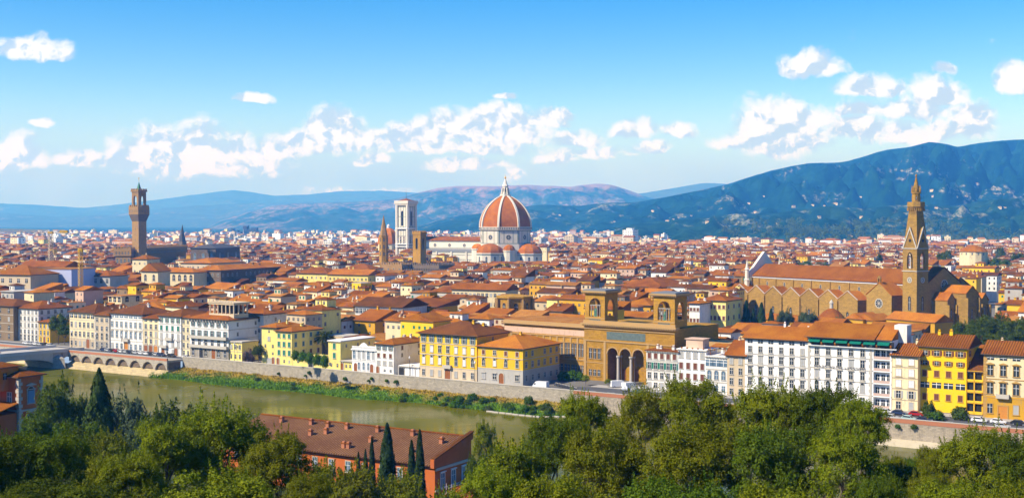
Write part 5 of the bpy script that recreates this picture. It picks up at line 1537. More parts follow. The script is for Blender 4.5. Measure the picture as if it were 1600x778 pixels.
MB().box(1, hw_ - 1, 1, hD - 1, hm - .4, hm - .05).build('roof', [TILE[2]], hall)
wall_box(HF, 0, hw_, 0, hD, hm)
# the hall's bell tower (part of the same body)
q = P(206.5, 400, 1140)
BF = Frame(q.x, q.y, R(-33)); 
tower = thing('clock_tower', 'tall slim brown stone tower with overhanging battlements and an open belfry', 'tower', (BF.o[0], BF.o[1], 0), BF.th)
bw2 = 9.2
zb0, zb1, zb2, zb3 = zh(346), zh(335), zh(323), zh(297)
MB().box(0, bw2, 0, bw2, -1, zb0).build('shaft', [STONE], tower)
e = 2.0
MB().hexa([(0, 0, zb0), (bw2, 0, zb0), (bw2, bw2, zb0), (0, bw2, zb0), (-e, -e, zb1), (bw2 + e, -e, zb1), (bw2 + e, bw2 + e, zb1), (-e, bw2 + e, zb1)]).build('corbel', [STONE_DARK_SHADE], tower)
m = MB().box(-e, bw2 + e, -e, bw2 + e, zb1 + .002, zb2)
crenels(m, -e, bw2 + e, -e, bw2 + e, zb2 + .003, 1.7, 2.2)
m.build('gallery', [STONE], tower)
for i in range(4):
    window(tower, -e + (bw2 + 2 * e) * (i + .5) / 4, -e, zb1 + 2.4, 0, 'n', .9, 1.4, DARK); window(tower, bw2 + e, -e + (bw2 + 2 * e) * (i + .5) / 4, zb1 + 2.4, R(90), 'n', .9, 1.4, DARK)
bf = quad_tower(tower, bw2, zb2 + .01, zb3 - 1.5, [(bw2 / 2, 4.6, zb2 + .1, zb2 + 8.0)], STONE, 'belfry', 1.7)
m = MB().box(-.7, bw2 + .7, -.7, bw2 + .7, zb3 - 1.5, zb3); crenels(m, -.7, bw2 + .7, -.7, bw2 + .7, zb3 + .003, 1.4, 1.9)
m.build('battlement', [STONE], tower)
MB().lathe([(1.3, 0), (1.1, .7), (.7, 1.8), (.2, 2.2)], 12, (bw2 / 2, bw2 / 2, zb2 + 5)).build('bell', [BRONZE], bf)
MB().lathe([(2.4, zb3), (.15, zh(284))], 4, (bw2 / 2, bw2 / 2, 0), R(45)).build('spire', [BRONZE], tower)
MB().tube((bw2 / 2, bw2 / 2, zh(285)), (bw2 / 2, bw2 / 2, zh(277)), .16).lathe([(.1, 0), (.5, .4), (.1, .8)], 8, (bw2 / 2, bw2 / 2, zh(280))).box(bw2 / 2 - .9, bw2 / 2 + .6, bw2 / 2 - .06, bw2 / 2 + .06, zh(278), zh(277)).build('weathervane', [GOLD], tower)
for z in (zb0 - 8, zb0 - 18, zb0 - 30): window(tower, bw2 / 2, 0, z, 0, 'n', .8, 1.6, DARK); window(tower, bw2, bw2 / 2, z, R(90), 'n', .8, 1.6, DARK)
wall_box(BF, 0, bw2, 0, bw2, hm)
# dark granary church, dark spire
q = P(298, 405, 1180); f = Frame(q.x, q.y, R(-12)); z = zp(388, 1180)
o = thing('granary_church', 'block-like church coloured dark for its shade, with pale arched windows and a low hipped roof', 'church', (f.o[0], f.o[1], 0), f.th)
w_ = f.at(337, 0, 20); dd = 55
MB().box(0, w_, 0, dd, -1, z).build('wall', [STONE_DARK_SHADE], o)  # dark tone painted on for walls lying in shade
r = MB(); roof_geo(r, 0, w_, 0, dd, z, 'hip', .28, .8, 0, 0); r.build('roof', [plain('dark_slate', (0.07, 0.065, 0.065))], o)
for i in range(3): window(o, w_ * (i + .5) / 3, 0, z - 12, 0, 'a', 2.6, 6, GLASS_B, TRIM)
for i in range(3): window(o, w_, dd * (i + .5) / 3, z - 12, R(90), 'a', 2.6, 6, GLASS_B, TRIM)
wall_box(f, 0, w_, 0, dd, z)
q = P(285, 400, 1700); zz = lambda py: zp(py, 1700)
o = thing('bell_tower', 'dark slate-covered needle spire beyond the crenellated hall', 'tower', (q.x, q.y, 0), R(-30))
MB().box(-4, 4, -4, 4, -1, zz(377)).build('shaft', [STONE_DARK_SHADE], o)
MB().lathe([(4.6, zz(377)), (3.6, zz(370)), (.15, zz(351))], 8).build('spire', [plain('dark_slate', (0, 0, 0))], o)
# prison palace with square tower, abbey spire
q = P(594, 418, 1085); f = Frame(q.x, q.y, R(-30)); z = zp(413, 1085)
o = thing('fortress', 'crenellated ochre medieval fortress below the square ochre tower', 'palace', (f.o[0], f.o[1], 0), f.th)
w_ = f.at(628, 0, 18); dd = 46
m = MB().box(0, w_, 0, dd, -1, z); crenels(m, 0, w_, 0, dd, z + .003, 1.8, 2.4); m.build('wall', [STONE], o)
for i in range(4): window(o, w_ * (i + .5) / 4, 0, z - 6, 0, 'a', 1.2, 2.2)
m = MB().box(w_ + .01, w_ + 30, 14, 40, -1, z - .5); crenels(m, w_ + .01, w_ + 30, 14, 40, z - .497, 1.8, 2.4); m.build('rear_wing', [STONE_DARK_SHADE], o)  # both wings take the darker stone to imitate the unlit face
m = MB().box(w_ + .01, w_ + 60, 2, 13.9, -1, z - 5); crenels(m, w_ + .01, w_ + 60, 2, 13.9, z - 4.997, 1.6, 2.4); m.build('low_wing', [STONE_DARK_SHADE], o)
wall_box(f, 0, w_ + 30, 10, 40, z - 4); wall_box(f, 0, w_, 0, dd, z - 4); wall_box(f, w_, w_ + 60, 2, 14, z - 4)
q = P(645, 418, 1096); f = Frame(q.x, q.y, R(-32)); zb = lambda py: zp(py, 1096); w_ = 8.6
o = thing('fortress_tower', 'square ochre battlemented tower with tall arched bell opening', 'tower', (f.o[0], f.o[1], 0), f.th)
MB().box(0, w_, 0, w_, -1, zb(391)).build('shaft', [STONE_OCHRE], o)
quad_tower(o, w_, zb(391) + .01, zb(366), [(w_ / 2, 2.4, zb(389), zb(374))], STONE_OCHRE, 'belfry', 1.0)
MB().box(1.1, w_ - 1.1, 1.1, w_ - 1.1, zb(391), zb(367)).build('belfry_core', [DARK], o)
m = MB().box(-.5, w_ + .5, -.5, w_ + .5, zb(366), zb(363)); crenels(m, -.5, w_ + .5, -.5, w_ + .5, zb(363) + .003, 1.3, 1.9); m.build('battlement', [STONE_OCHRE], o)
q = P(599.5, 418, 1112); zb = lambda py: zp(py, 1112)
o = thing('bell_tower', 'slim six-sided brown bell tower with a sharp stone spire left of the white bell tower', 'tower', (q.x, q.y, 0), R(10))
MB().lathe([(4.1, -1), (4.1, zb(369)), (4.5, zb(369) + .1), (4.5, zb(368))], 6).build('shaft', [STONE_OCHRE], o)
for zq in (zb(377), zb(388), zb(399)):
    for i in range(6): window(o, 3.55 * math.cos(R(30 + 60 * i)), 3.55 * math.sin(R(30 + 60 * i)), zq, R(120 + 60 * i), 'a', 1.3, 2.6, DARK, STONE)
MB().lathe([(3.6, zb(368)), (.12, zb(336))], 6).build('spire', [STONE], o)
# drum-like stone lantern among the roofs behind the library
q = P(804, 488, 600); f = Frame(q.x, q.y, R(-40)); 
o = thing('stone_rotunda', 'brown weathered octagonal stone drum with pilasters behind the library wing', 'rotunda', (f.o[0], f.o[1], 0), f.th)
MB().lathe([(11.5, -1), (11.5, 10.0), (12.2, 10.2), (12.2, 11)], 8, rot=R(22.5)).build('base', [STONE_OCHRE], o)
MB().lathe([(8.6, 11.0), (8.6, 17.6), (9.5, 17.8), (9.5, 18.6), (3.0, 19.4)], 8, rot=R(22.5)).build('drum', [STONE_OCHRE], o)
for i in range(8):
    a = R(22.5 + 45 * i)
    MB().lathe([(1.0, 11.01), (.85, 17.4)], 8, (9.4 * math.cos(a), 9.4 * math.sin(a), 0)).build('pilaster', [STONE], o)
    a += R(22.5); window(o, 7.95 * math.cos(a), 7.95 * math.sin(a), 12, a + R(90), 'a', 1.8, 2.6, DARK, STONE)
BLOCKED.append((Frame(q.x, q.y, 0), -13, 13, -13, 13))

# ------------------------------------------------------------------ singled-out buildings of the old town
def mid(label, px0, px1, py, Y, th, D, wm, rows, cols, roof='hip', rm=0, pitch=.34, **kw):
    q = P(px0, py, Y)
    f = Frame(q.x, q.y, R(th))
    return palazzo(label, px0, px1, 0, py, D, wm, rows, cols, roof, pitch, rm, fr=f, strings=False, **kw)
N3 = [None, ('n', 1.1, 1.7), ('n', 1.1, 1.7), ('n', 1.1, 1.5)]
N4 = [None, ('n', 1.2, 2.0), ('n', 1.2, 2.0), ('n', 1.2, 1.8), ('n', 1.2, 1.5)]
mid('cream arcaded block under a broad orange roof, joined to a long dark palace', 241, 303, 425, 800, -22, 14, 'cream', [None, ('a', 1.6, 2.4), ('a', 2.0, 3.0)], 7, rm=0, chim=2, name='palace_block')
mid('long palace coloured dark for its shade, with rows of small windows and bright orange roof', 304, 345, 422, 806, -22, 84, STONE_DARK_SHADE, [None, ('p', 1.2, 2.0), ('p', 1.2, 2.0), ('p', 1.2, 1.8)], 5, rm=0, chim=3, side=16, pitch=.26)  # dark colour imitates the shaded long side of the block
mid('large flat-pitched orange roof over a cream block behind the long dark palace', 282, 330, 411, 930, -22, 40, 'beige', N3, 6, rm=0, side=8, pitch=.24)
mid('ochre church-like gabled front below the brown clock tower', 221, 247, 424, 765, -22, 12, 'cream', [None, ('a', 1.6, 3.0), ('a', 1.6, 3.0)], 2, 'gabley', rm=0, pitch=.7, chim=0, name='gabled_hall', cat='hall')
mid('square cream tower house with orange cap roof below the crenellated hall', 207, 230, 405, 870, -22, 14, 'cream', N4, 3, rm=0, pitch=.4, side=2, name='tower_house', cat='house')
LAV = plain('pale_sheeting', (0.42, 0.45, 0.62), .7, vary=.04)
mid('block wrapped in pale lavender builders sheeting beside the yellow crane mast', 62, 112, 420, 720, -18, 22, LAV, [None], 1, 'flat', TILE[3], chim=0, cornice=False, name='wrapped_building', cat='building', ov=.4)
mid('grey block with wide orange roof at the picture edge behind the embankment', -14, 48, 429, 700, -18, 24, 'beige', [None, None, ('n', 1.6, 2.2), ('n', 1.8, 2.4)], 5, rm=0, pitch=.38, chim=1)
mid('broad pale-roofed block with white skylights below the building crane', 30, 100, 417, 800, -18, 20, 'beige', N3, 8, 'gable', rm=1, chim=3)
mid('grey-beige block with tall dark windows near the yellow crane mast', 136, 172, 431, 735, -18, 18, 'grey', [None, None, ('n', 1.6, 2.6), ('n', 1.6, 2.6)], 4, rm=1, name='palace_block')
mid('long pale yellow block with a row of tall windows under a rust roof', 463, 512, 427, 820, -24, 22, 'lemon', N3, 7, rm=1, side=3)
mid('yellow wing continuing the long pale block with orange eaves', 513, 575, 429, 800, -24, 18, 'lemon', N3, 10, 'gable', rm=0, side=3)
mid('cream block with rust roof in front of the ochre fortress', 535, 577, 420, 930, -24, 20, 'cream', N3, 7, rm=1)
mid('wide rust-roofed house with a glazed attic gallery and big ochre side wall', 555, 628, 478, 560, -27, 22, 'white', [None, None, ('n', 1.4, 1.6), ('n', 1.7, 2.2, None, 12)], 9, 'gable', rm=2, side=0, chim=0, pitch=.3)
mid('blank ochre house wall block stepping down beside the glazed attic house', 632, 682, 478, 575, -27, 20, 'ochre', [None, None, None, ('n', .9, 1.2)], 2, 'shed', rm=1, chim=1, pitch=.12, name='town_house', cat='house')
mid('ochre block with teal roof hut and plain walls behind the palm tree', 553, 586, 500, 515, -36, 22, 'ochre', [None, None, ('n', 1, 1.4), ('n', 1, 1.4)], 2, 'gable', rm=1, side=2, name='town_house', cat='house')
mid('very long cream building with evenly spaced dark windows under rust eaves', 706, 790, 452, 640, -24, 16, 'cream', [None, None, ('n', 1.3, 1.9), ('n', 1.4, 1.9)], 13, 'gable', rm=1, chim=4)
mid('yellow block with brown shuttered windows between library and golden church', 1094, 1134, 469, 545, -33, 18, 'lemon', [None, ('s', 1.1, 1.8, 'brown'), ('s', 1.1, 1.8, 'brown'), ('s', 1.1, 1.6, 'brown')], 6, rm=1, side=3, name='town_house', cat='house')
mid('slim white house with brown shutters next to the yellow shuttered block', 1077, 1093, 474, 535, -33, 14, 'white', [None, ('s', 1.0, 1.6, 'brown'), ('s', 1.0, 1.6, 'brown'), ('s', 1.0, 1.4, 'brown')], 3, rm=0, name='town_house', cat='house')
mid('ochre house with shuttered windows seen between the two library towers', 972, 1016, 476, 520, -33, 18, 'ochre', [None, None, ('s', 1.0, 1.5, 'brown'), ('n', 1.0, 1.4)], 6, rm=0, name='town_house', cat='house')
mid('great rust-coloured hall roof spreading behind the library towers', 962, 1035, 447, 740, -33, 44, 'brown', N3, 8, rm=1, pitch=.3, name='hall', cat='hall', chim=3)
mid('cream house with an open rooftop loggia of three arches above the cream palace', 169, 190, 462, 640, -33, 14, 'cream', [None, None, None, ('an', 2.2, 1.9)], 3, 'flat', TILE[3], side=2, chim=0, ov=.3, pane=DARK, name='loggia_house', cat='house')
mid('grey and white block with roof terrace at the bend of the bridge road', 2, 22, 455, 600, -33, 16, 'grey', N4, 3, 'flat', TRIM, chim=0)
q = P(1521, 405, 1050)
o = thing('domed_hall', 'round cream hall with a shallow orange tiled dome beyond the bell tower', 'hall', (q.x, q.y, 0))
zz = lambda py: zp(py, 1050)
MB().lathe([(11.5, -1), (11.5, zz(393))], 14).build('drum', [WALLS['cream']], o)
MB().lathe([(12.2, zz(393)), (8.5, zz(387)), (2.0, zz(383)), (1.8, zz(382.8))], 14).build('dome', [TILE[0]], o)
for i in range(14): window(o, 11.5 * math.cos(math.pi / 14) * math.cos(2 * math.pi * (i + .5) / 14), 11.5 * math.cos(math.pi / 14) * math.sin(2 * math.pi * (i + .5) / 14), zz(398), 2 * math.pi * (i + .5) / 14 + R(90), 'n', 1.2, 1.8)
BLOCKED.append((Frame(q.x, q.y, 0), -15, 15, -15, 15))

# ---- building cranes
YEL = plain('crane_yellow', (0.62, 0.36, 0.02), .5)
def lattice(mb, p, q, w, n):
    p, q = Vector(p), Vector(q)
    d = (q - p).normalized(); a = d.orthogonal().normalized(); b = d.cross(a)
    cs = [(a + b) * w / 2, (a - b) * w / 2, (-a - b) * w / 2, (b - a) * w / 2]
    for c in cs: mb.tube(p + c, q + c, w * .09, 4)
    for i in range(n):
        for k in range(4):
            u, v_ = cs[k], cs[(k + 1) % 4]
            mb.tube(p + (q - p) * (i / n) + u, p + (q - p) * ((i + 1) / n) + v_, w * .06, 4)
q = P(79.5, 420, 900); zz = lambda py: zp(py, 900)
o = thing('crane', 'tower crane with long pale jib reaching past the photo edge', 'crane', (q.x, q.y, 0))
m = MB(); lattice(m, (0, 0, 0), (0, 0, zz(364)), 2.6, 22); m.build('mast', [plain('crane_pale', (.52, .40, .26), .6)], o)
m = MB(); lattice(m, (-1, 0, zz(361.5)), (-46, 6, zz(360)), 1.5, 30); lattice(m, (1, 0, zz(362)), (11, -1.4, zz(362)), 1.5, 6); m.build('jib', [plain('crane_pale', (0, 0, 0))], o)
MB().box(7.5, 13, -2.2, .6, zz(364), zz(360)).build('counterweight', [YEL], o)
MB().box(-1.6, 1.6, -1.6, 1.6, zz(365), zz(362.2)).build('cab', [YEL], o)
q = P(126, 445, 690); zz = lambda py: zp(py, 690)
o = thing('crane', 'bright yellow lattice crane mast beside the sheeted building', 'crane', (q.x, q.y, 0))
m = MB(); lattice(m, (0, 0, 0), (0, 0, zz(390)), 1.9, 20); m.build('mast', [YEL], o)
MB().box(-1.2, 1.2, -1.2, 1.2, zz(394), zz(388)).build('cab', [YEL], o)

# ------------------------------------------------------------------ the common houses
PAL = ['white', 'cream', 'lemon', 'yellow', 'ochre', 'beige', 'pink', 'grey', 'brown']
PALW = [30, 26, 5, 9, 7, 15, 7, 6, 3]
CITYMATS = [WALLS[p] for p in PAL] + TILE + [SOFFIT, DARK, SHUT['brown'], SHUT['green'], TRIM, GLASS_B, LEAD]
NW = len(PAL); I_T = NW; I_S = NW + 4; I_D = NW + 5; I_B = NW + 6; I_G = NW + 7; I_TR = NW + 8; I_GB = NW + 9; I_L = NW + 10
def blocked(x, y, r):
    for fr, x0, x1, y0, y1 in BLOCKED:
        dx, dy = x - fr.o[0], y - fr.o[1]
        lx, ly = dx * fr.c + dy * fr.s, -dx * fr.s + dy * fr.c
        if x0 - r < lx < x1 + r and y0 - r < ly < y1 + r:
            return True
    return False
houses = []
hr = random.Random(21)
CTH = R(-38)
CFR = Frame(0, 402, CTH)
y = -60.0; row = 0
while y < 2600:
    d = hr.uniform(8, 12.5)
    street = 4.0 if row % 2 else 1.2
    x = -1500.0; k = 0
    while x < 2600:
        w = hr.choice((hr.uniform(5.5, 9), hr.uniform(7, 12), hr.uniform(8, 14), hr.uniform(12, 22)))
        c = CFR.w(x + w / 2, y + d / 2)
        ok = 500 < c.y < 1850 and abs(c.x) < .435 * c.y + 30
        if ok:
            rvx, rvy = c.x - RV.o[0], c.y - RV.o[1]
            v = -rvx * RV.s + rvy * RV.c; t = rvx * RV.c + rvy * RV.s
            ok = v > (32 if t < 20 else 52) - 8.5 and not (t > TB0 - 20 and t < TB0 + 22 and v < 120)
        if not ok and 400 < c.y <= 500:
            rvx, rvy = c.x - RV.o[0], c.y - RV.o[1]
            v = -rvx * RV.s + rvy * RV.c; t = rvx * RV.c + rvy * RV.s
            ok = v > (30 if t < 30 else 50) and abs(c.x) < .435 * c.y + 30
        if ok and not blocked(c.x, c.y, min(w, d) * .42):
            bt = CTH + R(8) * fbm(c.x * .004, c.y * .004, 5.0)
            sp = hr.random()
            H = hr.gauss(13.8, 2.9) if sp > .06 else hr.uniform(17, 22)
            H = max(8.5, min(21, H))
            kind = 'gable' if w > d * 1.25 and hr.random() < .6 else hr.choice(('hip', 'gable', 'gabley', 'shed', 'hip', 'flat' if hr.random() < .6 else 'gable'))
            houses.append(dict(x=c.x, y=c.y, w=w - .25, d=d - .25, h=H, th=bt, kind=kind, wm=hr.choices(range(NW), PALW)[0], rm=hr.choices(range(4), (40, 32, 16, 12))[0],
                               ch=hr.randint(0, 3), alt=hr.random() < .24, seed=hr.randint(0, 10 ** 6), pitch=hr.uniform(.25, .36)))
        x += w; k += 1
        if hr.random() < .10:
            x += 4.0
    y += d + street; row += 1
houses.sort(key=lambda h: h['y'])
# what must stay in sight: (photo columns, lowest row that shows, distance)
KEEP = [(1143, 1490, 512, 600), (1100, 1160, 474, 640), (1490, 1600, 550, 485), (1455, 1548, 522, 600), (772, 838, 489, 600), (553, 685, 491, 562), (704, 792, 459, 640), (1076, 1148, 508, 540), (594, 690, 426, 1085), (655, 852, 411, 1310), (178, 300, 414, 1125), (296, 362, 404, 1175),
        (240, 432, 446, 800), (203, 250, 440, 765), (-10, 172, 447, 735), (168, 192, 478, 640), (463, 578, 440, 810), (962, 1040, 450, 740), (1500, 1542, 403, 1035), (550, 590, 520, 515)]
vis = []
EVENTS.sort()
ev = 0
for h in houses:
    while ev < len(EVENTS) and EVENTS[ev][0] < h['y'] - 4:
        _, a, b, t = EVENTS[ev]; SKY[a:b] = np.minimum(SKY[a:b], t); ev += 1
    f = Frame(h['x'], h['y'], h['th'])
    rise = {'flat': .2, 'shed': h['d'] * h['pitch'] * .5}.get(h['kind'], min(h['w'], h['d']) * .5 * h['pitch'])
    cs = [f.w(sx * h['w'] / 2, sy * h['d'] / 2) for sx in (-1, 1) for sy in (-1, 1)]
    pj = [proj(c.x, c.y, h['h']) for c in cs]
    lim = h['h']
    for (k0, k1, kb, kY) in KEEP:
        if h['y'] < kY and max(p[0] for p in pj) > k0 and min(p[0] for p in pj) < k1:
            lim = min(lim, zp(kb, h['y'] + 3) - rise - .4)
    if lim < 6.5:
        continue
    if lim < h['h']:
        h['h'] = lim; h['alt'] = False; h['ch'] = 0
        pj = [proj(c.x, c.y, lim) for c in cs]
    a, b = int(max(0, min(p[0] for p in pj))), int(min(1600, max(p[0] for p in pj)))
    if b <= a:
        continue
    top = proj(h['x'], h['y'], h['h'] + rise)[1]
    eave = max(p[1] for p in pj)
    base = min(900, proj(cs[0].x, cs[0].y, 0)[1])
    seg = np.minimum(SKY[a:b], base) - top
    area = float(np.clip(seg, 0, None).sum())
    if area > 0 or float(seg.max()) > -5:
        h['area'] = area; h['px'] = (a + b) / 2; h['top'] = top
        vis.append(h)
    SKY[a:b] = np.minimum(SKY[a:b], min(p[1] for p in pj) * .5 + eave * .5)
vis.sort(key=lambda h: -h['area'])
ONE, REST = vis[:296], vis[296:]

def house_geo(h, wallmb, roofmb, chimney_cb, win_cb, off):
    """off = material offsets (wall, tile, soffit); geometry in the house's own frame, centre at the origin"""
    r = random.Random(h['seed'])
    w, d, H = h['w'], h['d'], h['h']
    wallmb.box(-w / 2, w / 2, -d / 2, d / 2, -.2, H, off[0])
    k = h['kind']
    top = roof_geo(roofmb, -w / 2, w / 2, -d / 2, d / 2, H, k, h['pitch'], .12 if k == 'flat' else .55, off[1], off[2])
    if k == 'gable':
        pass
    for i in range(h['ch']):
        x, y = r.uniform(-.4, .4) * w, r.uniform(-.1, .4) * d
        rz = {'flat': 0, 'hip': min(w / 2 - abs(x), d / 2 - abs(y)), 'gable': d / 2 - abs(y), 'gabley': w / 2 - abs(x), 'shed': y + d / 2}[k] * h['pitch']
        chimney_cb(x, y, H + rz + .2, r.uniform(.5, 1.0), r.uniform(.7, 1.5))
    if h['alt'] and k != 'flat':
        x, y = r.uniform(-.25, .25) * w, r.uniform(0, .25) * d
        aw, ad, ah = r.uniform(2, 3.4), r.uniform(2, 3), r.uniform(2.2, 3.4)
        zt = H + min(w, d) * .25 * h['pitch']
        wallmb.box(x - aw, x + aw, y - ad, y + ad, H - .5, zt + ah, off[0])
        roof_geo(roofmb, x - aw, x + aw, y - ad, y + ad, zt + ah, 'hip', .3, .4, off[1], off[2])
        for q in (-.5, .5):
            win_cb(x + q * aw, y - ad, zt + ah - 1.9, 0, 1.0, 1.3, r)
    toc = Vector((-h['x'], -h['y']))
    n = int(H / 3.5)
    lo = max(0, n - (3 if h['y'] < 900 else 2))
    fl = r.random()
    for (ang, L_, off_) in ((0, w, d / 2), (R(90), d, w / 2), (R(-90), d, w / 2)):
        nx_, ny_ = math.sin(h['th'] + ang), -math.cos(h['th'] + ang)
        if nx_ * toc.x + ny_ * toc.y < .12 * toc.length or (ang != 0 and r.random() < .45):
            continue
        m_ = max(1, int(L_ / r.uniform(2.6, 3.6)))
        for fi in range(lo, n):
            z = (fi + .32) * H / n
            for q in range(m_):
                if r.random() < .13: continue
                u = L_ * ((q + .5) / m_ - .5)
                c, s = math.cos(ang), math.sin(ang)
                win_cb(u * c + off_ * s, u * s - off_ * c, z, ang, 1.0, 1.65 if fi < n - 1 else 1.25, r, fl)

# landmarks that fix a house in words
ANCH = [(0, 60, 'the tall white palace'), (60, 112, 'the ivy-covered wall'), (112, 172, 'the cream palace'), (172, 224, 'the seven-bay white palace'), (224, 296, 'the green-shuttered white house'),
        (296, 384, 'the columned roof loggia'), (384, 455, 'the pale yellow corner house'), (455, 515, 'the garden hedge and palm'), (515, 590, 'the white baroque villa'), (590, 655, 'the white garage block'),
        (655, 746, 'the seven-bay yellow palace'), (746, 868, 'the yellow palace at the square'), (868, 962, 'the first library tower'), (962, 1070, 'the second library tower'), (1070, 1150, 'the yellow shuttered block'),
        (1150, 1280, 'the church aisle gables'), (1280, 1400, 'the rose window gable'), (1400, 1460, 'the pointed bell tower'), (1460, 1545, 'the church chapels'), (1545, 1700, 'the tree mass at the edge')]
cnt = {}
ORD = lambda n: str(n) + ('th' if 10 < n % 100 < 14 else {1: 'st', 2: 'nd', 3: 'rd'}.get(n % 10, 'th'))
ROOFW = {'hip': 'hipped', 'gable': 'gabled', 'gabley': 'front-gabled', 'shed': 'lean-to', 'flat': 'flat'}
TONE = ['orange', 'rust-red', 'brown', 'pale orange']
ONE.sort(key=lambda h: h['y'])
for h in ONE:
    a = next((t for p, q_, t in ANCH if p <= h['px'] < q_), 'the river')
    key = (a, h['wm'], h['rm'], h['kind'])
    cnt[a] = cnt.get(a, 0) + 1
    lab = f"{'wide ' if h['w'] > 15 else 'narrow ' if h['w'] < 8.5 else ''}{PAL[h['wm']]} house, {ROOFW[h['kind']]} {TONE[h['rm']]} roof, {ORD(cnt[a])} behind {a}"
    wb, rb_ = MB(), MB(); chs = []; wins = []
    near = h['y'] < 640
    def ch_cb(x, y, z, w, hh): chs.append((x, y, z, w, hh))
    def w_cb(x, y, z, ang, w, hh, r, fl=.5):
        if near: wins.append((x, y, z, ang, w, hh, fl))
        else:
            c, s = math.cos(ang), math.sin(ang)
            P4 = [(-w / 2, 0), (w / 2, 0), (w / 2, hh), (-w / 2, hh)]
            wb.poly([(x + px_ * c + .03 * s, y + px_ * s - .03 * c, z + pz_) for px_, pz_ in P4], 1 if r.random() < .75 else 2)
    house_geo(h, wb, rb_, ch_cb, w_cb, (0, 0, 1))
    o = wb.build('town_house', [WALLS[PAL[h['wm']]], DARK, SHUT['brown']], None, (h['x'], h['y'], 0), h['th'])
    tag(o, lab, 'house', 'tile-roofed houses of the old town')
    ro = rb_.build('roof', [TILE[h['rm']] if h['kind'] != 'flat' else (TRIM if h['seed'] % 2 else TILE[3]), SOFFIT], o)
    for (x, y_, z, w, hh) in chs:
        chimney_mb(x, y_, z, w, hh).build('chimney', [WALLS[PAL[h['wm']]], TILE[1]], ro)
    sty = ('s', SHUT['brown']) if h['seed'] % 5 == 0 else ('s', SHUT['green']) if h['seed'] % 5 == 1 else ('n', None)
    for (x, y_, z, ang, w, hh, fl) in wins:
        window(o, x, y_, z, ang, sty[0] + 'n' if sty[0] == 's' else 'n', 1.05, round(hh, 1), None, TRIM, sty[1])
rest = MB()
for h in REST:
    hm = MB()
    wm, rm = h['wm'], I_T + h['rm']
    if h['kind'] == 'flat': rm = I_TR
    def ch_cb(x, y, z, w, hh):
        hm.box(x - w / 2, x + w / 2, y - w / 2, y + w / 2, z - 1, z + hh, wm)
    def w_cb(x, y, z, ang, w, hh, r, fl=.5):
        c, s = math.cos(ang), math.sin(ang)
        hm.poly([(x + px_ * c + .04 * s, y + px_ * s - .04 * c, z + pz_) for px_, pz_ in ((-w / 2, 0), (w / 2, 0), (w / 2, hh), (-w / 2, hh))], I_D if fl < .7 else I_B if fl < .85 else I_G)
    house_geo(h, hm, hm, ch_cb, w_cb, (wm, rm, I_S))
    f = Frame(h['x'], h['y'], h['th'])
    hm.v = [(f.o[0] + x * f.c - y_ * f.s, f.o[1] + x * f.s + y_ * f.c, z) for x, y_, z in hm.v]
    rest.join(hm)
struct(rest.build('old_town_houses', CITYMATS), 'stuff')
print('houses', len(houses), len(vis), len(rest.f))

# ---- the newer town out to the foot of the hills
far = MB()
fr_ = random.Random(5)
FP = ['white', 'cream', 'beige', 'pink', 'grey', 'lemon', 'pure white']
FM = [WALLS[p] for p in FP] + TILE + [DARK, TRIM]
for i in range(4300):
    u = fr_.random()
    Y = 1780 + (4700 - 1780) * u ** 1.5
    X = fr_.uniform(-.44, .44) * Y
    if X / Y > .13 and Y > 2700 + 250 * fbm(X * .002, 3) : 
        if fr_.random() < .9: continue
    w, d = fr_.uniform(9, 20), fr_.uniform(9, 15)
    if fr_.random() < .18: w *= 2.2
    h = fr_.uniform(9, 18) if fr_.random() < .8 else fr_.uniform(16, 27)
    if Y < 2100: h = min(h, 18)
    th = R(-38) + fr_.uniform(-.5, .5)
    hm = MB(); wi = fr_.choices(range(7), (22, 20, 15, 12, 9, 4, 18))[0]
    hm.box(-w / 2, w / 2, -d / 2, d / 2, -1, h, wi)
    if fr_.random() < (.85 if Y < 2500 else .5):
        roof_geo(hm, -w / 2, w / 2, -d / 2, d / 2, h, fr_.choice(('hip', 'gable')), .34, .5, 7 + fr_.choices(range(4), (3, 3, 1, 3))[0])
    else:
        hm.box(-w / 2 - .2, w / 2 + .2, -d / 2 - .2, d / 2 + .2, h, h + .7, 12)
        hm.box(-2, 2, -2, 2, h + .703, h + 3, wi)
    for fl in range(1, int(h / 3.3)):
        z = fl * 3.3 + .8
        for face in (0, 1):
            Lf = w if face == 0 else d
            n = max(1, int(Lf / 5))
            for q_ in range(n):
                if fr_.random() < .35: continue
                u_ = Lf * ((q_ + .5) / n - .5)
                p4 = ((u_ - 1, z), (u_ + 1, z), (u_ + 1, z + 1.5), (u_ - 1, z + 1.5))
                hm.poly([(a, -d / 2 - .06, b) if face == 0 else (w / 2 + .06, a, b) for a, b in p4], 11)
    c, s = math.cos(th), math.sin(th)
    hm.v = [(X + x * c - y_ * s, Y + x * s + y_ * c, z) for x, y_, z in hm.v]
    far.join(hm)
struct(far.build('distant_city_blocks', FM), 'stuff')
def tower_block(px, pyt, Y, w, d, th, label, m, fl=9):
    q = P(px, pyt, Y)
    o = thing('tower_block', label, 'building', (q.x, q.y, 0), R(th))
    MB().box(-w / 2, w / 2, -d / 2, d / 2, -1, q.z).box(-w / 4, w / 4, -d / 4, d / 4, q.z + .003, q.z + 3).build('wall', [WALLS[m]], o)
    t = MB()
    for i in range(fl):
        z = q.z * (i + .45) / fl
        for k in range(int(w / 4)): t.box(-w / 2 + 1 + k * 4, -w / 2 + 3 + k * 4, -d / 2 - .1, -d / 2 - .005, z, z + 1.6)
        for k in range(int(d / 4)): t.box(w / 2 + .005, w / 2 + .1, -d / 2 + 1 + k * 4, -d / 2 + 3 + k * 4, z, z + 1.6)
    t.build('glazing', [GLASS], o)
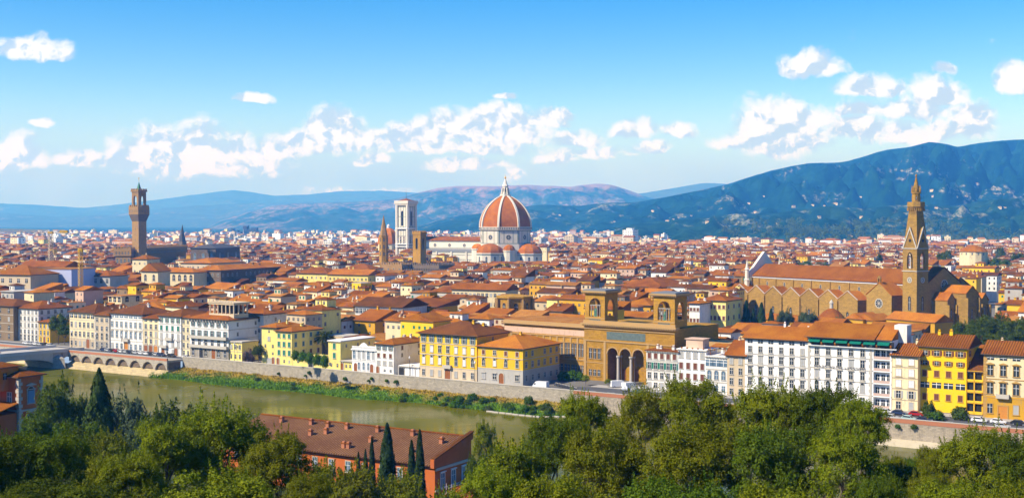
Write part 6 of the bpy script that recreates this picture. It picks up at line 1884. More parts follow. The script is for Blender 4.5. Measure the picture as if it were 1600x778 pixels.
tower_block(985, 359, 2500, 24, 22, -35, 'white high-rise slab standing above the far roofs, tallest of the newer town', 'pure white', 12)
tower_block(936, 368, 2500, 28, 18, -35, 'dark-windowed grey office block among distant roofs', 'grey', 8)
tower_block(892, 369, 2400, 24, 16, -35, 'beige distant block beside the far dark-windowed office', 'beige', 8)
tower_block(648, 371, 2300, 44, 20, -25, 'pale far housing block seen beside the square ochre tower', 'white', 8)
tower_block(505, 377, 2100, 18, 16, -35, 'pinkish far tower block in the flat western suburbs', 'pink', 8)
tower_block(517, 376, 2050, 18, 16, -35, 'white gabled far block next to the pinkish tower block', 'white', 8)
tower_block(575, 378, 2200, 44, 20, -25, 'long pale slab of flats with vertical dark strips near tree belt', 'grey', 7)
# jagged law courts on the far plain
q = P(380, 374, 4300); zz = lambda py: zp(py, 4300)
o = thing('law_courts', 'jagged dark glass and stone complex far out on the plain', 'building', (q.x, q.y, 0))
m = MB()
for x, w, py in ((-46, 24, 364), (-26, 18, 360), (-12, 14, 362), (0, 10, 366), (10, 14, 353), (25, 16, 358), (41, 18, 356), (-36, 8, 357)):
    m.box(x - w / 2, x + w / 2, -20 + abs(x) * .1, 20, -1, zz(py))
m.build('wall', [plain('law_court_grey', (.07, .08, .10))], o)
MB().prism_y([(4, 0), (7, 0), (5.5, zz(358))], -24, -21).build('fin', [WALLS['pure white']], o)
# villas on the slope of the near hill
vl = random.Random(9)
bpy.context.view_layer.update()
dg = bpy.context.evaluated_depsgraph_get()
HILLS = [o for o in COL.objects if o.name.startswith('hills')]
def on_hill(px, py):
    o0 = Vector((0, 0, CAMZ)); d = ray(px, py).normalized()
    best = None
    for hobj in HILLS:
        ok, loc, nrm, idx = hobj.ray_cast(o0, d)
        if ok and (best is None or loc.y < best.y):
            best = loc
    return best
spots = [(1000, 339), (993, 341), (1003, 340), (1043, 346), (1036, 348), (1052, 343), (1105, 348), (1112, 346), (1122, 317), (1240, 323), (1243, 324), (1270, 321), (1288, 322), (1298, 318), (1304, 323), (1306, 319), (1326, 323), (1338, 324), (1220, 335), (1318, 335), (1330, 338),
         (1346, 340), (1215, 350), (1228, 306), (1345, 308), (1458, 307), (1464, 310), (1456, 298), (1470, 309), (1495, 308), (1510, 307), (1463, 326), (1505, 317), (1526, 288), (1545, 324), (1562, 325), (1570, 325), (1576, 323), (1596, 312), (1445, 338), (1490, 352), (1585, 345), (880, 343),
         (875, 337), (902, 333), (915, 331), (1170, 318), (1160, 310), (1145, 332), (1180, 332), (1193, 307), (1250, 343), (1280, 340), (1420, 337), (1530, 344), (1060, 334), (1080, 338), (960, 347), (1020, 330)]
vm = MB(); roof_geo(vm, -6, 6, -4.5, 4.5, 7.5, 'hip', .34, .6, 0)
vroof = vm.mesh('roof', [TILE[0]])
vb = MB().box(-6, 6, -4.5, 4.5, -6, 7.5)
for x in (-4, -1.3, 1.3, 4):
    for z in (1.2, 4.4): vb.box(x - .55, x + .55, -4.55, -4.503, z, z + 1.7, 1)
vbody = vb.mesh('hill_villa', [WALLS['cream'], DARK])
n = 0
for (px, py) in spots:
    if vl.random() < .5: continue
    loc = on_hill(px, py)
    if loc is None: continue
    o = link('hill_villa', vbody, None, (loc.x, loc.y, loc.z - .5), R(vl.uniform(-40, 10)))
    s = vl.uniform(.5, .95); o.scale = (s * vl.uniform(1, 1.5), s, s * .85)
    tag(o, 'tiny white villa with tiled roof standing alone on the wooded hillside', 'villa', 'white villas on the wooded hills')
    link('roof', vroof, o)

# ------------------------------------------------------------------ trees and plants
def leaf_mat(name, c1, c2, c3, trans=0.34):
    m = bpy.data.materials.new(name); m.use_nodes = True
    t = m.node_tree; b = t.nodes['Principled BSDF']
    b.inputs['Roughness'].default_value = 0.6
    b.inputs['Specular IOR Level'].default_value = 0.06
    co = t.nodes.new('ShaderNodeTexCoord'); oi = t.nodes.new('ShaderNodeObjectInfo')
    n = noise(t, co.outputs['Object'], 0.55, 3, 0.6)
    n2 = noise(t, co.outputs['Object'], 7.0, 2, 0.6)
    c = mixc(t, mapr(t, n.outputs[0], .35, .65, 0, 1), rgba(c1), rgba(c2))
    c = mixc(t, mapr(t, n2.outputs[0], .5, .75, 0, .8), c, rgba(c3))
    hv = t.nodes.new('ShaderNodeHueSaturation')
    t.links.new(mapr(t, oi.outputs['Random'], 0, 1, .82, 1.2, False), hv.inputs['Value'])
    t.links.new(mapr(t, oi.outputs['Random'], 0, 1, .485, .51, False), hv.inputs['Hue'])
    t.links.new(c, hv.inputs['Color'])
    t.links.new(hv.outputs[0], b.inputs['Base Color'])
    tr = t.nodes.new('ShaderNodeBsdfTranslucent'); t.links.new(hv.outputs[0], tr.inputs['Color'])
    mx = t.nodes.new('ShaderNodeMixShader'); mx.inputs[0].default_value = trans
    t.links.new(b.outputs[0], mx.inputs[1]); t.links.new(tr.outputs[0], mx.inputs[2])
    t.links.new(mx.outputs[0], t.nodes['Material Output'].inputs['Surface'])
    return m
LF_OAK = leaf_mat('leaf_oak', (0.108, 0.152, 0.004), (0.193, 0.218, 0.007), (0.301, 0.291, 0.022))
LF_DARK = leaf_mat('leaf_dark', (0.050, 0.093, 0.005), (0.100, 0.142, 0.007), (0.172, 0.198, 0.014))
LF_LIGHT = leaf_mat('leaf_light', (0.165, 0.218, 0.007), (0.243, 0.264, 0.013), (0.344, 0.330, 0.029))
LF_CYP = leaf_mat('leaf_cypress', (0.018, 0.045, 0.011), (0.036, 0.068, 0.016), (0.056, 0.088, 0.023), .1)
LF_BLUE = leaf_mat('leaf_blue_green', (0.050, 0.088, 0.041), (0.084, 0.124, 0.059), (0.134, 0.177, 0.090), .15)
LF_CON = leaf_mat('leaf_conifer', (0.031, 0.059, 0.011), (0.058, 0.088, 0.016), (0.090, 0.118, 0.025), .12)
LF_BUSH = leaf_mat('leaf_bush', (0.050, 0.130, 0.005), (0.095, 0.177, 0.009), (0.168, 0.212, 0.018))
PINKF = leaf_mat('leaf_oleander', (0.12, 0.12, 0.06), (0.34, 0.20, 0.22), (0.40, 0.24, 0.28))
BARK = plain('bark', (0.11, 0.08, 0.055), .95, vary=.3, scale=2)

def leaves_mesh(name, cen, nrm, size, mat, aspect=.5, seed=0):
    """kite-shaped leaves: cen (n,3), nrm (n,3) facing, size (n,)"""
    g = np.random.default_rng(seed)
    n = len(cen)
    nrm = nrm / (np.linalg.norm(nrm, axis=1, keepdims=True) + 1e-9)
    rnd = g.normal(size=(n, 3))
    a = np.cross(nrm, rnd); a /= (np.linalg.norm(a, axis=1, keepdims=True) + 1e-9)
    b = np.cross(nrm, a)
    s = size[:, None]
    fold = nrm * s * .12
    v = np.stack([cen - a * s * .5, cen - b * s * aspect * .5 + fold, cen + a * s * .5, cen + b * s * aspect * .5 + fold], 1).reshape(-1, 3)
    me = bpy.data.meshes.new(name)
    me.vertices.add(4 * n); me.vertices.foreach_set('co', v.astype(np.float32).ravel())
    me.loops.add(4 * n); me.loops.foreach_set('vertex_index', np.arange(4 * n, dtype=np.int32))
    me.polygons.add(n); me.polygons.foreach_set('loop_start', np.arange(0, 4 * n, 4, dtype=np.int32))
    me.polygons.foreach_set('loop_total', np.full(n, 4, dtype=np.int32))
    me.materials.append(mat)
    me.update(); me.validate()
    return me
def crown_cloud(lobes, nclump, per, cr, leaf, seed, up=.5, inner=.25, shoots=0):
    g = np.random.default_rng(seed)
    wts = np.array([l[3] * l[4] for l in lobes]); wts = wts / wts.sum()
    C, Nn, Sz = [], [], []
    for k in range(nclump):
        l = lobes[g.choice(len(lobes), p=wts)]
        d = g.normal(size=3); d /= np.linalg.norm(d)
        if d[2] < -.55: d[2] *= -1
        rad = g.uniform(.82, 1.04) if g.random() > inner else g.uniform(.35, .8)
        c = np.array(l[:3]) + d * np.array([l[3], l[3], l[4]]) * rad
        n_ = int(per * g.uniform(.5, 1.5)); r_ = cr * g.uniform(.55, 1.35)
        q = g.normal(size=(n_, 3)); q /= np.linalg.norm(q, axis=1, keepdims=True)
        q2 = q * (g.random((n_, 1)) ** .5) * r_ * np.array([1, 1, .75])
        C.append(c + q2); Nn.append(q * .7 + d * .5 + np.array([0, 0, up]) + g.normal(size=(n_, 3)) * .45)
        Sz.append(np.full(n_, leaf) * g.uniform(.65, 1.3, n_))
    for k in range(shoots):      # thin sprays standing out of the outline
        l = lobes[g.choice(len(lobes), p=wts)]
        d = g.normal(size=3); d[2] = abs(d[2]) + .3; d /= np.linalg.norm(d)
        c = np.array(l[:3]) + d * np.array([l[3], l[3], l[4]]) * .95
        n_ = 46; t_ = g.random((n_, 1))
        ln = g.uniform(.8, 2.0)
        dd = d * .6 + np.array([0, 0, .8])
        C.append(c + dd * t_ * ln + g.normal(size=(n_, 3)) * (.22 * (1.1 - t_))); Nn.append(g.normal(size=(n_, 3)) + np.array([0, 0, .5])); Sz.append(np.full(n_, leaf * .9))
    return np.concatenate(C), np.concatenate(Nn), np.concatenate(Sz)
def trunk_mesh(h, r, tips, seed=0, z0=0.45):
    g = random.Random(seed)
    m = MB()
    pts = [Vector((0, 0, -1.5))]
    for i in range(1, 5):
        pts.append(Vector((g.uniform(-.25, .25) * i * .5, g.uniform(-.25, .25) * i * .5, h * .62 * i / 4)))
    for i in range(4): m.tube(pts[i], pts[i + 1], r * (1 - i * .17), 8, r * (1 - (i + 1) * .17))
    for t in tips:
        b = pts[g.choice((2, 3, 4))]
        mid_ = (b + Vector(t)) * .5 + Vector((0, 0, -.5))
        m.tube(b, mid_, r * .42, 6, r * .28); m.tube(mid_, t, r * .28, 5, r * .08)
    return m.mesh('trunk', [BARK])
def proto_tree(lobes, h, w, nclump, per, cr, leaf, mat, seed, tr=.32, **k):
    c, n, s = crown_cloud(lobes, nclump, per, cr, leaf, seed, **k)
    return (leaves_mesh('crown', c, n, s, mat, .55, seed), trunk_mesh(h, tr, [l[:3] for l in lobes], seed), h, w)
def rand_lobes(seed, R_, zc, hz, n, rl):
    g = random.Random(seed)
    L_ = [(0, 0, zc, R_ * .62, hz * .75)]
    for i in range(n):
        a = 2 * math.pi * (i + g.uniform(-.3, .3)) / n * 2
        el = g.uniform(-.55, .95)
        rr = R_ * .66 * math.cos(el)
        L_.append((rr * math.cos(a), rr * math.sin(a), zc + hz * .72 * math.sin(el), rl * g.uniform(.75, 1.25), rl * g.uniform(.7, 1.05)))
    return L_
PT = {}
for i, (sd_, mat) in enumerate(((11, LF_OAK), (12, LF_OAK), (13, LF_DARK))):
    PT['oak' + 'abc'[i]] = proto_tree(rand_lobes(sd_, 7.6, 11.0, 7.2, 14, 2.7), 18.8, 17.5, 400, 95, 1.2, .34, mat, sd_, .4, shoots=60)
PT['feather'] = proto_tree(rand_lobes(31, 6.2, 11, 6.5, 12, 2.0), 19.0, 14.5, 330, 80, 1.0, .27, LF_LIGHT, 31, .3, inner=.15, shoots=190)
PT['mid'] = proto_tree(rand_lobes(41, 4.2, 6.2, 3.6, 11, 1.6), 10.6, 9.8, 190, 60, .8, .36, LF_DARK, 41, .25, shoots=20)
PT['midlight'] = proto_tree(rand_lobes(42, 4.0, 6.4, 3.8, 11, 1.5), 10.8, 9.6, 170, 60, .8, .34, LF_OAK, 42, .25, shoots=50)
PT['blue'] = proto_tree(rand_lobes(43, 4.0, 5.6, 3.6, 10, 1.7), 10.0, 9.6, 170, 60, .8, .36, LF_BLUE, 43, .25, shoots=10)
PT['far'] = proto_tree(rand_lobes(44, 4.2, 6.0, 3.8, 9, 1.8), 10.4, 10.0, 90, 34, 1.0, .75, LF_DARK, 44, .3)
def conifer_proto(name, h, r, n, leaf, mat, seed, power=1.0, tr=.3, ragged=.25, base=.05):
    g = np.random.default_rng(seed)
    t = g.random(n) ** .75
    t = 1 - (1 - t) ** 1.0
    rr = r * (1 - t) ** power
    tip = np.minimum(1, t / .12)
    a = g.random(n) * 2 * math.pi
    lump = 1 + ragged * np.sin(a * 5 + t * 23) * np.sin(t * 41 + a * 2)
    q = rr * tip ** .5 * lump * (g.random(n) ** .28)
    c = np.stack([q * np.cos(a), q * np.sin(a), h * (base + (1 - base) * t)], 1)
    nn = np.stack([np.cos(a), np.sin(a), np.full(n, .25)], 1) + g.normal(size=(n, 3)) * .4
    m = MB(); m.tube((0, 0, -1), (0, 0, h * .9), tr, 8, tr * .2)
    PT[name] = (leaves_mesh('crown', c, nn, np.full(n, leaf) * g.uniform(.6, 1.3, n), mat, .45, seed), m.mesh('trunk', [BARK]), h, 2 * r)
conifer_proto('conifer', 17, 4.6, 15000, .55, LF_CON, 51, .72, .35, .36, .03)
conifer_proto('cypress', 13, 1.75, 8000, .50, LF_CYP, 52, .6, .22, .26, .02)
conifer_proto('cypressfat', 13, 2.9, 12000, .55, LF_CYP, 53, .62, .25, .24, .02)
def bush_proto(name, mat, seed, leaf=.32, n=60, per=45):
    c, nn, s = crown_cloud([(0, 0, .9, 1.15, 1.0), (.9, .3, .7, .8, .7), (-.8, -.2, .7, .85, .75), (.1, -.7, .6, .8, .6)], n, per, .5, leaf, seed)
    PT[name] = (leaves_mesh('foliage', c, nn, s, mat, .55, seed), None, 2.2, 3.8)
bush_proto('bush', LF_BUSH, 61); bush_proto('bushdark', LF_DARK, 62); bush_proto('oleander', PINKF, 63, .3)

def plant(kind, px, pyt, Y, wpx, label, cat='tree', group=None, zg=None, name=None, rz=None):
    cr, tk, h, w = PT[kind]
    z = zp(pyt, Y)
    X = xp(px, Y, z)
    if zg is None:
        zg = hill_z(X, Y) if Y < 300 else 0
    hh = max(1.2, z - zg)
    sx = wpx / FPX * Y / w
    o = thing(name or 'tree', label, cat, (X, Y, zg), rng.uniform(0, 6.28) if rz is None else rz, group)
    tall = hh / h
    if not tk or 'cyp' in kind or kind == 'conifer':
        o.scale = (sx, sx, tall)
        link('crown' if tk else 'foliage', cr, o)
        if tk: link('trunk', tk, o)
    else:                       # the crown keeps its shape, the trunk reaches down to the ground
        sz = min(tall, sx * (1.22 if Y < 140 else 2.0))
        c = link('crown', cr, o, (0, 0, hh - sz * h)); c.scale = (sx, sx, sz)
        t = link('trunk', tk, o); tz = (hh - sz * h * .25) / (h * .75)
        t.scale = (sx, sx, tz)
    return o
# the great trees of the slope below the terrace; labels say where each stands
G1 = 'trees on the slope below the viewpoint'
for k, px, py, Y, w, lab in (
    ('oaka', 912, 608, 126, 108, 'leafy tree at the river end of the big tree group, before the portico'),
    ('feather', 1000, 582, 122, 120, 'feathery light green tree reaching up to the white shabby house'),
    ('oakb', 1085, 578, 119, 140, 'tall bushy tree in front of the brown-shuttered white house'),
    ('feather', 1170, 588, 117, 120, 'loose light-topped tree covering the foot of the cream two-bay house'),
    ('oaka', 1215, 590, 114, 165, 'broad green tree before the white hotel wing'),
    ('oakc', 1290, 592, 111, 140, 'dark green tree before the lettered white hotel'),
    ('oakb', 1345, 612, 106, 110, 'rounded tree ending the big group beside the gap to the stone wall'),
    ('midlight', 800, 683, 104, 130, 'low light tree leaning over the water beside the villa roof end'),
    ('oakc', 872, 640, 112, 130, 'dark leafy tree stepping down to the river, second tier'),
    ('oakb', 945, 652, 97, 170, 'wide tree of the second tier below the library portico'),
    ('oaka', 1075, 650, 92, 190, 'large sunlit tree in the second tier below the shuttered house'),
    ('oakc', 1200, 652, 90, 190, 'large shaded tree in the second tier below the hotel wing'),
    ('oaka', 1322, 662, 88, 150, 'second-tier tree below the hotel balconies'),
    ('oaka', 770, 722, 80, 150, 'low leafy tree on the bottom edge beside the red annex'),
    ('oakb', 880, 722, 74, 220, 'wide leafy crown on the bottom edge below the river bend'),
    ('oakc', 1060, 728, 70, 240, 'dark wide crown on the bottom edge in mid group'),
    ('oakb', 1235, 730, 70, 240, 'bushy wide crown on the bottom edge below the dark hotel tree'),
    ('oakc', 1375, 735, 76, 110, 'dark crown on the bottom edge at the stone wall gap'),
    ('oakb', 1462, 688, 104, 80, 'small sunlit tree at the foot of the rubble wall'),
    ('oaka', 1530, 657, 102, 150, 'full green tree before the narrow yellow loggia house'),
    ('oakc', 1610, 665, 96, 150, 'dark tree cut by the photo edge below the cream palace'),
    ('oakb', 1490, 735, 78, 160, 'low broad crown at the bottom corner beyond the wall gap'),
    ('oaka', 1595, 738, 72, 190, 'leafy crown filling the bottom corner under the cream palace'),
    ('oakb', 862, 735, 92, 120, 'leafy crown in the hollow of the bottom edge below the river bend'),
    ('oaka', 262, 748, 90, 110, 'low crown on the bottom edge between the two wide sunlit ones'),
    ('oakb', 1396, 706, 118, 70, 'leafy crown just below the brick parapet gap'),
    ('oakc', 1428, 710, 124, 76, 'shaded crown under the two weeds of the rubble wall'),
    ('oaka', 1448, 706, 130, 100, 'green crown hiding the wall foot in the gap'),
    ('oakc', 1420, 722, 108, 80, 'low shaded crown filling the gap under the stone wall'),
    ('oakb', 1455, 728, 98, 90, 'leafy crown at the gap bottom beside the small sunlit tree'),
    ('oaka', 345, 619, 108, 190, 'tallest sunlit tree between the conifer and the villa roof'),
    ('oakb', 262, 640, 103, 150, 'round leafy tree just left of the tallest sunlit one'),
    ('oakb', 432, 662, 100, 140, 'dense tree overlapping the far end of the villa roof'),
    ('oakc', 62, 660, 88, 190, 'dark heavy tree below the brick-red corner house'),
    ('oakc', -22, 668, 84, 150, 'dark tree at the very edge below the corner house'),
    ('feather', 150, 690, 96, 120, 'olive-tinted light tree between the two darker masses'),
    ('oaka', 205, 700, 88, 140, 'yellow-green tree on the bottom edge beside the dark mass'),
    ('oakb', 345, 722, 72, 260, 'broad crown on the bottom edge under the tallest sunlit tree'),
    ('oakc', 90, 738, 68, 240, 'deep shaded crown filling the bottom corner'),
    ('oaka', 478, 735, 88, 100, 'small crown on the bottom edge beside the villa wall'),
    ('midlight', 545, 722, 150, 120, 'fresh green tree below the slim cypresses'),
    ('midlight', 622, 733, 150, 110, 'fresh green low tree at the foot of the fat cypress'),
    ('midlight', 700, 756, 150, 80, 'small green tree under the villa gable scaffold')):
    plant(k, px, py, Y, w, lab, group=G1)
G2 = 'trees on the near river bank'
for k, px, py, Y, w, lab in (
    ('mid', 86, 584, 228, 84, 'upright green tree right beside the brick-red corner house'),
    ('mid', 60, 632, 205, 80, 'dense tree hiding the foot of the corner house'),
    ('mid', 122, 614, 232, 56, 'small dark tree between corner-house tree and conifer'),
    ('conifer', 155, 576, 214, 76, 'dark pyramid-shaped conifer standing out against the water'),
    ('blue', 200, 611, 226, 80, 'blue-green tree touching the conifer on its river side'),
    ('mid', 274, 620, 220, 116, 'wide domed dark tree rising over the water beyond the oaks'),
    ('mid', 235, 634, 212, 70, 'dark crown between the blue-green and the wide domed tree'),
    ('mid', 120, 650, 185, 110, 'dark crown in the hollow under the small dark tree'),
    ('midlight', 500, 716, 165, 80, 'light crown covering part of the villa wall'),
    ('mid', 120, 664, 180, 100, 'dark olive crown below the pyramid conifer'),
    ('blue', 215, 660, 185, 80, 'grey-green crown below the blue-green tree'),
    ('midlight', 170, 668, 160, 90, 'mid-green crown in the hollow between the masses'),
    ('midlight', 758, 654, 214, 42, 'slender feathery tree beyond the villa gable by the water'),
    ('mid', 772, 694, 206, 66, 'bushy dark tree behind the slender feathery one'),
    ('midlight', 820, 690, 190, 70, 'pale bushy tree at the water edge past the villa'),
    ('mid', 742, 706, 222, 40, 'dark shrub-like tree close to the villa gable')):
    plant(k, px, py, Y, w, lab, group=G2)
for k, px, py, Y, w, lab in (
    ('cypressfat', 605, 662, 222, 40, 'fat dark cypress in the middle of the villa front'),
    ('cypress', 656, 672, 218, 24, 'tall slim cypress near the villa gable'),
    ('cypress', 643, 688, 220, 22, 'slim cypress joined to the tallest slim one'),
    ('cypress', 581, 684, 224, 17, 'slim cypress next to the fat one'),
    ('cypress', 571, 702, 226, 14, 'short slim cypress, third from the fat one'),
    ('cypress', 560, 706, 228, 14, 'shortest slim cypress of the villa row')):
    plant(k, px, py, Y, w, lab, group='cypresses before the red villa', name='cypress', cat='cypress')
for i, (px, py, w) in enumerate(((1166, 469, 19), (1177, 482, 13), (1190, 473, 19), (1205, 482, 15))):
    plant('cypress', px, py, 552, w, ('tall cypress before the first church gable', 'short cypress in the gap of the church row', 'tall cypress before the second church gable', 'short cypress beside the cedar')[i], 'cypress', 'cypresses before the church', 2, 'cypress')
for i, (px, py, w) in enumerate(((1142, 482, 18), (1226, 482, 34), (1262, 484, 36), (1312, 492, 24))):
    plant('blue', px, py, 548, w, ('small blue cedar at the edge of the church row', 'spreading blue cedar before the aisle gables', 'loose blue cedar next to the lantern chapel', 'green tree behind the lantern chapel')[i], group='cedars before the church', zg=1)
for i, (px, py, Y, w) in enumerate(((1512, 497, 470, 60), (1548, 487, 478, 80), (1592, 492, 472, 84), (1530, 512, 446, 74), (1578, 515, 440, 84), (1625, 505, 440, 70))):
    plant('mid', px, py, Y, w, ('dark garden tree beside the church chapels', 'tallest tree of the dark garden mass', 'garden tree at the photo edge above the cream palace', 'lower garden tree behind the yellow house', 'broad garden tree above the cream palace roof', 'garden tree cut off by the photo edge')[i], group='trees of the dark garden mass', zg=2)
for px, py, Y, w, k, lab in ((91, 488, 548, 34, 'mid', 'ivy-dark tree swallowing the wall beside the small yellow house'), (101, 503, 545, 26, 'mid', 'lower dark tree beside the cream palace'), (404, 537, 472, 26, 'mid', 'green tree squeezed beside the pale yellow corner house'),
                             (915, 583, 408, 16, 'feather', 'thin young street tree on the square'), (950, 590, 404, 16, 'feather', 'thin young tree near the parked vans'), (1452, 622, 340, 26, 'bushdark', 'dark ivy bush climbing the yellow house corner'), (1500, 632, 338, 36, 'bushdark', 'spreading shrub before the narrow loggia house'), (1460, 640, 338, 40, 'bush', 'clipped bush behind the white parked car')):
    plant(k, px, py, Y, w, lab, zg=0, cat='tree' if 'tree' in lab else 'bush', name='tree' if 'tree' in lab else 'bush')
plant('oleander', 388, 541, 474, 22, 'pink flowering oleander on the embankment corner', 'shrub', zg=0, name='shrub')
for i in range(5):
    plant('bush', 462 + i * 11.5, 546 + i * 1.4 + (i % 2), 452 - i * 6, 17, ('first clump', 'second clump', 'middle clump', 'fourth clump', 'last clump')[i] + ' of the clipped hedge on the yellow terrace wall', 'hedge', 'hedge on the terrace wall', 3.6, 'hedge')
for i, (px, py, w) in enumerate(((892, 577, 26), (880, 579, 20), (904, 580, 22))):
    plant('bush', px, py, 421, w, ('middle', 'paler end', 'portico end')[i] + ' hedge bush at the foot of the library wing', 'bush', 'bushes under the library', .0, 'bush')
bs = random.Random(4)
blab = 'round green bush growing on the grassy river bank'
for i in range(34):
    px = bs.uniform(690, 862) if i < 24 else bs.uniform(250, 690)
    t = RV.at(px, -8); v = bs.uniform(-12, -4); q = RV.w(t, v, 0)
    cr, tk, h, w = PT['bush' if bs.random() < .7 else 'bushdark']
    o = thing('bush', blab, 'bush', (q.x, q.y, bank_z(t, v)), bs.uniform(0, 6), 'bushes on the river bank')
    s = bs.uniform(.6, 1.15) * (1 if i < 24 else .6); o.scale = (s, s, s * bs.uniform(.8, 1.3))
    link('foliage', cr, o)
for i, (px, dz) in enumerate(((478, -2.4), (484, -1.4), (540, -2.4), (577, -2.2), (582, -1.4), (605, -1.6), (620, -1.8), (436, -2.6), (1403, -1.6), (1429, -1.4))):
    t = RV.at(px, 0, -1); q = RV.w(t, -.35, dz)
    o = thing('wall_plant', 'tuft of green weeds rooted in the joints of the embankment wall', 'plant', (q.x, q.y, dz), i, 'weeds on the embankment wall')
    s = bs.uniform(.35, .6) * (1.2 if px > 1300 else 1); o.scale = (s, s, s * 1.1); link('foliage', PT['bush'][0], o)
# palm
q = P(508, 560, 474)
o = thing('palm_tree', 'single palm tree with a shaggy round head among the yellow houses', 'palm tree', (q.x, 474, 0))
zt_ = zp(526, 474)
MB().tube((0, 0, 0), (0, 0, zt_), .4, 8, .3).build('trunk', [BARK], o)
g = np.random.default_rng(8); C, Nn, Sz = [], [], []
for i in range(54):
    a = g.uniform(0, 6.28); el = g.uniform(-.5, 1.3)
    for s in np.linspace(.1, 1, 22):
        r_ = 4.2 * s * math.cos(el * (1 - .3 * s)); z_ = 4.0 * s * math.sin(el) - 2.0 * s * s
        for sg in (-1, 1):
            C.append((r_ * math.cos(a) - sg * .3 * math.sin(a) * (1.1 - s), r_ * math.sin(a) + sg * .3 * math.cos(a) * (1.1 - s), zt_ + z_)); Nn.append((g.normal() * .4, g.normal() * .4, 1)); Sz.append(.8)
link('fronds', leaves_mesh('fronds', np.array(C), np.array(Nn), np.array(Sz), LF_DARK, .3, 8), o)
# trees seen between the roofs of the town
ct = random.Random(12)
for i, (px, py, Y, w) in enumerate(((1245, 407, 1050, 26), (1262, 405, 1060, 30), (1284, 406, 1040, 26), (1300, 410, 1010, 20), (1540, 395, 1090, 22), (1555, 399, 1040, 30), (1572, 402, 1010, 34), (1590, 392, 1150, 26), (1562, 383, 1300, 22), (1480, 388, 1250, 22), (1470, 391, 1200, 18),
                                    (985, 379, 1900, 20), (905, 385, 1750, 30), (880, 383, 1800, 24), (925, 384, 1780, 20), (545, 380, 1900, 26), (530, 384, 1850, 24), (600, 388, 1750, 20), (160, 470, 640, 12), (767, 428, 950, 14), (776, 430, 930, 16), (1135, 392, 1500, 18), (1375, 395, 1150, 14), (1255, 398, 1300, 12), (785, 490, 590, 14), (752, 494, 570, 14))):
    plant('far' if Y > 800 else 'mid', px, py, Y, w, 'dark green tree showing between the tiled roofs of the old town', group='trees between the town roofs', zg=2)
# belts of far trees at the foot of the hills
fr2 = np.random.default_rng(3); C, Nn, Sz = [], [], []
for i in range(1900):
    if i < 1300:
        px = fr2.uniform(1130, 1640); Y = fr2.uniform(2550, 3550)
        if px < 1230 and fr2.random() < .6: continue
    else:
        px = fr2.uniform(-20, 1200); Y = fr2.uniform(1900, 4500)
    X = (px - 800) / FPX * Y
    h = fr2.uniform(8, 17); r_ = fr2.uniform(4, 9)
    z0_ = 0
    if i < 1300 and Y > 2900: z0_ = (Y - 2900) * .085
    n_ = 46
    q = fr2.normal(size=(n_, 3)); q /= np.linalg.norm(q, axis=1, keepdims=True)
    C.append(np.array([X, Y, z0_ + h * .55]) + q * np.array([r_, r_, h * .5])); Nn.append(q + np.array([0, 0, .3])); Sz.append(np.full(n_, r_ * .62))
struct(link('distant_trees', leaves_mesh('distant_trees', np.concatenate(C), np.concatenate(Nn), np.concatenate(Sz), LF_DARK, .8, 3)), 'stuff')

# ------------------------------------------------------------------ cars, vans and scooters
RUB = plain('rubber', (0.02, 0.02, 0.02), .8)
CGL = plain('car_glass', (0.02, 0.025, 0.03), .08, 0, .6)
def car_parts(L_=4.1, Wd=1.7, prof=None, glassz=None, van=False):
    hw = Wd / 2
    prof = prof or [(-L_ / 2, .35), (L_ / 2, .32), (L_ / 2 + .02, .62), (L_ / 2 - .2, .78), (L_ * .24, .92), (L_ * .08, 1.42), (-L_ * .30, 1.44), (-L_ * .45, .98), (-L_ / 2, .9)]
    b = MB().prism_y(prof, -hw, hw)
    g = MB()
    if van:
        g.prism_y([(L_ * .27, 1.2), (L_ * .40, 1.2), (L_ * .33, 1.75), (L_ * .27, 1.75)], -hw - .012, hw + .012)
        g.hexa([(L_ * .43, -hw + .1, 1.18), (L_ * .445, -hw + .1, 1.18), (L_ * .445, hw - .1, 1.18), (L_ * .43, hw - .1, 1.18), (L_ * .34, -hw + .15, 1.8), (L_ * .355, -hw + .15, 1.8), (L_ * .355, hw - .15, 1.8), (L_ * .34, hw - .15, 1.8)])
    else:
        g.prism_y([(L_ * .20, .95), (L_ * .07, 1.35), (-L_ * .28, 1.37), (-L_ * .40, .99)], -hw - .012, hw + .012)
        g.hexa([(L_ * .10, -hw + .12, 1.40), (L_ * .245, -hw + .12, .93), (L_ * .245, hw - .12, .93), (L_ * .10, hw - .12, 1.40), (L_ * .11, -hw + .12, 1.43), (L_ * .26, -hw + .12, .95), (L_ * .26, hw - .12, .95), (L_ * .11, hw - .12, 1.43)])
    w = MB().lathe([(.31, -.1), (.31, .1)], 14).xform(Matrix.Rotation(R(90), 4, 'X'))
    rim = MB().lathe([(.19, -.112), (.19, .112)], 10).xform(Matrix.Rotation(R(90), 4, 'X'))
    lt = MB().box(-.04, .04, -.16, .16, -.07, .07)
    return b, g, w, rim, lt, L_, hw
CARM = {}
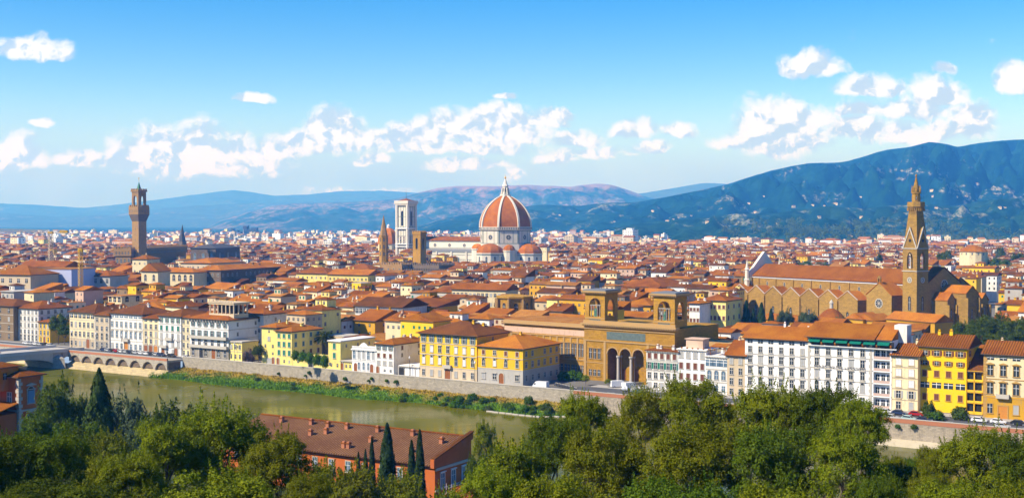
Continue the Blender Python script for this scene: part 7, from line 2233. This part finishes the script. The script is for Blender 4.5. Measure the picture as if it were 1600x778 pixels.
def car(label, px, v, col, van=False, rz=0.0, cat='car', fr=None, loc=None):
    if van:
        L_ = 5.4
        prof = [(-L_ / 2, .38), (L_ / 2, .35), (L_ / 2 + .02, .75), (L_ * .46, 1.1), (L_ * .34, 1.85), (L_ * .26, 2.3), (-L_ / 2 + .05, 2.35), (-L_ / 2, 2.2)]
        parts = car_parts(L_, 1.95, prof, None, True)
    else:
        parts = car_parts()
    b, g, w, rim, lt, L_, hw = parts
    t = RV.at(px, v, .8); q = RV.w(t, v, 0.006) if loc is None else loc
    o = thing('van' if van else 'car', label, cat, tuple(q), RV.th + rz, 'vehicles parked along the embankment')
    pm = plain('car_paint_%d_%d_%d' % tuple(int(c * 100) for c in col), col, .3, 0, .5, .02)
    key = ('v' if van else 'c', pm.name)
    if key not in CARM:
        CARM[key] = (b.mesh('body', [pm]), g.mesh('glazing', [CGL]), w.mesh('wheel', [RUB]), rim.mesh('rim', [plain('rim_grey', (.4, .4, .4), .4, .6)]), lt.mesh('headlight', [plain('lamp_glass', (.7, .7, .68), .2)]))
    bm_, gm_, wm_, rm_, lm_ = CARM[key]
    link('body', bm_, o); link('glazing', gm_, o)
    for x in (-L_ * .31, L_ * .31):
        for s in (-1, 1):
            wo = link('wheel', wm_, o, (x, s * (hw - .07), .31)); link('rim', rm_, wo)
    for s in (-1, 1): link('headlight', lm_, o, (L_ / 2 + .0, s * (hw - .35), .68))
    return o
WHT, SIL, BLK, NAVY, RED, GRN = (.72, .72, .72), (.42, .43, .44), (.02, .02, .022), (.02, .035, .09), (.35, .012, .012), (.05, .16, .15)
for i, (px, c, nm) in enumerate(((163, NAVY, 'dark blue'), (170, SIL, 'silver'), (176, BLK, 'black'), (183, RED, 'red'), (190, WHT, 'white'), (197, SIL, 'pale silver'), (204, BLK, 'black'), (213, SIL, 'grey'), (221, WHT, 'white'), (229, WHT, 'white'), (237, BLK, 'dark'), (245, SIL, 'silver'), (252, NAVY, 'dark blue'), (268, BLK, 'black'), (292, WHT, 'white'))):
    car(f'{nm} parked car, {ORD(i + 1)} in the row along the arched quay counting from the bridge', px, 3.0, c)
for i, (px, c, nm) in enumerate(((42, WHT, 'white'), (49, SIL, 'silver'), (56, WHT, 'white'), (63, SIL, 'silver'), (70, BLK, 'black'), (79, SIL, 'grey'))):
    car(f'{nm} car, {ORD(i + 1)} in the group parked before the tall white palace', px, 3.2, c)
for px, v, c, lab in ((1405, 13.5, NAVY, 'dark blue car parked at the door of the narrow cream house'), (1432, 14.0, RED, 'red car parked before the vivid yellow house'), (1457, 13.5, WHT, 'white hatchback parked before the yellow house hedge'), (1393, 4.2, SIL, 'silver car close behind the brick parapet'),
                      (1420, 4.6, (.35, .5, .48), 'pale green car close behind the brick parapet'), (1444, 4.4, NAVY, 'dark car close behind the brick parapet near the white hatchback'), (1385, 13.5, WHT, 'white car near the hotel balcony bay'), (1530, 12.5, WHT, 'white car before the narrow loggia house'),
                      (1560, 12.5, WHT, 'small white car before the cream palace'), (1566, 5.5, SIL, 'silver car on the road before the orange door'), (1592, 13.0, BLK, 'black car cut off by the photo edge'), (1375, 14.0, SIL, 'grey car half hidden by the hotel tree')):
    car(lab, px, v, c)
car('white delivery van parked beside the yellow palace at the square', 845, 5.2, WHT, True, R(180), 'van')
for i, (px, py, Y, c, lab, vn) in enumerate(((966, 606, 404, WHT, 'white van standing before the library portico', True), (983, 609, 400, WHT, 'second white van beside the portico van', True), (992, 613, 394, SIL, 'silver car next to the white vans', False), (975, 612, 397, WHT, 'white car in front of the portico vans', False), (996, 617, 389, (.04, .16, .2), 'teal car before the white shabby house', False), (1003, 609, 399, SIL, 'grey car by the corner of the white shabby house', False))):
    car(lab, px, 0, c, vn, R(50 + 25 * i), 'van' if vn else 'car', None, (xp(px, Y, 0), Y, .008))
def scooter_meshes():
    b = MB().prism_y([(-.75, .35), (-.2, .3), (.25, .3), (.5, .9), (.42, .95), (.15, .45), (-.1, .5), (-.2, .78), (-.8, .82)], -.17, .17)
    w = MB().lathe([(.23, -.06), (.23, .06)], 10).xform(Matrix.Rotation(R(90), 4, 'X'))
    h = MB().tube((.44, -.32, 1.05), (.44, .32, 1.05), .03).tube((.55, 0, .3), (.44, 0, 1.05), .04)
    return b.mesh('body', [plain('scooter_grey', (.10, .10, .11), .4)]), w.mesh('wheel', [RUB]), h.mesh('handlebar', [IRON]), MB().box(-.75, -.18, -.15, .15, .822, .9).mesh('seat', [RUB])
sb, sw_, sh_, ss_ = scooter_meshes()
for i in range(14):
    px = 868 + i * 2.4; Y = 409 - i * .9
    o = thing('scooter', f'dark scooter, {ORD(i + 1)} in the parked row beside the white delivery van', 'scooter', (xp(px, Y, 0), Y, .008), R(60), 'scooters on the square')
    link('body', sb, o); link('handlebar', sh_, o); link('seat', ss_, o)
    for x in (-.55, .58): link('wheel', sw_, o, (x, 0, .23))
# ---- street lamps on the embankment pavement
lp = MB().tube((0, 0, 0), (0, 0, 6.2), .09, 6, .06).lathe([(.22, 0), (.22, .3), (.1, .5)], 8)
lpm = lp.mesh('post', [IRON])
lhm = MB().lathe([(.08, 6.2), (.30, 6.5), (.30, 6.95), (.05, 7.2)], 8).mesh('lantern', [TRIM_W])
for i, px in enumerate((112, 150, 190, 230, 272, 318, 366, 640, 742)):
    q = RV.w(RV.at(px, 5.5), 5.5, .12)
    o = thing('street_lamp', f'iron street lamp on the river pavement, {ORD(i + 1)} counting from the bridge', 'street lamp', tuple(q), 0, 'street lamps along the embankment')
    link('post', lpm, o); link('lantern', lhm, o)
